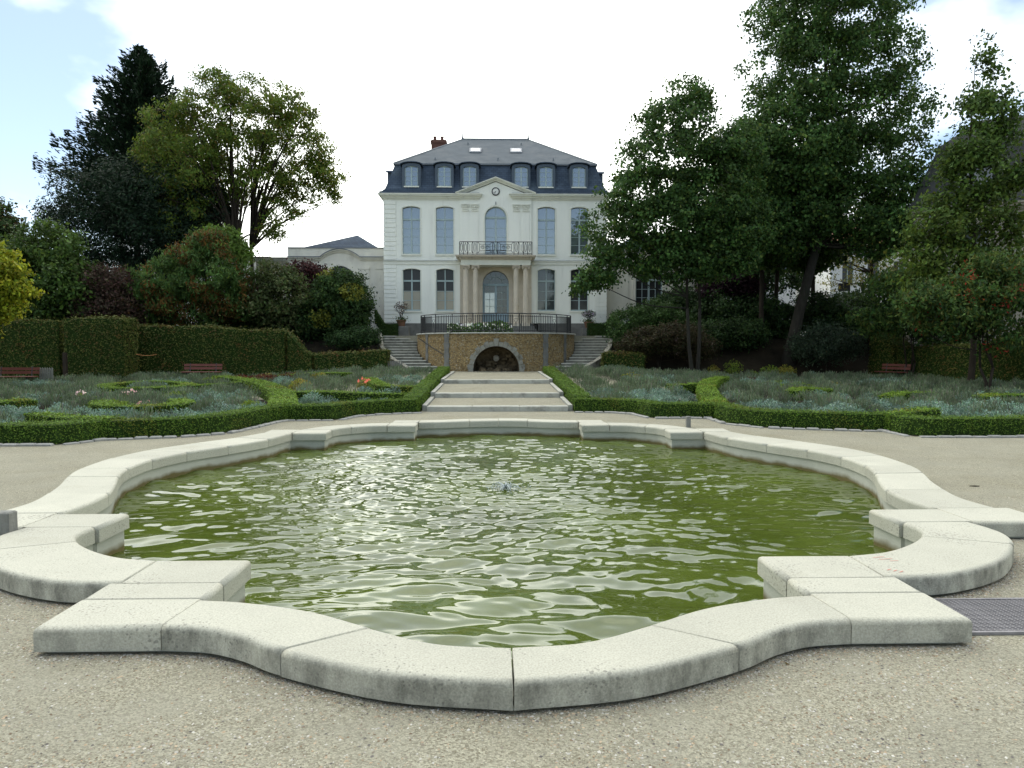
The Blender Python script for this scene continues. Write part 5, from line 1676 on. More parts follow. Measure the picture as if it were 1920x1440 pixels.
# balcony railing
BZ = EZ + .552; BY = PY - .2
bal = empty('balcony_railing', (0, BY, BZ), 'ornate black wrought iron balcony railing over the entrance', 'railing')
m = MB()
for z in (.02, .10, .76):
    m.tube([(-2.12, BY, BZ + z), (2.12, BY, BZ + z)], .026 if z > .5 else .018, 5)
    for s in (-1, 1): m.tube([(s * 2.12, BY, BZ + z), (s * 2.12, HY - .1, BZ + z)], .013, 5)
part(m, 'rail', 'iron', bal)
pb = MB().tube([(0, 0, 0), (0, 0, .76)], .022, 5).mesh(M('iron'))
XB = [-2.12, -1.90, -1.66, -1.34, -1.10, -.18, .12, 1.07, 1.31, 1.63, 1.87, 2.12]
for x in XB:
    o = link('bar', pb, bal); o.location = (x, 0, 0)
def scroll_panel(x0, x1):
    m = MB(); w_ = x1 - x0; z0, z1 = BZ + .12, BZ + .74
    if w_ > .6:
        cx = (x0 + x1) / 2
        m.tube([(x0 + .05, BY, z0), (x0 + .16, BY, z0 + .12), (x1 - .16, BY, z0 + .12), (x1 - .05, BY, z0)], .015, 4)
        m.tube([(x0 + .05, BY, z1), (x0 + .16, BY, z1 - .12), (x1 - .16, BY, z1 - .12), (x1 - .05, BY, z1)], .015, 4)
        m.tube([(x0 + .16, BY, z0 + .12), (x0 + .16, BY, z1 - .12)], .015, 4); m.tube([(x1 - .16, BY, z0 + .12), (x1 - .16, BY, z1 - .12)], .015, 4)
        for d in (-1, 1):
            m.tube([(cx + d * (.13 + .11 * (1 - t / 13) * math.cos(t)), BY, (z0 + z1) / 2 + .13 * (1 - t / 13) * math.sin(t)) for t in np.linspace(0, 10, 26)], .015, 4)
    elif w_ > .25:
        m.tube([(x0 + .02, BY, z0), (x0 + .10, BY, z0 + .15), (x0 + .10, BY, z1 - .15), (x0 + .02, BY, z1)], .015, 4)
        m.tube([(x1 - .02, BY, z0), (x1 - .10, BY, z0 + .15), (x1 - .10, BY, z1 - .15), (x1 - .02, BY, z1)], .015, 4)
    else:
        cx = (x0 + x1) / 2
        m.tube([(cx + .055 * math.cos(t), BY, (z0 + z1) / 2 + .24 * math.sin(t)) for t in np.linspace(0, 2 * PI, 18)], .014, 4)
        m.lathe([(.004, -.04), (.03, 0), (.004, .04)], 6, (cx, BY, z1 - .05))
    part(m, 'scroll', 'iron', bal)
for a, b in zip(XB[:-1], XB[1:]): scroll_panel(a, b)

# roof
RB = 11.14
m = MB()      # gutter shelf, flared foot, steep slope, hipped top
rings = [(HW + .25, HY + .02, HY + 11.6, RB), (HW + .22, HY + .03, HY + 11.6, RB + .12), (HW - .06, HY + .06, HY + 11.3, RB + .30), (HW - .14, HY + .22, HY + 11.2, RB + .55), (HW - .60, HY + .80, HY + 10.7, 13.12)]
vs = []; fs = []
for hw_, y0, y1, z in rings: vs += [(-hw_, y0, z), (hw_, y0, z), (hw_, y1, z), (-hw_, y1, z)]
for l in range(len(rings) - 1):
    for i in range(4):
        j = (i + 1) % 4; fs.append((l*4+i, l*4+j, (l+1)*4+j, (l+1)*4+i))
m.add(vs, fs)
rf = part(m, 'mansard_roof', 'slate', H)
for s in (-1, 1):      # lead gutter on the eaves, stopping at the pediment
    m = MB(); xa, xb = s * 2.40, s * (HW + .24)
    a, b = sorted((xa, xb)); m.box(a, b, HY - .27, HY + .019, RB - .015, RB + .10, .02)
    part(m, 'gutter', 'slate', H)
hw_, y0, y1, z = HW - .52, HY + .70, HY + 10.8, 13.14; ry = HY + 5.6; rz_ = 16.02; rx = 2.24
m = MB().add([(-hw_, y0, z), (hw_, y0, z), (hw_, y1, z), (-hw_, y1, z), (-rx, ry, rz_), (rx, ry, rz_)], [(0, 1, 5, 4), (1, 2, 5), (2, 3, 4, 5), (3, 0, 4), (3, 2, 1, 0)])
uf = part(m, 'hipped_roof', 'slate_lit', H)
m = MB().box(-hw_ - .03, hw_ + .03, y0 - .04, y0 + .06, z - .08, z + .015); m.box(-hw_ - .03, -hw_ + .07, y0 + .062, y1, z - .08, z + .015); m.box(hw_ - .07, hw_ + .03, y0 + .062, y1, z - .08, z + .015)
part(m, 'roof_break', 'zinc', H)
m = MB().box(-rx, rx, ry - .08, ry + .08, rz_ - .05, rz_ + .05)
for s in (-1, 1):
    m.tube([(s * rx, ry, rz_), (s * (hw_), y0, z + .01)], .05, 6)
part(m, 'ridge', 'zinc', H)
for s in (-1, 1):
    part(MB().lathe([(.06, 0), (.08, .06), (.04, .12), (.03, .3), (.012, .52)], 8, (s * rx, ry, rz_ + .04)), 'finial', 'zinc', H)
def roofz(y): return z + (y - y0) / (ry - y0) * (rz_ - z)
for x0, x1 in ((-1.68, -.92), (.95, 1.70)):
    ya, yb = HY + 2.72, HY + 3.50
    m = MB(); vs = []
    for dz in (.02, .09):
        vs += [(x0, ya, roofz(ya) + dz), (x1, ya, roofz(ya) + dz), (x1, yb, roofz(yb) + dz), (x0, yb, roofz(yb) + dz)]
    m.hexa(vs)
    sk = part(m, 'skylight', 'zinc', H)
    m = MB(); i = .08; vs = []
    for dz in (.092, .10):
        vs += [(x0 + i, ya + i, roofz(ya + i) + dz), (x1 - i, ya + i, roofz(ya + i) + dz), (x1 - i, yb - i, roofz(yb - i) + dz), (x0 + i, yb - i, roofz(yb - i) + dz)]
    m.hexa(vs)
    part(m, 'pane', 'pane_sky', sk)
for x, y in ((-1.82, HY + 4.4), (1.72, HY + 4.4), (-3.75, HY + 1.35), (.15, HY + 1.35), (3.6, HY + 1.35)):
    part(MB().box(x - .04, x + .04, y - .04, y + .10, roofz(y) - .05, roofz(y) + .14), 'vent', 'zinc', H)
# chimney
cy0 = HY + 6.6
m = MB().box(-4.45, -3.42, cy0, cy0 + .7, 13.0, 16.05); m.box(-4.50, -3.37, cy0 - .05, cy0 + .75, 16.05, 16.19); m.box(-4.46, -3.41, cy0 - .01, cy0 + .71, 16.192, 16.27)
ch = part(m, 'chimney', 'brick_red', H)
for x in (-4.22, -3.72):
    part(MB().lathe([(.12, 0), (.10, .24), (.125, .25), (.125, .30)], 10, (x, cy0 + .35, 16.27)), 'chimney_pot', 'brick_red', ch)
# dormers
def dormer(root, xc, y, ax=0, hw=.40):
    """ax 0 faces the garden; 1/-1 faces right/left"""
    def tr(mb):
        if ax:
            mb.v = [(ax * (HW + .16 - (p[1] - HY)) , y + ax * (p[0] - xc), p[2]) for p in mb.v]
        return mb
    yf = HY + .10
    z0, zs_, rise = 11.62, 12.74, .10
    o_ = [(xc - hw - .16, z0 - .32), (xc + hw + .16, z0 - .32), (xc + hw + .16, zs_ + .06)] + [(xc + (hw + .16) * math.cos(PI * k / 10), zs_ + .10 + .16 * math.sin(PI * k / 10)) for k in range(1, 10)] + [(xc - hw - .16, zs_ + .06)]
    d = part(tr(MB().wall(o_, [arch_loop(xc - hw, xc + hw, z0, zs_, rise, 8)], yf, yf + .9)), 'dormer', 'dormer_lead', root)
    m = MB(); n = 12
    vs = []
    for yy in (yf - .09, yf + 1.6):
        for r_, dz in ((hw + .27, 0), (hw + .27, .05)):
            vs += [(xc + r_ * math.cos(PI * k / n), yy, zs_ + .12 + dz + .19 * math.sin(PI * k / n)) for k in range(n + 1)]
    q = n + 1; fs = []
    for k in range(n):
        fs += [(k, k+1, q+k+1, q+k), (2*q+k, 3*q+k, 3*q+k+1, 2*q+k+1), (q+k, q+k+1, 3*q+k+1, 3*q+k), (k, 2*q+k, 2*q+k+1, k+1)]
    fs += [(0, q, 3*q, 2*q), (n, 2*q+n, 3*q+n, q+n)]
    part(tr(MB().add(vs, fs)), 'dormer_roof', 'slate', d)
    part(tr(MB().box(xc - hw - .06, xc + hw + .06, yf - .05, yf + .06, z0 - .07, z0 - .002)), 'sill', 'trim_white', d)
    m = MB(); x0, x1 = xc - hw, xc + hw; yy = yf + .08; zt = zs_ + .1; t = .05
    m.box(x0, x0 + t, yy, yy + .06, z0, zt); m.box(x1 - t, x1, yy, yy + .06, z0, zt); m.box(x0 + t, x1 - t, yy, yy + .06, z0, z0 + .06); m.box(x0 + t, x1 - t, yy, yy + .06, zt - .06, zt); m.box(xc - .04, xc + .04, yy - .01, yy + .06, z0 + .06, zt - .06)
    rr = 4
    for k in range(1, rr):
        zz = z0 + .06 + (zt - z0 - .12) * k / rr
        m.box(x0 + t, xc - .04, yy + .012, yy + .045, zz - .012, zz + .012); m.box(xc + .04, x1 - t, yy + .012, yy + .045, zz - .012, zz + .012)
    part(tr(m), 'frame', 'paint_frame', d)
    for a, b in ((x0 + t, xc - .04), (xc + .04, x1 - t)):
        for k in range(rr):
            p = z0 + .06 + (zt - z0 - .12) * k / rr + .012; q_ = p + (zt - z0 - .12) / rr - .024
            part(tr(MB().box(a, b, yy + .03, yy + .038, p, q_)), 'pane', 'pane_sky', d)
for xc in (-5.10, -3.11, -1.58, 1.55, 3.06, 5.07): dormer(H, xc, 0)
for yy in (HY + 2.6, HY + 5.6):
    dormer(H, 0, yy, 1); dormer(H, 0, yy, -1)

# ------------------------------------------------------------------ side pavilions
def pavilion(s, label):
    W = empty('side_pavilion', (s * 9.8, 45.0, 2.5), label, 'pavilion')
    Yf = 45.0
    xi, xo = s * 6.78, s * 12.85; cx = s * 9.62
    a, b = sorted((xi, xo))
    hole = arch_loop(cx - .86, cx + .86, 2.9, 6.05, .86)
    part(MB().wall([(a, 2.4), (b, 2.4), (b, 8.0), (a, 8.0)], [hole], Yf, Yf + .4), 'front_wall', 'wing_stone', W)
    x0, x1 = sorted((xo - s * .4, xo)); part(MB().box(x0, x1, Yf + .4, Yf + 8, 2.4, 8.0), 'side_wall', 'wing_stone', W)
    m = MB().box(a + .02, b - .02, Yf + 7.6, Yf + 8, 2.4, 8.0); part(m, 'rear_wall', 'wing_stone', W)
    # parapet, cornice rising over the arch
    m = MB().box(a, b, Yf - .05, Yf + .3, 8.0, 8.06); 
    part(m, 'parapet_coping', 'zinc', W)
    pts = [(a - (.1 if s > 0 else .15), 7.35)]
    e = 1.22
    line = [(a, 7.35), (cx - e - .25, 7.35)] + [(cx - e + 2 * e * k / 14, 7.35 + .5 * math.sin(PI * k / 14) ** .8) for k in range(15)] + [(cx + e + .25, 7.35), (b, 7.35)]
    for d, dz, h in ((.08, -.10, .09), (.18, 0, .08), (.24, .085, .04)):
        m = MB(); vs = []; fs = []
        for x, z in line:
            vs += [(x, Yf - d, z + dz), (x, Yf - .001, z + dz), (x, Yf - .001, z + dz + h), (x, Yf - d, z + dz + h)]
        for i in range(len(line) - 1):
            for k in range(4): fs.append((i*4+k, (i+1)*4+k, (i+1)*4+(k+1) % 4, i*4+(k+1) % 4))
        fs += [(0, 1, 2, 3), tuple((len(line)-1)*4 + k for k in (3, 2, 1, 0))]
        m.add(vs, fs); part(m, 'cornice', 'wing_stone' if d < .2 else 'zinc', W)
    # pilasters and arch moulding
    for d in (-1.55, -2.45, 1.55, 2.45):
        x = cx + s * d
        if a + .2 < x < b - .2:
            m = MB().box(x - .22, x + .22, Yf - .06, Yf - .001, 3.2, 6.7); m.box(x - .26, x + .26, Yf - .09, Yf - .001, 6.702, 6.85); m.box(x - .26, x + .26, Yf - .09, Yf - .001, 2.9, 3.198)
            part(m, 'pilaster', 'wing_stone', W)
    o_ = arch_loop(cx - 1.05, cx + 1.05, 3.0, 6.05, 1.05); i_ = arch_loop(cx - .86, cx + .86, 3.0, 6.05, .86); n = len(o_)
    vs = [(x, Yf - .05, z) for x, z in o_] + [(x, Yf - .05, z) for x, z in i_] + [(x, Yf - .001, z) for x, z in o_] + [(x, Yf - .001, z) for x, z in i_]; fs = []
    for k in range(1, n):
        j = (k + 1) % n; fs += [(k, j, n + j, n + k), (k, 2*n + k, 2*n + j, j), (n + k, n + j, 3*n + j, 3*n + k)]
    part(MB().add(vs, fs), 'arch_moulding', 'wing_stone', W)
    # french window
    yy = Yf + .14; m = MB()
    m.box(cx - .86, cx - .78, yy, yy + .07, 2.9, 6.05); m.box(cx + .78, cx + .86, yy, yy + .07, 2.9, 6.05); m.box(cx - .86, cx + .86, yy - .02, yy + .07, 6.05, 6.15); m.box(cx - .06, cx + .06, yy - .01, yy + .07, 2.9, 6.05)
    for sx in (-1, 1):
        xm = cx + sx * .42; m.box(xm - .018, xm + .018, yy + .01, yy + .05, 2.9, 6.05)
    for k in range(1, 6):
        z = 2.9 + 3.15 * k / 6; m.box(cx - .78, cx + .78, yy + .012, yy + .048, z - .016, z + .016)
    m.tube([(cx + .42 * math.cos(PI * k / 14), yy + .02, 6.15 + .42 * math.sin(PI * k / 14)) for k in range(15)], .018, 4)
    for k in range(1, 6):
        t = PI * k / 6; r0 = .42 if k != 3 else .02
        m.tube([(cx + r0 * math.cos(t), yy + .02, 6.15 + r0 * math.sin(t)), (cx + .82 * math.cos(t), yy + .02, 6.15 + .76 * math.sin(t))], .016, 4)
    w = part(m, 'french_window', 'paint_frame', W)
    for i in range(4):
        xa = [cx - .78, cx - .40, cx + .06, cx + .44][i]; xb = [cx - .44, cx - .06, cx + .40, cx + .78][i]
        for k in range(6):
            z = 2.9 + 3.15 * k / 6
            part(MB().box(xa, xb, yy + .05, yy + .058, z + .016, z + 3.15 / 6 - .016), 'pane', 'pane_dark', w)
    part(MB().wall([(cx - .86, 6.152), (cx + .86, 6.152)] + [(cx + .86 * math.cos(PI * k / 16), 6.152 + .80 * math.sin(PI * k / 16)) for k in range(1, 16)], [], yy + .05, yy + .058), 'fanlight', 'pane_dark', w)
    # roof
    m = MB(); x0, x1 = a + .4, b - .4
    m.add([(x0, Yf + .4, 8.0), (x1, Yf + .4, 8.0), (x1, Yf + 7.8, 8.0), (x0, Yf + 7.8, 8.0), (cx + .25 * s * -1, Yf + 4.2, 9.45), (cx + .3, Yf + 4.2, 9.45)], [(0, 1, 5, 4), (1, 2, 5), (2, 3, 4, 5), (3, 0, 4)])
    part(m, 'roof', 'slate', W)
    return W
pavilion(-1, 'cream stone single storey pavilion left of the house, half hidden by shrubs')
pavilion(1, 'cream stone single storey pavilion right of the house with arched french window')

# ------------------------------------------------------------------ neighbouring buildings
def simple_house(name, label, x0, x1, y, depth, z1, wm, rm, wins, roof_h, base=2.4, shutters=None, group=None):
    r = empty(name, ((x0 + x1) / 2, y, base), label, 'building', group)
    holes = [[(a, c), (b, c), (b, d), (a, d)] for a, b, c, d in wins]
    part(MB().wall([(x0, base), (x1, base), (x1, z1), (x0, z1)], holes, y, y + .3), 'front_wall', wm, r)
    part(MB().box(x0, x0 + .3, y + .3, y + depth, base, z1), 'side_wall', wm, r)
    part(MB().box(x1 - .3, x1, y + .3, y + depth, base, z1), 'side_wall', wm, r)
    part(MB().box(x0 + .3, x1 - .3, y + depth - .3, y + depth, base, z1), 'rear_wall', wm, r)
    for a, b, c, d in wins:
        m = MB(); t = .07; cx = (a + b) / 2; yy = y + .12
        m.box(a, a + t, yy, yy + .06, c, d); m.box(b - t, b, yy, yy + .06, c, d); m.box(a + t, b - t, yy, yy + .06, c, c + t); m.box(a + t, b - t, yy, yy + .06, d - t, d); m.box(cx - .04, cx + .04, yy, yy + .06, c + t, d - t)
        w = part(m, 'window', 'paint_frame', r)
        part(MB().box(a + t, cx - .04, yy + .03, yy + .04, c + t, d - t), 'pane', 'pane_dark', w); part(MB().box(cx + .04, b - t, yy + .03, yy + .04, c + t, d - t), 'pane', 'pane_dark', w)
        part(MB().box(a - .08, b + .08, y - .08, y + .12, c - .1, c - .002), 'sill', 'trim_white', w)
    m = MB(); e = .3; h = roof_h; ym = y + depth / 2; hip = min(2.5, (x1 - x0) / 4)
    m.add([(x0 - e, y - e, z1), (x1 + e, y - e, z1), (x1 + e, y + depth + e, z1), (x0 - e, y + depth + e, z1), (x0 + hip, ym, z1 + h), (x1 - hip, ym, z1 + h)], [(0, 1, 5, 4), (1, 2, 5), (2, 3, 4, 5), (3, 0, 4), (3, 2, 1, 0)])
    part(m, 'roof', rm, r)
    m = MB().box(x0 - .12, x1 + .12, y - .12, y + .02, z1 - .25, z1 - .003)
    part(m, 'cornice', 'trim_white', r)
    return r
def wins(px_list, Y, w, rows):
    o = []
    for px in px_list:
        x = (px - 927) / 1345 * Y
        for z0, z1 in rows: o.append((x - w / 2, x + w / 2, z0, z1))
    return o
simple_house('town_house', 'pale town house with red tiled roof seen between the right trunks', 31.0, 40.0, 66, 9, 11.6, 'far_wall', 'roof_tile', wins([1592, 1640, 1690], 66, 1.1, [(4.4, 6.6), (7.8, 9.9)]), 2.2)
simple_house('town_house', 'cream town house behind the yellowing street tree', 38.2, 47, 62, 10, 11.6, 'far_wall_cream', 'slate', wins([1790, 1850], 62, 1.1, [(4.2, 6.2), (8.0, 10.2)]) + [(38.8, 39.8, 8.4, 10.4)], 2.5)
simple_house('town_house', 'white town house behind the big leaning trunk', 20.5, 29.5, 70, 9, 9.5, 'far_wall', 'slate', wins([1350, 1400, 1450], 70, 1.1, [(4.2, 6.2)]), 2.0)
simple_house('apartment_block', 'white apartment block behind the left trees near the pavilion', -30, -19.5, 62, 9, 9.6, 'far_wall', 'zinc', wins([495, 512], 62, 1.0, [(4.0, 5.6), (6.8, 8.4)]), .5)
simple_house('annexe', 'low grey annexe beyond the left pavilion', -16.6, -12.9, 50.5, 5, 8.1, 'wing_stone', 'zinc', [], .2)
simple_house('apartment_block', 'white block far behind the left tree trunk', -36, -31, 70, 8, 16.5, 'far_wall', 'zinc', wins([325], 70, 1.2, [(8, 10), (12, 14)]), .5)

# grey mansion at the right edge
G = empty('grey_mansion', (21.3, 36.5, 2.2), 'shaded grey stone mansion with steep slate roof at the right edge', 'building', None, math.radians(-29))
gx0, gx1, gy, gz = 21.3, 36.0, 36.5, 8.75
gw = [(gx0 + 2.1 + 3.0 * k, gx0 + 3.2 + 3.0 * k, c, d) for k in range(4) for c, d in ((3.0, 4.9), (5.9, 7.9))]
part(MB().wall([(gx0, 1.5), (gx1, 1.5), (gx1, gz), (gx0, gz)], [[(a, c), (b, c), (b, d), (a, d)] for a, b, c, d in gw], gy, gy + .4), 'front_wall', 'grey_facade', G)
part(MB().box(gx0, gx0 + .4, gy + .4, gy + 9, 1.5, gz), 'side_wall', 'grey_facade', G)
part(MB().box(gx1 - .4, gx1, gy + .4, gy + 9, 1.5, gz), 'side_wall', 'grey_facade', G)
for k in range(14):
    z = 1.7 + .5 * k; w_ = .55 if k % 2 else .42
    part(MB().box(gx0 - .03, gx0 + w_, gy - .04, gy - .001, z + .01, z + .49), 'quoin', 'grey_facade', G)
for a, b, c, d in gw:
    m = MB(); t = .07; cx = (a + b) / 2; yy = gy + .15
    m.box(a, a + t, yy, yy + .06, c, d); m.box(b - t, b, yy, yy + .06, c, d); m.box(a + t, b - t, yy, yy + .06, c, c + t); m.box(a + t, b - t, yy, yy + .06, d - t, d); m.box(cx - .04, cx + .04, yy, yy + .06, c + t, d - t)
    w = part(m, 'window', 'paint_frame', G)
    part(MB().box(a + t, cx - .04, yy + .03, yy + .04, c + t, d - t), 'pane', 'pane_mid', w); part(MB().box(cx + .04, b - t, yy + .03, yy + .04, c + t, d - t), 'pane', 'pane_mid', w)
m = MB()
for d, z0, z1 in ((.12, gz - .25, gz - .1), (.28, gz - .098, gz + .02), (.38, gz + .022, gz + .1)): m.box(gx0 - d, gx1 + d, gy - d, gy + .2, z0, z1); m.box(gx0 - d, gx0 + .2, gy + .202, gy + 9, z0, z1)
part(m, 'cornice', 'grey_facade', G)
rings = [(.35, gz + .1), (.05, gz + .5), (-1.1, gz + 3.4), (-3.0, gz + 5.0)]
m = MB(); vs = []; fs = []
for d, z in rings: vs += [(gx0 - d, gy - d, z), (gx1 + d, gy - d, z), (gx1 + d, gy + 9 + d, z), (gx0 - d, gy + 9 + d, z)]
for l in range(3):
    for i in range(4): fs.append((l*4+i, l*4+(i+1) % 4, (l+1)*4+(i+1) % 4, (l+1)*4+i))
fs.append((12, 13, 14, 15)); m.add(vs, fs); part(m, 'roof', 'slate_old', G)
part(MB().tube([(gx0 + .75, gy - .1, 1.8), (gx0 + .75, gy - .1, gz - .2)], .06, 8), 'downpipe', 'zinc', G)
for k in range(3):
    xc = gx0 + 2.65 + 3 * k
    d = part(MB().wall([(xc - .7, gz + .6), (xc + .7, gz + .6), (xc + .7, gz + 2.2), (xc, gz + 2.7), (xc - .7, gz + 2.2)], [[(xc - .45, gz + .75), (xc + .45, gz + .75), (xc + .45, gz + 2.0), (xc - .45, gz + 2.0)]], gy + .1, gy + 1.2), 'dormer', 'zinc', G)
    part(MB().box(xc - .45, xc + .45, gy + .2, gy + .22, gz + .75, gz + 2.0), 'pane', 'pane_mid', d)
# ------------------------------------------------------------------ trees
def blob_points(rng, blobs, n, shell=0.55):
    """points spread through ellipsoids, denser towards the outside"""
    vol = np.array([b[3] * b[4] * b[5] for b in blobs]); p = vol ** .66; p /= p.sum()
    i = rng.choice(len(blobs), n, p=p)
    B = np.array(blobs)[i]
    d = rng.normal(size=(n, 3)); d /= np.linalg.norm(d, axis=1, keepdims=True)
    r = (shell ** 3 + (1 - shell ** 3) * rng.random(n)) ** (1 / 3)
    inner = rng.random(n) < .18; r[inner] = rng.random(inner.sum()) ** .5
    return B[:, :3] + d * B[:, 3:6] * r[:, None], d, r

def pix_blobs(lst, Y, flat=1.0):
    out = []
    for px, py, rx, ry in lst:
        x, y, z = P(px, py, Y); k = Y / 1345
        out.append((x, y + 0, z, rx * k, min(rx, ry * 1.5) * k * flat, ry * k))
    return out

def tree(name, label, base, blobs, seed, n_clumps, per, crad, leaf, cols, wts, cat='tree', group=None, trunk=.3, fork=None, lean=(0, 0), limbs=10, twigs=70, bark='bark', gap=.25,
         aspect=.6, droop=.3, extra=None, flatc=.7, stems=1, shell=.55, mname='leaf', fork_h=.4, up=.35, spots=None, vase=False):
    """tapered trunk(s), limbs reaching into the crown, twigs to the clumps, and clumps of separate leaves"""
    rng = np.random.default_rng(seed)
    base = np.array(base, dtype=float)
    root = empty(name, tuple(base), label, cat, group)
    B = [(b[0] - base[0], b[1] - base[1], b[2] - base[2], *b[3:]) for b in blobs]
    c, d, r = blob_points(rng, B, n_clumps, shell)
    g = np.sin(1.9 * c[:, 0] + 1.3 * np.sin(1.1 * c[:, 2])) * np.sin(2.1 * c[:, 2] + seed) + .6 * np.sin(3.7 * c[:, 0] + 2.9 * c[:, 1] + seed) 
    k = rng.random(n_clumps) > gap * (1 + g)
    c = c[k]; d = d[k]; m = len(c)
    top = max(b[2] + b[5] for b in B)
    cen = np.average(np.array(B)[:, :3], axis=0, weights=[b[3] * b[5] for b in B])
    # wood
    mb = MB()
    fz = (cen[2] * fork_h if fork is None else fork)
    fp = np.array([cen[0] * .5 * (fz / max(cen[2], .1)) + lean[0] * fz, cen[1] * .4 * (fz / max(cen[2], .1)) + lean[1] * fz, fz])
    starts = []
    for s in range(stems):
        a = 2 * PI * s / max(stems, 1) + rng.random()
        o = np.array([math.cos(a), math.sin(a), 0]) * (trunk * .9 if stems > 1 else 0)
        tr_ = trunk if stems == 1 else trunk * .6
        p0 = o; p1 = o * 1.3 + fp * .45 + np.array([rng.normal(0, .06), rng.normal(0, .06), 0]); p2 = fp + o * (2.4 if stems > 1 else 1)
        mb.tube([tuple(p0 + [0, 0, -.25]), tuple(p0 + fp * .06), tuple(p1), tuple(p2)], [tr_ * 1.35, tr_ * 1.05, tr_ * .85, tr_ * .72], 10)
        ld = p2.copy()
        tp = np.array([cen[0] + lean[0] * 2 + o[0] * 3, cen[1] + o[1] * 3, top * .93 if stems == 1 else top * .8])
        q = [p2 + (tp - p2) * t + np.array([rng.normal(0, .12), rng.normal(0, .12), 0]) * (t > 0) for t in (0, .3, .6, 1)]
        mb.tube([tuple(v) for v in q], [tr_ * .72, tr_ * .5, tr_ * .28, tr_ * .06], 8)
        for t in np.linspace(0, .85 if not vase else .25, 14):
            starts.append((q[0] + (q[3] - q[0]) * t, tr_ * (.62 * (1 - t) + .06)))
    if m:
        order = rng.permutation(m)
        ends = []
        for j in order[:limbs]:
            e = c[j] * .97
            sp = min(starts, key=lambda s_: np.linalg.norm(e - s_[0]) + 1.6 * max(0, s_[0][2] - e[2] + .35 * np.linalg.norm((e - s_[0])[:2])))
            p0, r0 = sp
            r0 = min(r0 * .62, trunk * .34)
            mid = p0 * .5 + e * .5; mid[2] -= .08 * np.linalg.norm(e - p0) * (1 if rng.random() < .6 else -1)
            if vase:      # limbs rise first and then fan out
                mid = p0 * .45 + e * .55; mid[:2] = p0[:2] * .62 + e[:2] * .38
                mid += rng.normal(0, .12, 3); r0 = trunk * (.2 + .16 * rng.random())
            q = catmull([tuple(p0), tuple(mid), tuple(e)], 6)
            rad = np.linspace(r0, .018, len(q))
            mb.tube(q, list(rad), 6)
            for i in range(2, len(q)): ends.append((np.array(q[i]), rad[i]))
        for j in order[limbs:limbs + twigs]:
            e = c[j]
            if not ends: break
            p0, r0 = min(ends, key=lambda s_: np.linalg.norm(e - s_[0]))
            mid = p0 * .5 + e * .5 + rng.normal(0, .08, 3)
            mb.tube([tuple(p0), tuple(mid), tuple(e)], [max(r0 * .6, .014), .013, .007], 4, cap=False)
    mb.build('trunk', M(bark), root, smooth=True, fix=False)
    # leaves
    i = np.repeat(np.arange(m), per); N = len(i)
    off = rng.normal(size=(N, 3)) * np.array([crad, crad, crad * flatc]) * .55
    pos = c[i] + off
    nm = d[i] * .5 + np.array([0, 0, up]) + off / crad * .3
    tone = (1 + .20 * rng.normal(size=m))[i][:, None]
    C = np.clip(palette(rng, N, cols, wts) * np.clip(tone, .5, 1.6), .003, 1)
    if extra is not None: C = extra(pos + base, C, rng)
    foliage_obj('crown', [leaf_cloud(pos, nm, leaf, C, rng, .8, aspect, droop)], mname, root)
    if spots:
        ns, sc_, ss = spots
        j = rng.choice(m, min(ns, m), replace=False)
        pp = np.repeat(c[j] + d[j] * crad * .5, 14, 0) + rng.normal(size=(len(j) * 14, 3)) * ss
        foliage_obj('blossom', [leaf_cloud(pp, np.tile([0, -.3, .6], (len(pp), 1)), ss * 1.1, palette(rng, len(pp), sc_), rng, .8, .4)], 'petal', root)
    return root

def on_ground(px, Y):
    x = (px - 927) / 1345 * Y - .09
    return (x, Y, float(th(x, Y)))

MAPLE = [(0.038, 0.084, 0.021), (0.054, 0.112, 0.026), (0.028, 0.064, 0.018), (0.085, 0.130, 0.028)]
DARKL = [(0.020, 0.045, 0.014), (0.030, 0.060, 0.016), (0.014, 0.034, 0.012)]
# right: the great maple, with the lean to the right
tree('maple_tree', 'tall dark green maple with a leaning trunk right of the house', on_ground(1482, 38), pix_blobs([(1545, -40, 110, 70), (1545, 40, 150, 80), (1550, 130, 175, 80), (1560, 220, 190, 80), (1565, 310, 195, 75), (1560, 390, 190, 65), (1480, 300, 120, 110), (1460, 430, 110, 60), (1650, 430, 95, 55)  , (1400, 340, 70, 90), (1420, 420, 90, 70), (1690, 380, 60, 70)], 38, .95), 101, 2600, 56, .46, .165, MAPLE, (4, 3, 3, 1), trunk=.31, fork=6.2, lean=(.17, 0), limbs=26, twigs=120, bark='bark_grey', gap=.15, droop=.4, aspect=.75)
tree('maple_tree', 'spreading maple with twin stems whose branches hang before the right pavilion', on_ground(1305, 34.5), pix_blobs([(1285, 185, 45, 35), (1265, 240, 75, 50), (1245, 300, 95, 55), (1225, 360, 105, 50), (1195, 420, 110, 50), (1260, 420, 120, 60), (1190, 475, 100, 40), (1280, 490, 110, 45), (1125, 510, 40, 30), (1100, 535, 28, 18), (1345, 370, 80, 110), (1340, 480, 80, 50), (1370, 300, 60, 80), (1390, 430, 60, 70)], 34.5, .95), 102, 1800, 54, .38, .15, MAPLE, (4, 3, 3, 1), trunk=.17, stems=2, fork=3.4, limbs=26, twigs=120, bark='bark_grey', gap=.28, droop=.4, aspect=.75)
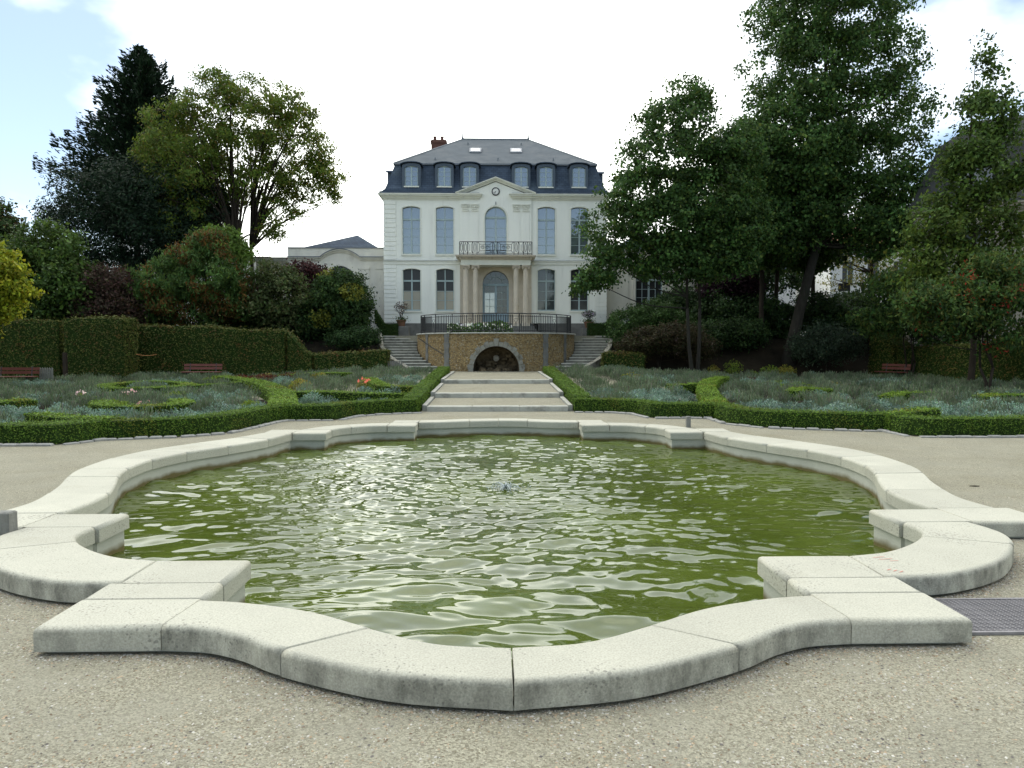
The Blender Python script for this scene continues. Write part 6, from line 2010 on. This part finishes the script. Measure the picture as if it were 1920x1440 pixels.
for k, (px, Y, bl, lab) in enumerate([
    (1432, 39.5, [(1420, 300, 60, 80), (1430, 400, 70, 60), (1425, 470, 60, 40)], 'slim dark trunked maple left of the leaning trunk'),
    (1455, 43, [(1470, 380, 70, 80), (1470, 470, 60, 40)], 'slim maple standing just behind the leaning trunk'),
    (1525, 42, [(1530, 380, 60, 80), (1535, 480, 50, 30)], 'slim maple right of the leaning trunk'),
    (1345, 44, [(1360, 420, 60, 70), (1350, 500, 60, 40)], 'slim maple behind the purple shrub')]):
    tree('maple_tree', lab, on_ground(px, Y), pix_blobs(bl, Y), 110 + k, 220, 44, .55, .25, MAPLE, (3, 2, 4, 1), trunk=.15, limbs=10, twigs=30, gap=.2, fork_h=.55, aspect=.75)
# slender tree in front of the grey mansion
def autumn(pos, C, rng):
    z = pos[:, 2]; t = np.clip((9.5 - z) / 6, 0, 1) * rng.random(len(z))
    return C * (1 + t[:, None] * np.array([1.1, .6, .1]))
tree('hornbeam_tree', 'slender pointed tree with loose branches in front of the grey mansion', on_ground(1835, 28), pix_blobs([(1848, 90, 10, 30), (1848, 120, 18, 32), (1846, 150, 30, 36), (1848, 180, 42, 38), (1850, 215, 58, 45), (1840, 270, 72, 45), (1835, 330, 85, 45), (1825, 395, 105, 45), (1810, 460, 120, 40), (1800, 530, 110, 40), (1770, 430, 75, 45), (1890, 420, 40, 40), (1890, 260, 35, 35), (1905, 330, 45, 45), (1800, 300, 40, 30), (1740, 500, 70, 45), (1870, 500, 70, 50), (1790, 370, 50, 30)], 28, .8), 121, 1020, 36, .40, .17, [(0.045, 0.085, 0.018), (0.06, 0.105, 0.02), (0.035, 0.068, 0.016)], (3, 3, 2), trunk=.13, fork_h=.5, limbs=36, twigs=140, gap=.40, extra=autumn)
SUM = [(0.040, 0.085, 0.020), (0.060, 0.105, 0.022), (0.085, 0.10, 0.022), (0.028, 0.060, 0.018)]
tree('sumac_shrub', 'arching sumac with red flower spikes at the right edge', on_ground(1870, 25.5), pix_blobs([(1860, 540, 70, 45), (1800, 590, 90, 40), (1900, 600, 60, 60), (1740, 560, 60, 30), (1880, 500, 50, 30)], 25.5, .9), 122, 480, 40, .36, .17, SUM, (4, 3, 2, 2), 'shrub', trunk=.10, stems=3, fork=1.0, limbs=22, twigs=40, gap=.2, aspect=.4, droop=.7, spots=(34, [(.22, .03, .02), (.30, .05, .02)], .12))
tree('sumac_shrub', 'green sumac filling the gap left of the red flowered one', on_ground(1720, 33), pix_blobs([(1700, 540, 70, 35), (1720, 590, 70, 40), (1660, 600, 60, 25), (1780, 620, 60, 30)], 33, .9), 123, 420, 40, .42, .2, SUM, (3, 3, 1, 3), 'shrub', trunk=.10, stems=3, fork=.9, limbs=16, twigs=30, gap=.15, aspect=.4, droop=.6)
tree('locust_tree', 'thin street tree with yellowing leaves before the cream town house', on_ground(1640, 52), pix_blobs([(1640, 440, 60, 40), (1610, 470, 50, 35), (1670, 480, 50, 40), (1590, 520, 40, 25), (1640, 400, 50, 30)], 52), 124, 230, 30, .6, .22, [(0.13, 0.14, 0.022), (0.17, 0.16, 0.026), (0.08, 0.10, 0.02)], (3, 2, 2), trunk=.22, fork=4.2, limbs=22, twigs=50, gap=.35, aspect=.35)
tree('roadside_tree', 'dark round tree seen behind the slim maples', on_ground(1390, 58), pix_blobs([(1390, 470, 90, 60), (1450, 500, 70, 50), (1330, 500, 60, 50)], 58), 125, 330, 40, .8, .33, DARKL, (1, 1, 1), trunk=.25, limbs=10, twigs=20, gap=.15)
# left side
CON = [(0.010, 0.024, 0.012), (0.014, 0.032, 0.014), (0.008, 0.018, 0.010)]
def conifer(name, label, base, seed):
    """layered evergreen: level branches carrying flat sprays that turn up at the tips"""
    rng = np.random.default_rng(seed); Y = base[1]; k = Y / 1345
    root = empty(name, base, label, 'tree')
    b = np.array(base)
    ys = [108, 125, 145, 180, 220, 260, 290, 310, 322, 335, 350, 380, 430]
    left = [4, 24, 46, 80, 88, 106, 146, 180, 226, 200, 130, 150, 165]
    right = [4, 20, 42, 62, 75, 85, 95, 100, 105, 105, 105, 110, 110]
    tp = np.array(P(284, 106, Y)) - b
    mb = MB()
    mb.tube([(0, 0, -.3), tuple(tp * .25 + [.3, 0, 0]), tuple(tp * .6 + [.2, 0, 0]), tuple(tp)], [.55, .42, .25, .03], 9)
    pos = []; dr = []; sz = []
    y = 112.0
    while y < 430:
        z = P(0, y, Y)[2] - b[2]
        ctr = tp * (z / tp[2]); ctr[2] = z
        n = 9 if y > 150 else 7
        for a in range(n):
            az = 2 * PI * (a + rng.random()) / n
            ca, sa = math.cos(az), math.sin(az)
            l, r = np.interp(y, ys, left), np.interp(y, ys, right)
            if ca < 0: L = k * (l * ca * ca + (l + r) * .42 * (1 - ca * ca))
            else: L = k * (r * ca * ca + (l + r) * .42 * (1 - ca * ca))
            L *= .62 + .45 * rng.random()
            if L < .15: continue
            droop = -.10 * L if y > 160 else .12 * L
            pts = []
            for t in (0, .35, .7, 1):
                pts.append(ctr + np.array([ca * L * t, sa * L * t, droop * math.sin(PI * t * .8) + .10 * L * max(0, t - .6) / .4]))
            mb.tube([tuple(q) for q in pts], [.05 + .012 * L, .04, .025, .008], 5, cap=False)
            m = int(46 * L) + 12 + (int(60 * (L - 4)) if L > 4 else 0)
            t = .12 + .9 * rng.random(m) ** .75
            w_ = (.18 + .13 * L) * np.sin(PI * np.clip(t, 0, 1) ** 1.4) + .05
            u = rng.normal(0, .5, m) * w_
            P_ = np.array([[np.interp(tt, (0, .35, .7, 1, 1.05), [q[c] for q in pts] + [pts[-1][c]]) for c in range(3)] for tt in t])
            P_[:, 0] += -sa * u; P_[:, 1] += ca * u; P_[:, 2] += rng.normal(0, .10 + .035 * L, m) - .05 * np.abs(u)
            pos.append(P_)
            d = np.stack([ca - sa * u * .8, sa + ca * u * .8, .25 + .45 * rng.random(m)], -1) + .35 * rng.normal(size=(m, 3))
            dr.append(d)
        y += 5.5 + rng.random() * 4 if y < 330 else 10
    mb.build('trunk', M('bark'), root, True, False)
    pos = np.concatenate(pos); d = np.concatenate(dr); N = len(pos)
    d /= np.linalg.norm(d, axis=1, keepdims=True)
    s_ = np.cross(d, rng.normal(size=(N, 3))); s_ /= np.linalg.norm(s_, axis=1, keepdims=True)
    parts = []
    Ln = (.30 * (.6 + .8 * rng.random(N)))[:, None]; W = Ln * .16
    V = np.stack([pos - d * Ln * .5, pos + s_ * W, pos + d * Ln * .5, pos - s_ * W], 1).reshape(-1, 3)
    foliage_obj('crown', [(V, np.arange(N * 4).reshape(N, 4), np.repeat(palette(rng, N, CON), 4, 0))], 'leaf_thick', root)
conifer('cedar_tree', 'very dark cedar with drooping layered branches at upper left', on_ground(315, 52), 131)
tree('yew_tree', 'broad black green yew mass below the cedar', on_ground(255, 46), pix_blobs([(200, 385, 75, 55), (260, 360, 80, 55), (330, 390, 90, 70), (190, 450, 80, 60), (270, 450, 100, 70), (350, 460, 80, 60), (130, 420, 35, 25), (250, 520, 130, 50), (400, 400, 50, 60), (120, 400, 25, 15)], 46, 1.1), 132, 1250, 42, .58, .22, CON, (2, 2, 1), trunk=.4, limbs=14, twigs=30, gap=.04, aspect=.35, shell=.45, mname='leaf_thick')
OLI = [(0.080, 0.128, 0.018), (0.062, 0.108, 0.016), (0.11, 0.145, 0.022), (0.13, 0.115, 0.026)]
def olive(pos, C, rng):
    t = np.clip((pos[:, 0] + 17) / 9, 0, 1) * (rng.random(len(pos)) < .4)
    return C * (1 + t[:, None] * np.array([.4, .1, 0]))
tree('ash_tree', 'round crowned tree with thin olive and rust leaves and many bare limbs', on_ground(466, 46), pix_blobs([(420, 175, 45, 25), (470, 185, 60, 30), (530, 205, 50, 35), (570, 240, 40, 35), (480, 240, 90, 40), (400, 225, 70, 40), (335, 240, 45, 30), (600, 290, 35, 35), (540, 290, 70, 40), (450, 300, 80, 45), (360, 300, 70, 45), (300, 290, 35, 30), (620, 330, 30, 30), (580, 350, 50, 30), (500, 360, 60, 35), (400, 360, 70, 45), (330, 360, 50, 40), (610, 375, 30, 18), (540, 400, 35, 20), (520, 430, 25, 25), (370, 420, 60, 45)], 46, 1.2), 133, 2200, 42, .40, .18, OLI, (4, 4, 2, 1), trunk=.30, fork=3.2, stems=3, limbs=75, twigs=420, gap=.34, droop=.7, aspect=.5, extra=olive, vase=True)
tree('hazel_tree', 'mid green bushy tree above the left hedge', on_ground(115, 38), pix_blobs([(110, 470, 60, 45), (120, 530, 75, 55), (60, 500, 50, 60), (150, 560, 55, 45), (90, 590, 70, 30)], 38), 134, 520, 44, .45, .2, [(0.045, 0.085, 0.018), (0.06, 0.11, 0.02), (0.03, 0.06, 0.015)], (3, 2, 2), trunk=.16, stems=3, fork=1.6, limbs=16, twigs=40, gap=.12)
tree('cherry_tree', 'tree with dull green and reddish leaves at the left edge', on_ground(10, 44), pix_blobs([(0, 420, 50, 40), (30, 440, 40, 35), (-40, 430, 60, 60), (20, 480, 50, 40)], 44), 135, 330, 42, .5, .22, [(0.045, 0.075, 0.02), (0.03, 0.06, 0.018), (0.085, 0.05, 0.022)], (3, 3, 1), trunk=.2, limbs=12, twigs=30, gap=.2)
GOLD = [(0.22, 0.25, 0.016), (0.17, 0.21, 0.014), (0.27, 0.27, 0.02), (0.10, 0.14, 0.012)]
tree('golden_maple', 'yellow green small tree with tiered leaves at the left edge', on_ground(-25, 25), pix_blobs([(0, 480, 40, 25), (25, 510, 45, 22), (10, 540, 60, 25), (45, 550, 35, 18), (-40, 520, 70, 60), (0, 580, 60, 28), (-30, 600, 60, 30)], 25), 136, 420, 48, .30, .13, GOLD, (3, 3, 2, 2), trunk=.10, stems=2, fork=.9, limbs=16, twigs=30, gap=.06, droop=.6, flatc=.45)
tree('smoke_bush', 'dull purple smoke bush behind the left hedge', on_ground(215, 38.4), pix_blobs([(215, 535, 48, 32), (205, 575, 55, 40), (245, 580, 36, 34)], 38.4), 137, 400, 40, .4, .15, [(0.050, 0.030, 0.024), (0.066, 0.040, 0.030), (0.042, 0.036, 0.020)], (1, 1, 1), 'shrub', trunk=.08, stems=3, fork=.8, limbs=10, twigs=20, gap=.05)
def redpatch(pos, C, rng):
    g = np.sin(1.3 * pos[:, 0] + 2.1) * np.sin(1.7 * pos[:, 2] + 1.2 * pos[:, 0])
    k = (g > .0) & (rng.random(len(pos)) < .55)
    C = C.copy(); C[k] = C[k] * np.array([1.9, .55, .6]); return C
tree('staghorn_sumac', 'wide sumac turning rust red among green behind the left hedge', on_ground(360, 39.5), pix_blobs([(400, 460, 45, 22), (380, 490, 70, 30), (330, 530, 80, 40), (410, 530, 70, 45), (290, 570, 60, 40), (360, 580, 90, 35), (440, 560, 40, 50)], 39.5), 138, 900, 44, .34, .22, [(0.055, 0.115, 0.03), (0.045, 0.09, 0.022), (0.07, 0.12, 0.025)], (3, 3, 2), 'shrub', trunk=.10, stems=4, fork=.9, limbs=22, twigs=40, gap=.22, droop=.9, aspect=.3, extra=redpatch)
tree('green_shrub', 'light green shrub top rising behind the rust red sumac', on_ground(420, 42), pix_blobs([(420, 450, 45, 18), (445, 480, 30, 30), (400, 470, 40, 25)], 42), 139, 200, 44, .4, .2, [(0.10, 0.17, 0.03), (0.08, 0.14, 0.025)], (1, 1), 'shrub', trunk=.08, stems=2, fork=2, limbs=10, twigs=20, gap=.05)
tree('mixed_shrub', 'open grey green shrub between the sumac and the pavilion', on_ground(530, 40), pix_blobs([(520, 520, 40, 30), (540, 560, 55, 45), (500, 580, 45, 40), (560, 600, 40, 30)], 40), 140, 360, 38, .4, .17, [(0.06, 0.085, 0.028), (0.045, 0.07, 0.02), (0.085, 0.095, 0.04)], (2, 2, 1), 'shrub', trunk=.07, stems=3, fork=.8, limbs=14, twigs=25, gap=.2)
tree('purple_hazel', 'dark purple leaved shrub in front of the left pavilion', on_ground(570, 41.5), pix_blobs([(575, 515, 35, 20), (555, 535, 30, 22), (590, 545, 30, 25), (495, 545, 18, 15)], 41.5), 141, 190, 40, .4, .17, [(0.045, 0.016, 0.018), (0.06, 0.022, 0.02), (0.035, 0.02, 0.018)], (1, 1, 1), 'shrub', trunk=.07, stems=2, fork=2.0, limbs=10, twigs=20, gap=.1)
def gilt(pos, C, rng):
    g = np.sin(1.9 * pos[:, 0] + .6) * np.sin(2.2 * pos[:, 2] + .4)
    k = (g > .45) & (rng.random(len(pos)) < .75)
    C = C.copy(); C[k] = np.array([.17, .19, .03]) * (0.8 + .4 * rng.random((k.sum(), 1))); return C
tree('laurel_bush', 'tall rounded dark laurel with yellow sprays beside the left stairs', on_ground(640, 40), pix_blobs([(640, 530, 45, 25), (640, 560, 55, 40), (650, 595, 48, 35), (600, 590, 40, 40), (670, 570, 30, 40)], 40), 142, 640, 46, .34, .15, [(0.030, 0.062, 0.016), (0.022, 0.048, 0.014), (0.045, 0.08, 0.018)], (3, 3, 1), 'shrub', trunk=.10, stems=3, fork=.8, limbs=12, twigs=20, gap=.03, extra=gilt)
tree('box_ball', 'low rounded dark bush at the foot of the laurel', on_ground(680, 38.2), pix_blobs([(680, 632, 36, 20), (650, 636, 36, 18)], 38.2), 143, 260, 44, .22, .09, DARKL, (2, 2, 1), 'shrub', trunk=.05, stems=2, fork=.4, limbs=6, twigs=6, gap=0, mname='leaf_thick')
# right side shrubs
tree('topiary_bush', 'large rounded clipped bush beside the right stairs', on_ground(1205, 39.5), pix_blobs([(1190, 610, 50, 38), (1230, 600, 45, 38), (1175, 635, 38, 22), (1260, 610, 45, 30)], 39.5), 151, 620, 46, .28, .11, [(0.035, 0.075, 0.018), (0.028, 0.06, 0.016), (0.05, 0.095, 0.022)], (3, 3, 1), 'shrub', trunk=.08, stems=2, fork=.6, limbs=8, twigs=10, gap=0, mname='leaf_thick')
tree('abelia_shrub', 'brownish shrub with pale pink flowers below the clipped bush', on_ground(1235, 37), pix_blobs([(1215, 640, 48, 26), (1270, 635, 50, 32), (1190, 650, 35, 18), (1310, 650, 35, 24)], 37), 152, 480, 42, .28, .11, [(0.035, 0.030, 0.014), (0.045, 0.035, 0.018), (0.028, 0.034, 0.012)], (1, 1, 1), 'shrub', trunk=.05, stems=3, fork=.5, limbs=10, twigs=15, gap=.03, spots=(26, [(.30, .20, .20), (.24, .16, .17)], .05))
tree('purple_plum', 'dusky purple shrub between the maple trunks', on_ground(1372, 42), pix_blobs([(1370, 525, 45, 22), (1350, 545, 40, 20), (1400, 545, 30, 20)], 42), 153, 220, 42, .4, .16, [(0.035, 0.016, 0.026), (0.045, 0.022, 0.032), (0.025, 0.016, 0.02)], (1, 1, 1), 'shrub', trunk=.08, stems=2, fork=2.0, limbs=10, twigs=15, gap=.05)
for k, (px, Y, bl, lab, lf) in enumerate([
    (1275, 43, [(1275, 570, 45, 30), (1300, 590, 45, 40)], 'dark evergreen shrub right of the arched french window', .17),
    (1345, 41.5, [(1340, 590, 50, 45), (1370, 600, 50, 45)], 'dark evergreen shrub under the purple shrub', .17),
    (1425, 41.5, [(1420, 590, 55, 45), (1450, 605, 50, 40)], 'dark evergreen shrub between the slim trunks', .17),
    (1400, 39, [(1395, 625, 50, 28), (1330, 630, 45, 26)], 'low black green shrub between the twin stems and the slim trunk', .13),
    (1540, 42, [(1535, 580, 50, 30), (1560, 600, 60, 35)], 'dark evergreen shrub right of the leaning trunk', .17),
    (1590, 44, [(1600, 575, 50, 28), (1620, 600, 40, 30)], 'dark evergreen shrub below the street lamp', .17),
    (1560, 36.5, [(1555, 640, 58, 36), (1580, 650, 45, 30), (1530, 655, 40, 26)], 'broad grey green rounded bush in front of the right maples', .12),
    (1640, 40, [(1640, 610, 45, 30)], 'dark bush behind the swooping right hedge', .15),
    (495, 42, [(490, 600, 60, 35), (440, 600, 50, 30)], 'dark evergreen shrub low behind the left hedge', .17),
    (600, 41, [(595, 615, 45, 30)], 'dark evergreen shrub left of the laurel', .15),
    (60, 41, [(50, 570, 60, 45), (20, 600, 60, 30)], 'dark evergreen shrub at the far left behind the hedge', .17),
    (280, 42, [(270, 590, 60, 35), (170, 600, 60, 35)], 'dark evergreen shrub under the smoke bush', .17)]):
    cols = DARKL if k != 6 else [(0.030, 0.050, 0.028), (0.022, 0.040, 0.022), (0.045, 0.065, 0.04)]
    tree('evergreen_shrub', lab, on_ground(px, Y), pix_blobs(bl, Y, 1.2), 160 + k, 300, 38, .36, lf, cols, (2, 2, 1), 'shrub', trunk=.07, stems=2, fork=.6, limbs=8, twigs=10, gap=.02)

# tall clipped hedges
HORN = [(0.070, 0.088, 0.018), (0.050, 0.068, 0.015), (0.092, 0.092, 0.022), (0.085, 0.055, 0.018)]
THG = 'tall clipped hornbeam hedges'
def tall(line, w_, h, lab, seed, tops=None, dens=480):
    box_hedge(line, w_, h, 'hornbeam_hedge', lab, THG, dens=dens, leaf=.095, cols=HORN, wts=(4, 4, 2, 1), seed=seed, step=.4, tops=tops, rough=.05)
tall([(-20.1, 34.6), (-17.3, 34.4)], 1.2, 2.95, 'bright block of tall hornbeam hedge at the end of the left hedge', 61)
tall([(-26, 35.6), (-20.9, 35.4)], 1.0, 2.85, 'shaded tall hornbeam hedge behind the left bench', 62)
tall([(-22.4, 28.2), (-21.2, 28.0), (-19.6, 27.6)], 1.0, 2.55, 'end of a hornbeam hedge at the left edge beside the bench', 63)
tall([(-18.8, 36.4), (-14.2, 36.2), (-10.3, 36.1)], 1.0, 2.35, 'long tall hornbeam hedge behind the far bench', 64, tops=[2.6, 2.6, 2.6, 2.45, 2.35])
tall([(-10.25, 36.1), (-8.98, 36.0)], .9, 1.6, 'hornbeam hedge stepping down beside the laurel', 65, tops=[2.3, 1.95, 1.5, 1.2, 1.15])
tall([(-8.95, 36.0), (-5.4, 36.0)], .9, 1.1, 'low hornbeam hedge ending at the left stairs', 66)
tall([(19.5, 36.2), (19.8, 34.4)], 1.0, 2.4, 'hornbeam hedge swooping down beside the grey green bush', 67, tops=[2.6, 2.4, 1.9, 1.7])
tall([(19.9, 34.3), (20.6, 30), (21.2, 24.5)], 1.0, 1.75, 'dark hornbeam hedge along the right side of the parterre', 68, tops=[1.62, 1.75, 2.0])
tall([(5.4, 36.1), (7.4, 36.1)], .8, 1.0, 'low reddish hedge ending at the right stairs', 69)
# clipped boxes at the foot of the house
box_hedge([(-7.0, 42.1), (-5.75, 42.1)], .8, .70, 'yew_block', 'dark clipped yew block at the foot of the house on the left', None, 'hedge', dens=500, leaf=.07, cols=DARKL, wts=(2, 2, 1), seed=71)
box_hedge([(5.4, 42.1), (6.9, 42.1)], .8, .74, 'yew_block', 'dark clipped yew block at the foot of the house on the right', None, 'hedge', dens=500, leaf=.07, cols=DARKL, wts=(2, 2, 1), seed=72)
for nm in ('yew_block',):
    for o in [q for q in SC.objects if q.name.startswith(nm)]: o.location.z = 2.5

# potted shrubs on the terrace
def potted(label, x, y, z, cols, h, n, seed, flower=None, pot='terracotta', size=.10):
    rng = np.random.default_rng(seed)
    r = empty('planter', (x, y, z), label, 'planter')
    MB().lathe([(.20, 0), (.27, .30), (.31, .31), (.31, .37), (.26, .37), (.24, .30), (.02, .28)], 18).build('pot', M(pot), r)
    m = MB()
    for k in range(7):
        a = 2 * PI * k / 7 + rng.random()
        m.tube([(0, 0, .28), (.08 * math.cos(a), .08 * math.sin(a), .28 + h * .35), (.34 * math.cos(a), .34 * math.sin(a), .28 + h * (.7 + .25 * rng.random()))], [.018, .012, .005], 5)
    m.build('stem', M('bark_grey'), r)
    d = rng.normal(size=(n, 3)); d /= np.linalg.norm(d, axis=1, keepdims=True)
    p = d * np.array([.46, .40, h * .34]) * (rng.random((n, 1)) ** .4) + np.array([0, 0, .3 + h * .72])
    foliage_obj('foliage', [leaf_cloud(p, d, size, palette(rng, n, cols), rng, .8, .5)], 'leaf', r)
    low = rng.normal(size=(260, 3)) * np.array([.18, .18, .07]) + np.array([0, 0, .42])
    foliage_obj('underplanting', [leaf_cloud(low, np.tile([0, 0, .5], (260, 1)), .09, palette(rng, 260, [(.05, .09, .02), (.035, .07, .018)]), rng, .8, .5)], 'leaf', r)
    if flower:
        q = p[:150]; foliage_obj('blossom', [leaf_cloud(q + rng.normal(size=q.shape) * .03, d[:150], .08, palette(rng, 150, [flower]), rng, .7, .8)], 'petal', r)
potted('terracotta pot with a thin reddish shrub at the left of the house front', -5.62, 42.9, 3.12, [(.10, .045, .03), (.07, .04, .025), (.06, .055, .03)], 1.15, 260, 81)
potted('planter of pale lilac flowers at the right of the house front', 5.55, 42.9, 3.02, [(.06, .085, .04), (.05, .07, .035)], .75, 380, 82, (.42, .34, .46))
for s in (-1, 1):
    o = MB().box(s * 5.6 - .45, s * 5.6 + .45, 42.62, 43.3, 2.46, 3.015 if s > 0 else 3.115, .02).build('pedestal', M('plinth_stone'))
    tag(o, 'grey stone block under the terracotta pot' if s < 0 else 'grey stone block under the lilac flowered planter', 'pedestal')
# ------------------------------------------------------------------ benches, posts, grate, fences, street things
def bench(label, x, y, rz, L=1.75):
    z = float(th(x, y)) + .01
    b = empty('garden_bench', (x, y, z), label, 'bench', 'wooden benches round the parterre', rz)
    for k in range(3):
        MB().box(-L/2, L/2, -.20 + k * .14, -.20 + k * .14 + .115, .43, .47, .008).build('seat_slat', M('bench_wood'), b)
    for k in range(2):
        m = MB().hexa([(-L/2, .25 + .03*k, .56 + .15*k), (L/2, .25 + .03*k, .56 + .15*k), (L/2, .29 + .03*k, .56 + .15*k), (-L/2, .29 + .03*k, .56 + .15*k),
                       (-L/2, .275 + .03*k, .675 + .15*k), (L/2, .275 + .03*k, .675 + .15*k), (L/2, .315 + .03*k, .675 + .15*k), (-L/2, .315 + .03*k, .675 + .15*k)])
        m.build('back_slat', M('bench_wood'), b)
    for s in (-1, 1):
        m = MB(); xx = s * (L / 2 - .28)
        m.tube([(xx, -.20, 0), (xx, -.16, .42), (xx, .22, .42)], .028, 6); m.tube([(xx, .34, 0), (xx, .24, .42), (xx, .33, .86)], .028, 6)
        m.tube([(xx, -.19, .1), (xx, .31, .1)], .015, 6)
        m.build('leg', M('iron'), b)
    return b
bench('red brown slatted bench at the left edge beside the pale picket screen', -19.9, 30.0, .10)
bench('red brown slatted bench far back before the long left hedge, only its backrest showing', -13.85, 34.0, .05)
bench('dark red bench in the shade against the right hedge', 18.75, 33.6, -1.25, 1.6)

def pickets(label, pts, h, n, grp='pale picket screens'):
    (x0, y0), (x1, y1) = pts; z = float(th((x0 + x1) / 2, (y0 + y1) / 2))
    b = empty('picket_screen', (x0, y0, z), label, 'fence', grp)
    for k in range(n):
        t = k / (n - 1)
        m = MB().box(-.035, .035, -.012, .012, 0, h); m.add([(-.035, -.012, h), (.035, -.012, h), (.035, .012, h), (-.035, .012, h), (0, -.012, h + .04), (0, .012, h + .04)], [(0, 1, 4), (2, 3, 5), (1, 2, 5, 4), (3, 0, 4, 5)])
        o = m.build('picket', M('grey_wood'), b); o.location = ((x1 - x0) * t, (y1 - y0) * t, 0)
    for zz in (.2, h * .75):
        m = MB().tube([(0, .03, zz), (x1 - x0, y1 - y0 + .03, zz)], .02, 4); m.build('rail', M('grey_wood'), b)
pickets('grey wooden picket screen at the right end of the left bench', [(-19.1, 30.5), (-18.55, 30.4)], .78, 6)
pickets('short grey picket screen at the foot of the left stairs', [(-5.35, 35.7), (-4.65, 35.4)], .55, 7)

for lab, x, y, w_, h, d in (('weathered square wooden post at the left rim of the pond', -4.44, 6.34, .125, .33, .055), ('small grey wooden post behind the far right rim of the pond', 4.27, 15.95, .09, .25, .08)):
    m = MB().box(x - w_, x + w_, y - d, y + d, -.1, h, .012)
    if w_ < .1: m = MB().box(x - .055, x + .035, y - .05, y + .05, -.1, h, .01)
    tag(m.build('wooden_post', M('grey_wood')), lab, 'post')
# wooden post near the hedge block, rope across the gap
m = MB().box(-19.95, -19.8, 33.5, 33.65, .4, 1.6, .01)
tag(m.build('wooden_post', M('bark')), 'dark brown post in front of the bright hedge block', 'post')
m = MB().tube([(-17.15, 34.6, 1.52), (-16.9, 34.7, 1.46), (-16.6, 34.8, 1.45), (-16.3, 34.9, 1.5)], .016, 6)
tag(m.build('rope', M('rope')), 'orange rope strung across the gap beside the hedge block', 'rope')

# drain grate let into the gravel at the right
gr = empty('drain_grate', (3.4, 4.55, 0), 'grey steel grating set in the gravel at the right of the pond', 'grate')
m = MB().box(2.78 - 3.4, 4.1 - 3.4, 4.24 - 4.55, 4.84 - 4.55, -.06, .003); m.build('pit', M('drain_dark'), gr)
m = MB(); x0, x1, y0, y1 = -.62, .70, -.31, .29
m.box(x0, x1, y0, y0 + .025, 0.003, .02); m.box(x0, x1, y1 - .025, y1, .003, .02); m.box(x0, x0 + .025, y0 + .025, y1 - .025, .003, .02); m.box(x1 - .025, x1, y0 + .025, y1 - .025, .003, .02)
m.build('frame', M('steel_grate'), gr)
mx_ = MB().box(x0 + .027, x1 - .027, -.004, .004, .004, .018).mesh(M('steel_grate')); my_ = MB().box(-.004, .004, y0 + .027, y1 - .027, .004, .016).mesh(M('steel_grate'))
for k in range(24):
    o = link('cross_bar', mx_, gr); o.location = (0, y0 + .045 + (y1 - y0 - .09) * k / 23, 0)
for k in range(34):
    o = link('bearing_bar', my_, gr); o.location = (x0 + .045 + (x1 - x0 - .09) * k / 33, 0, 0)

# iron fence and street things beyond the right trees
fy = 54.0
fn = empty('street_fence', (25, fy, 2.48), 'dark iron street fence seen between the right tree trunks', 'fence')
fb = MB().tube([(0, 0, 0), (0, 0, 1.9), (0, 0, 2.0)], [.02, .018, .003], 5).mesh(M('iron'))
for k in range(74):
    o = link('bar', fb, fn); o.location = (-6 + k * .17, 0, 0)
m = MB()
for z in (.25, 1.65): m.tube([(-6.1, 0, z), (6.6, 0, z)], .025, 5)
m.build('rail', M('iron'), fn)
lp = empty('street_lamp', P(1622, 560, 55)[:2] + (2.48,), 'old style street lantern on a slim post beyond the right trees', 'lamp')
MB().lathe([(.10, 0), (.10, .3), (.06, .5), (.045, 3.4), (.03, 3.7)], 10).build('post', M('iron'), lp)
MB().lathe([(.10, 3.75), (.24, 4.35), (.26, 4.37), (.05, 4.6), (.02, 4.75)], 6).build('lantern', M('iron'), lp)
MB().lathe([(.105, 3.80), (.225, 4.30)], 6).build('pane', M('pane_mid'), lp).scale = (1.03, 1.03, 1)
for px, py, w_, h, lab, mm in ((1587, 538, .9, .6, 'dark notice board on a post beyond the right trees', 'dark_sign'), (1661, 520, .9, .9, 'white street sign beyond the right trees', 'white_sign')):
    p = P(px, py, 53)
    s = empty('street_sign', (p[0], 53, 2.48), lab, 'sign')
    MB().tube([(0, .04, 0), (0, .04, p[2] - 2.48 + h / 2)], .04, 6).build('post', M('iron'), s)
    MB().box(-w_ / 2, w_ / 2, -.02, .01, p[2] - 2.48 - h / 2, p[2] - 2.48 + h / 2).build('board', M(mm), s)

# a twig and a few fallen leaves on the court
tag(MB().tube([(5.98, 8.95, .006), (6.04, 8.93, .009), (6.10, 8.94, .006)], [.005, .008, .005], 5).build('twig', M('bark')), 'short dark twig lying on the gravel at the right', 'twig')
rng = np.random.default_rng(99)
n = 260
x = rng.uniform(-9, 10, n); y = rng.uniform(2.2, 17, n)
k = ~in_poly(x, y, OUTER); x = x[k]; y = y[k]; n = len(x)
o = foliage_obj('fallen_leaves', [leaf_cloud(np.stack([x, y, np.full(n, .008)], -1), np.tile([0., 0, 1.], (n, 1)), .028, palette(rng, n, [(.10, .07, .03), (.06, .07, .03), (.14, .10, .04)]), rng, .15, .5)], 'leaf')
tag(o, 'scattered small fallen leaves on the gravel', 'leaves', kind='stuff')
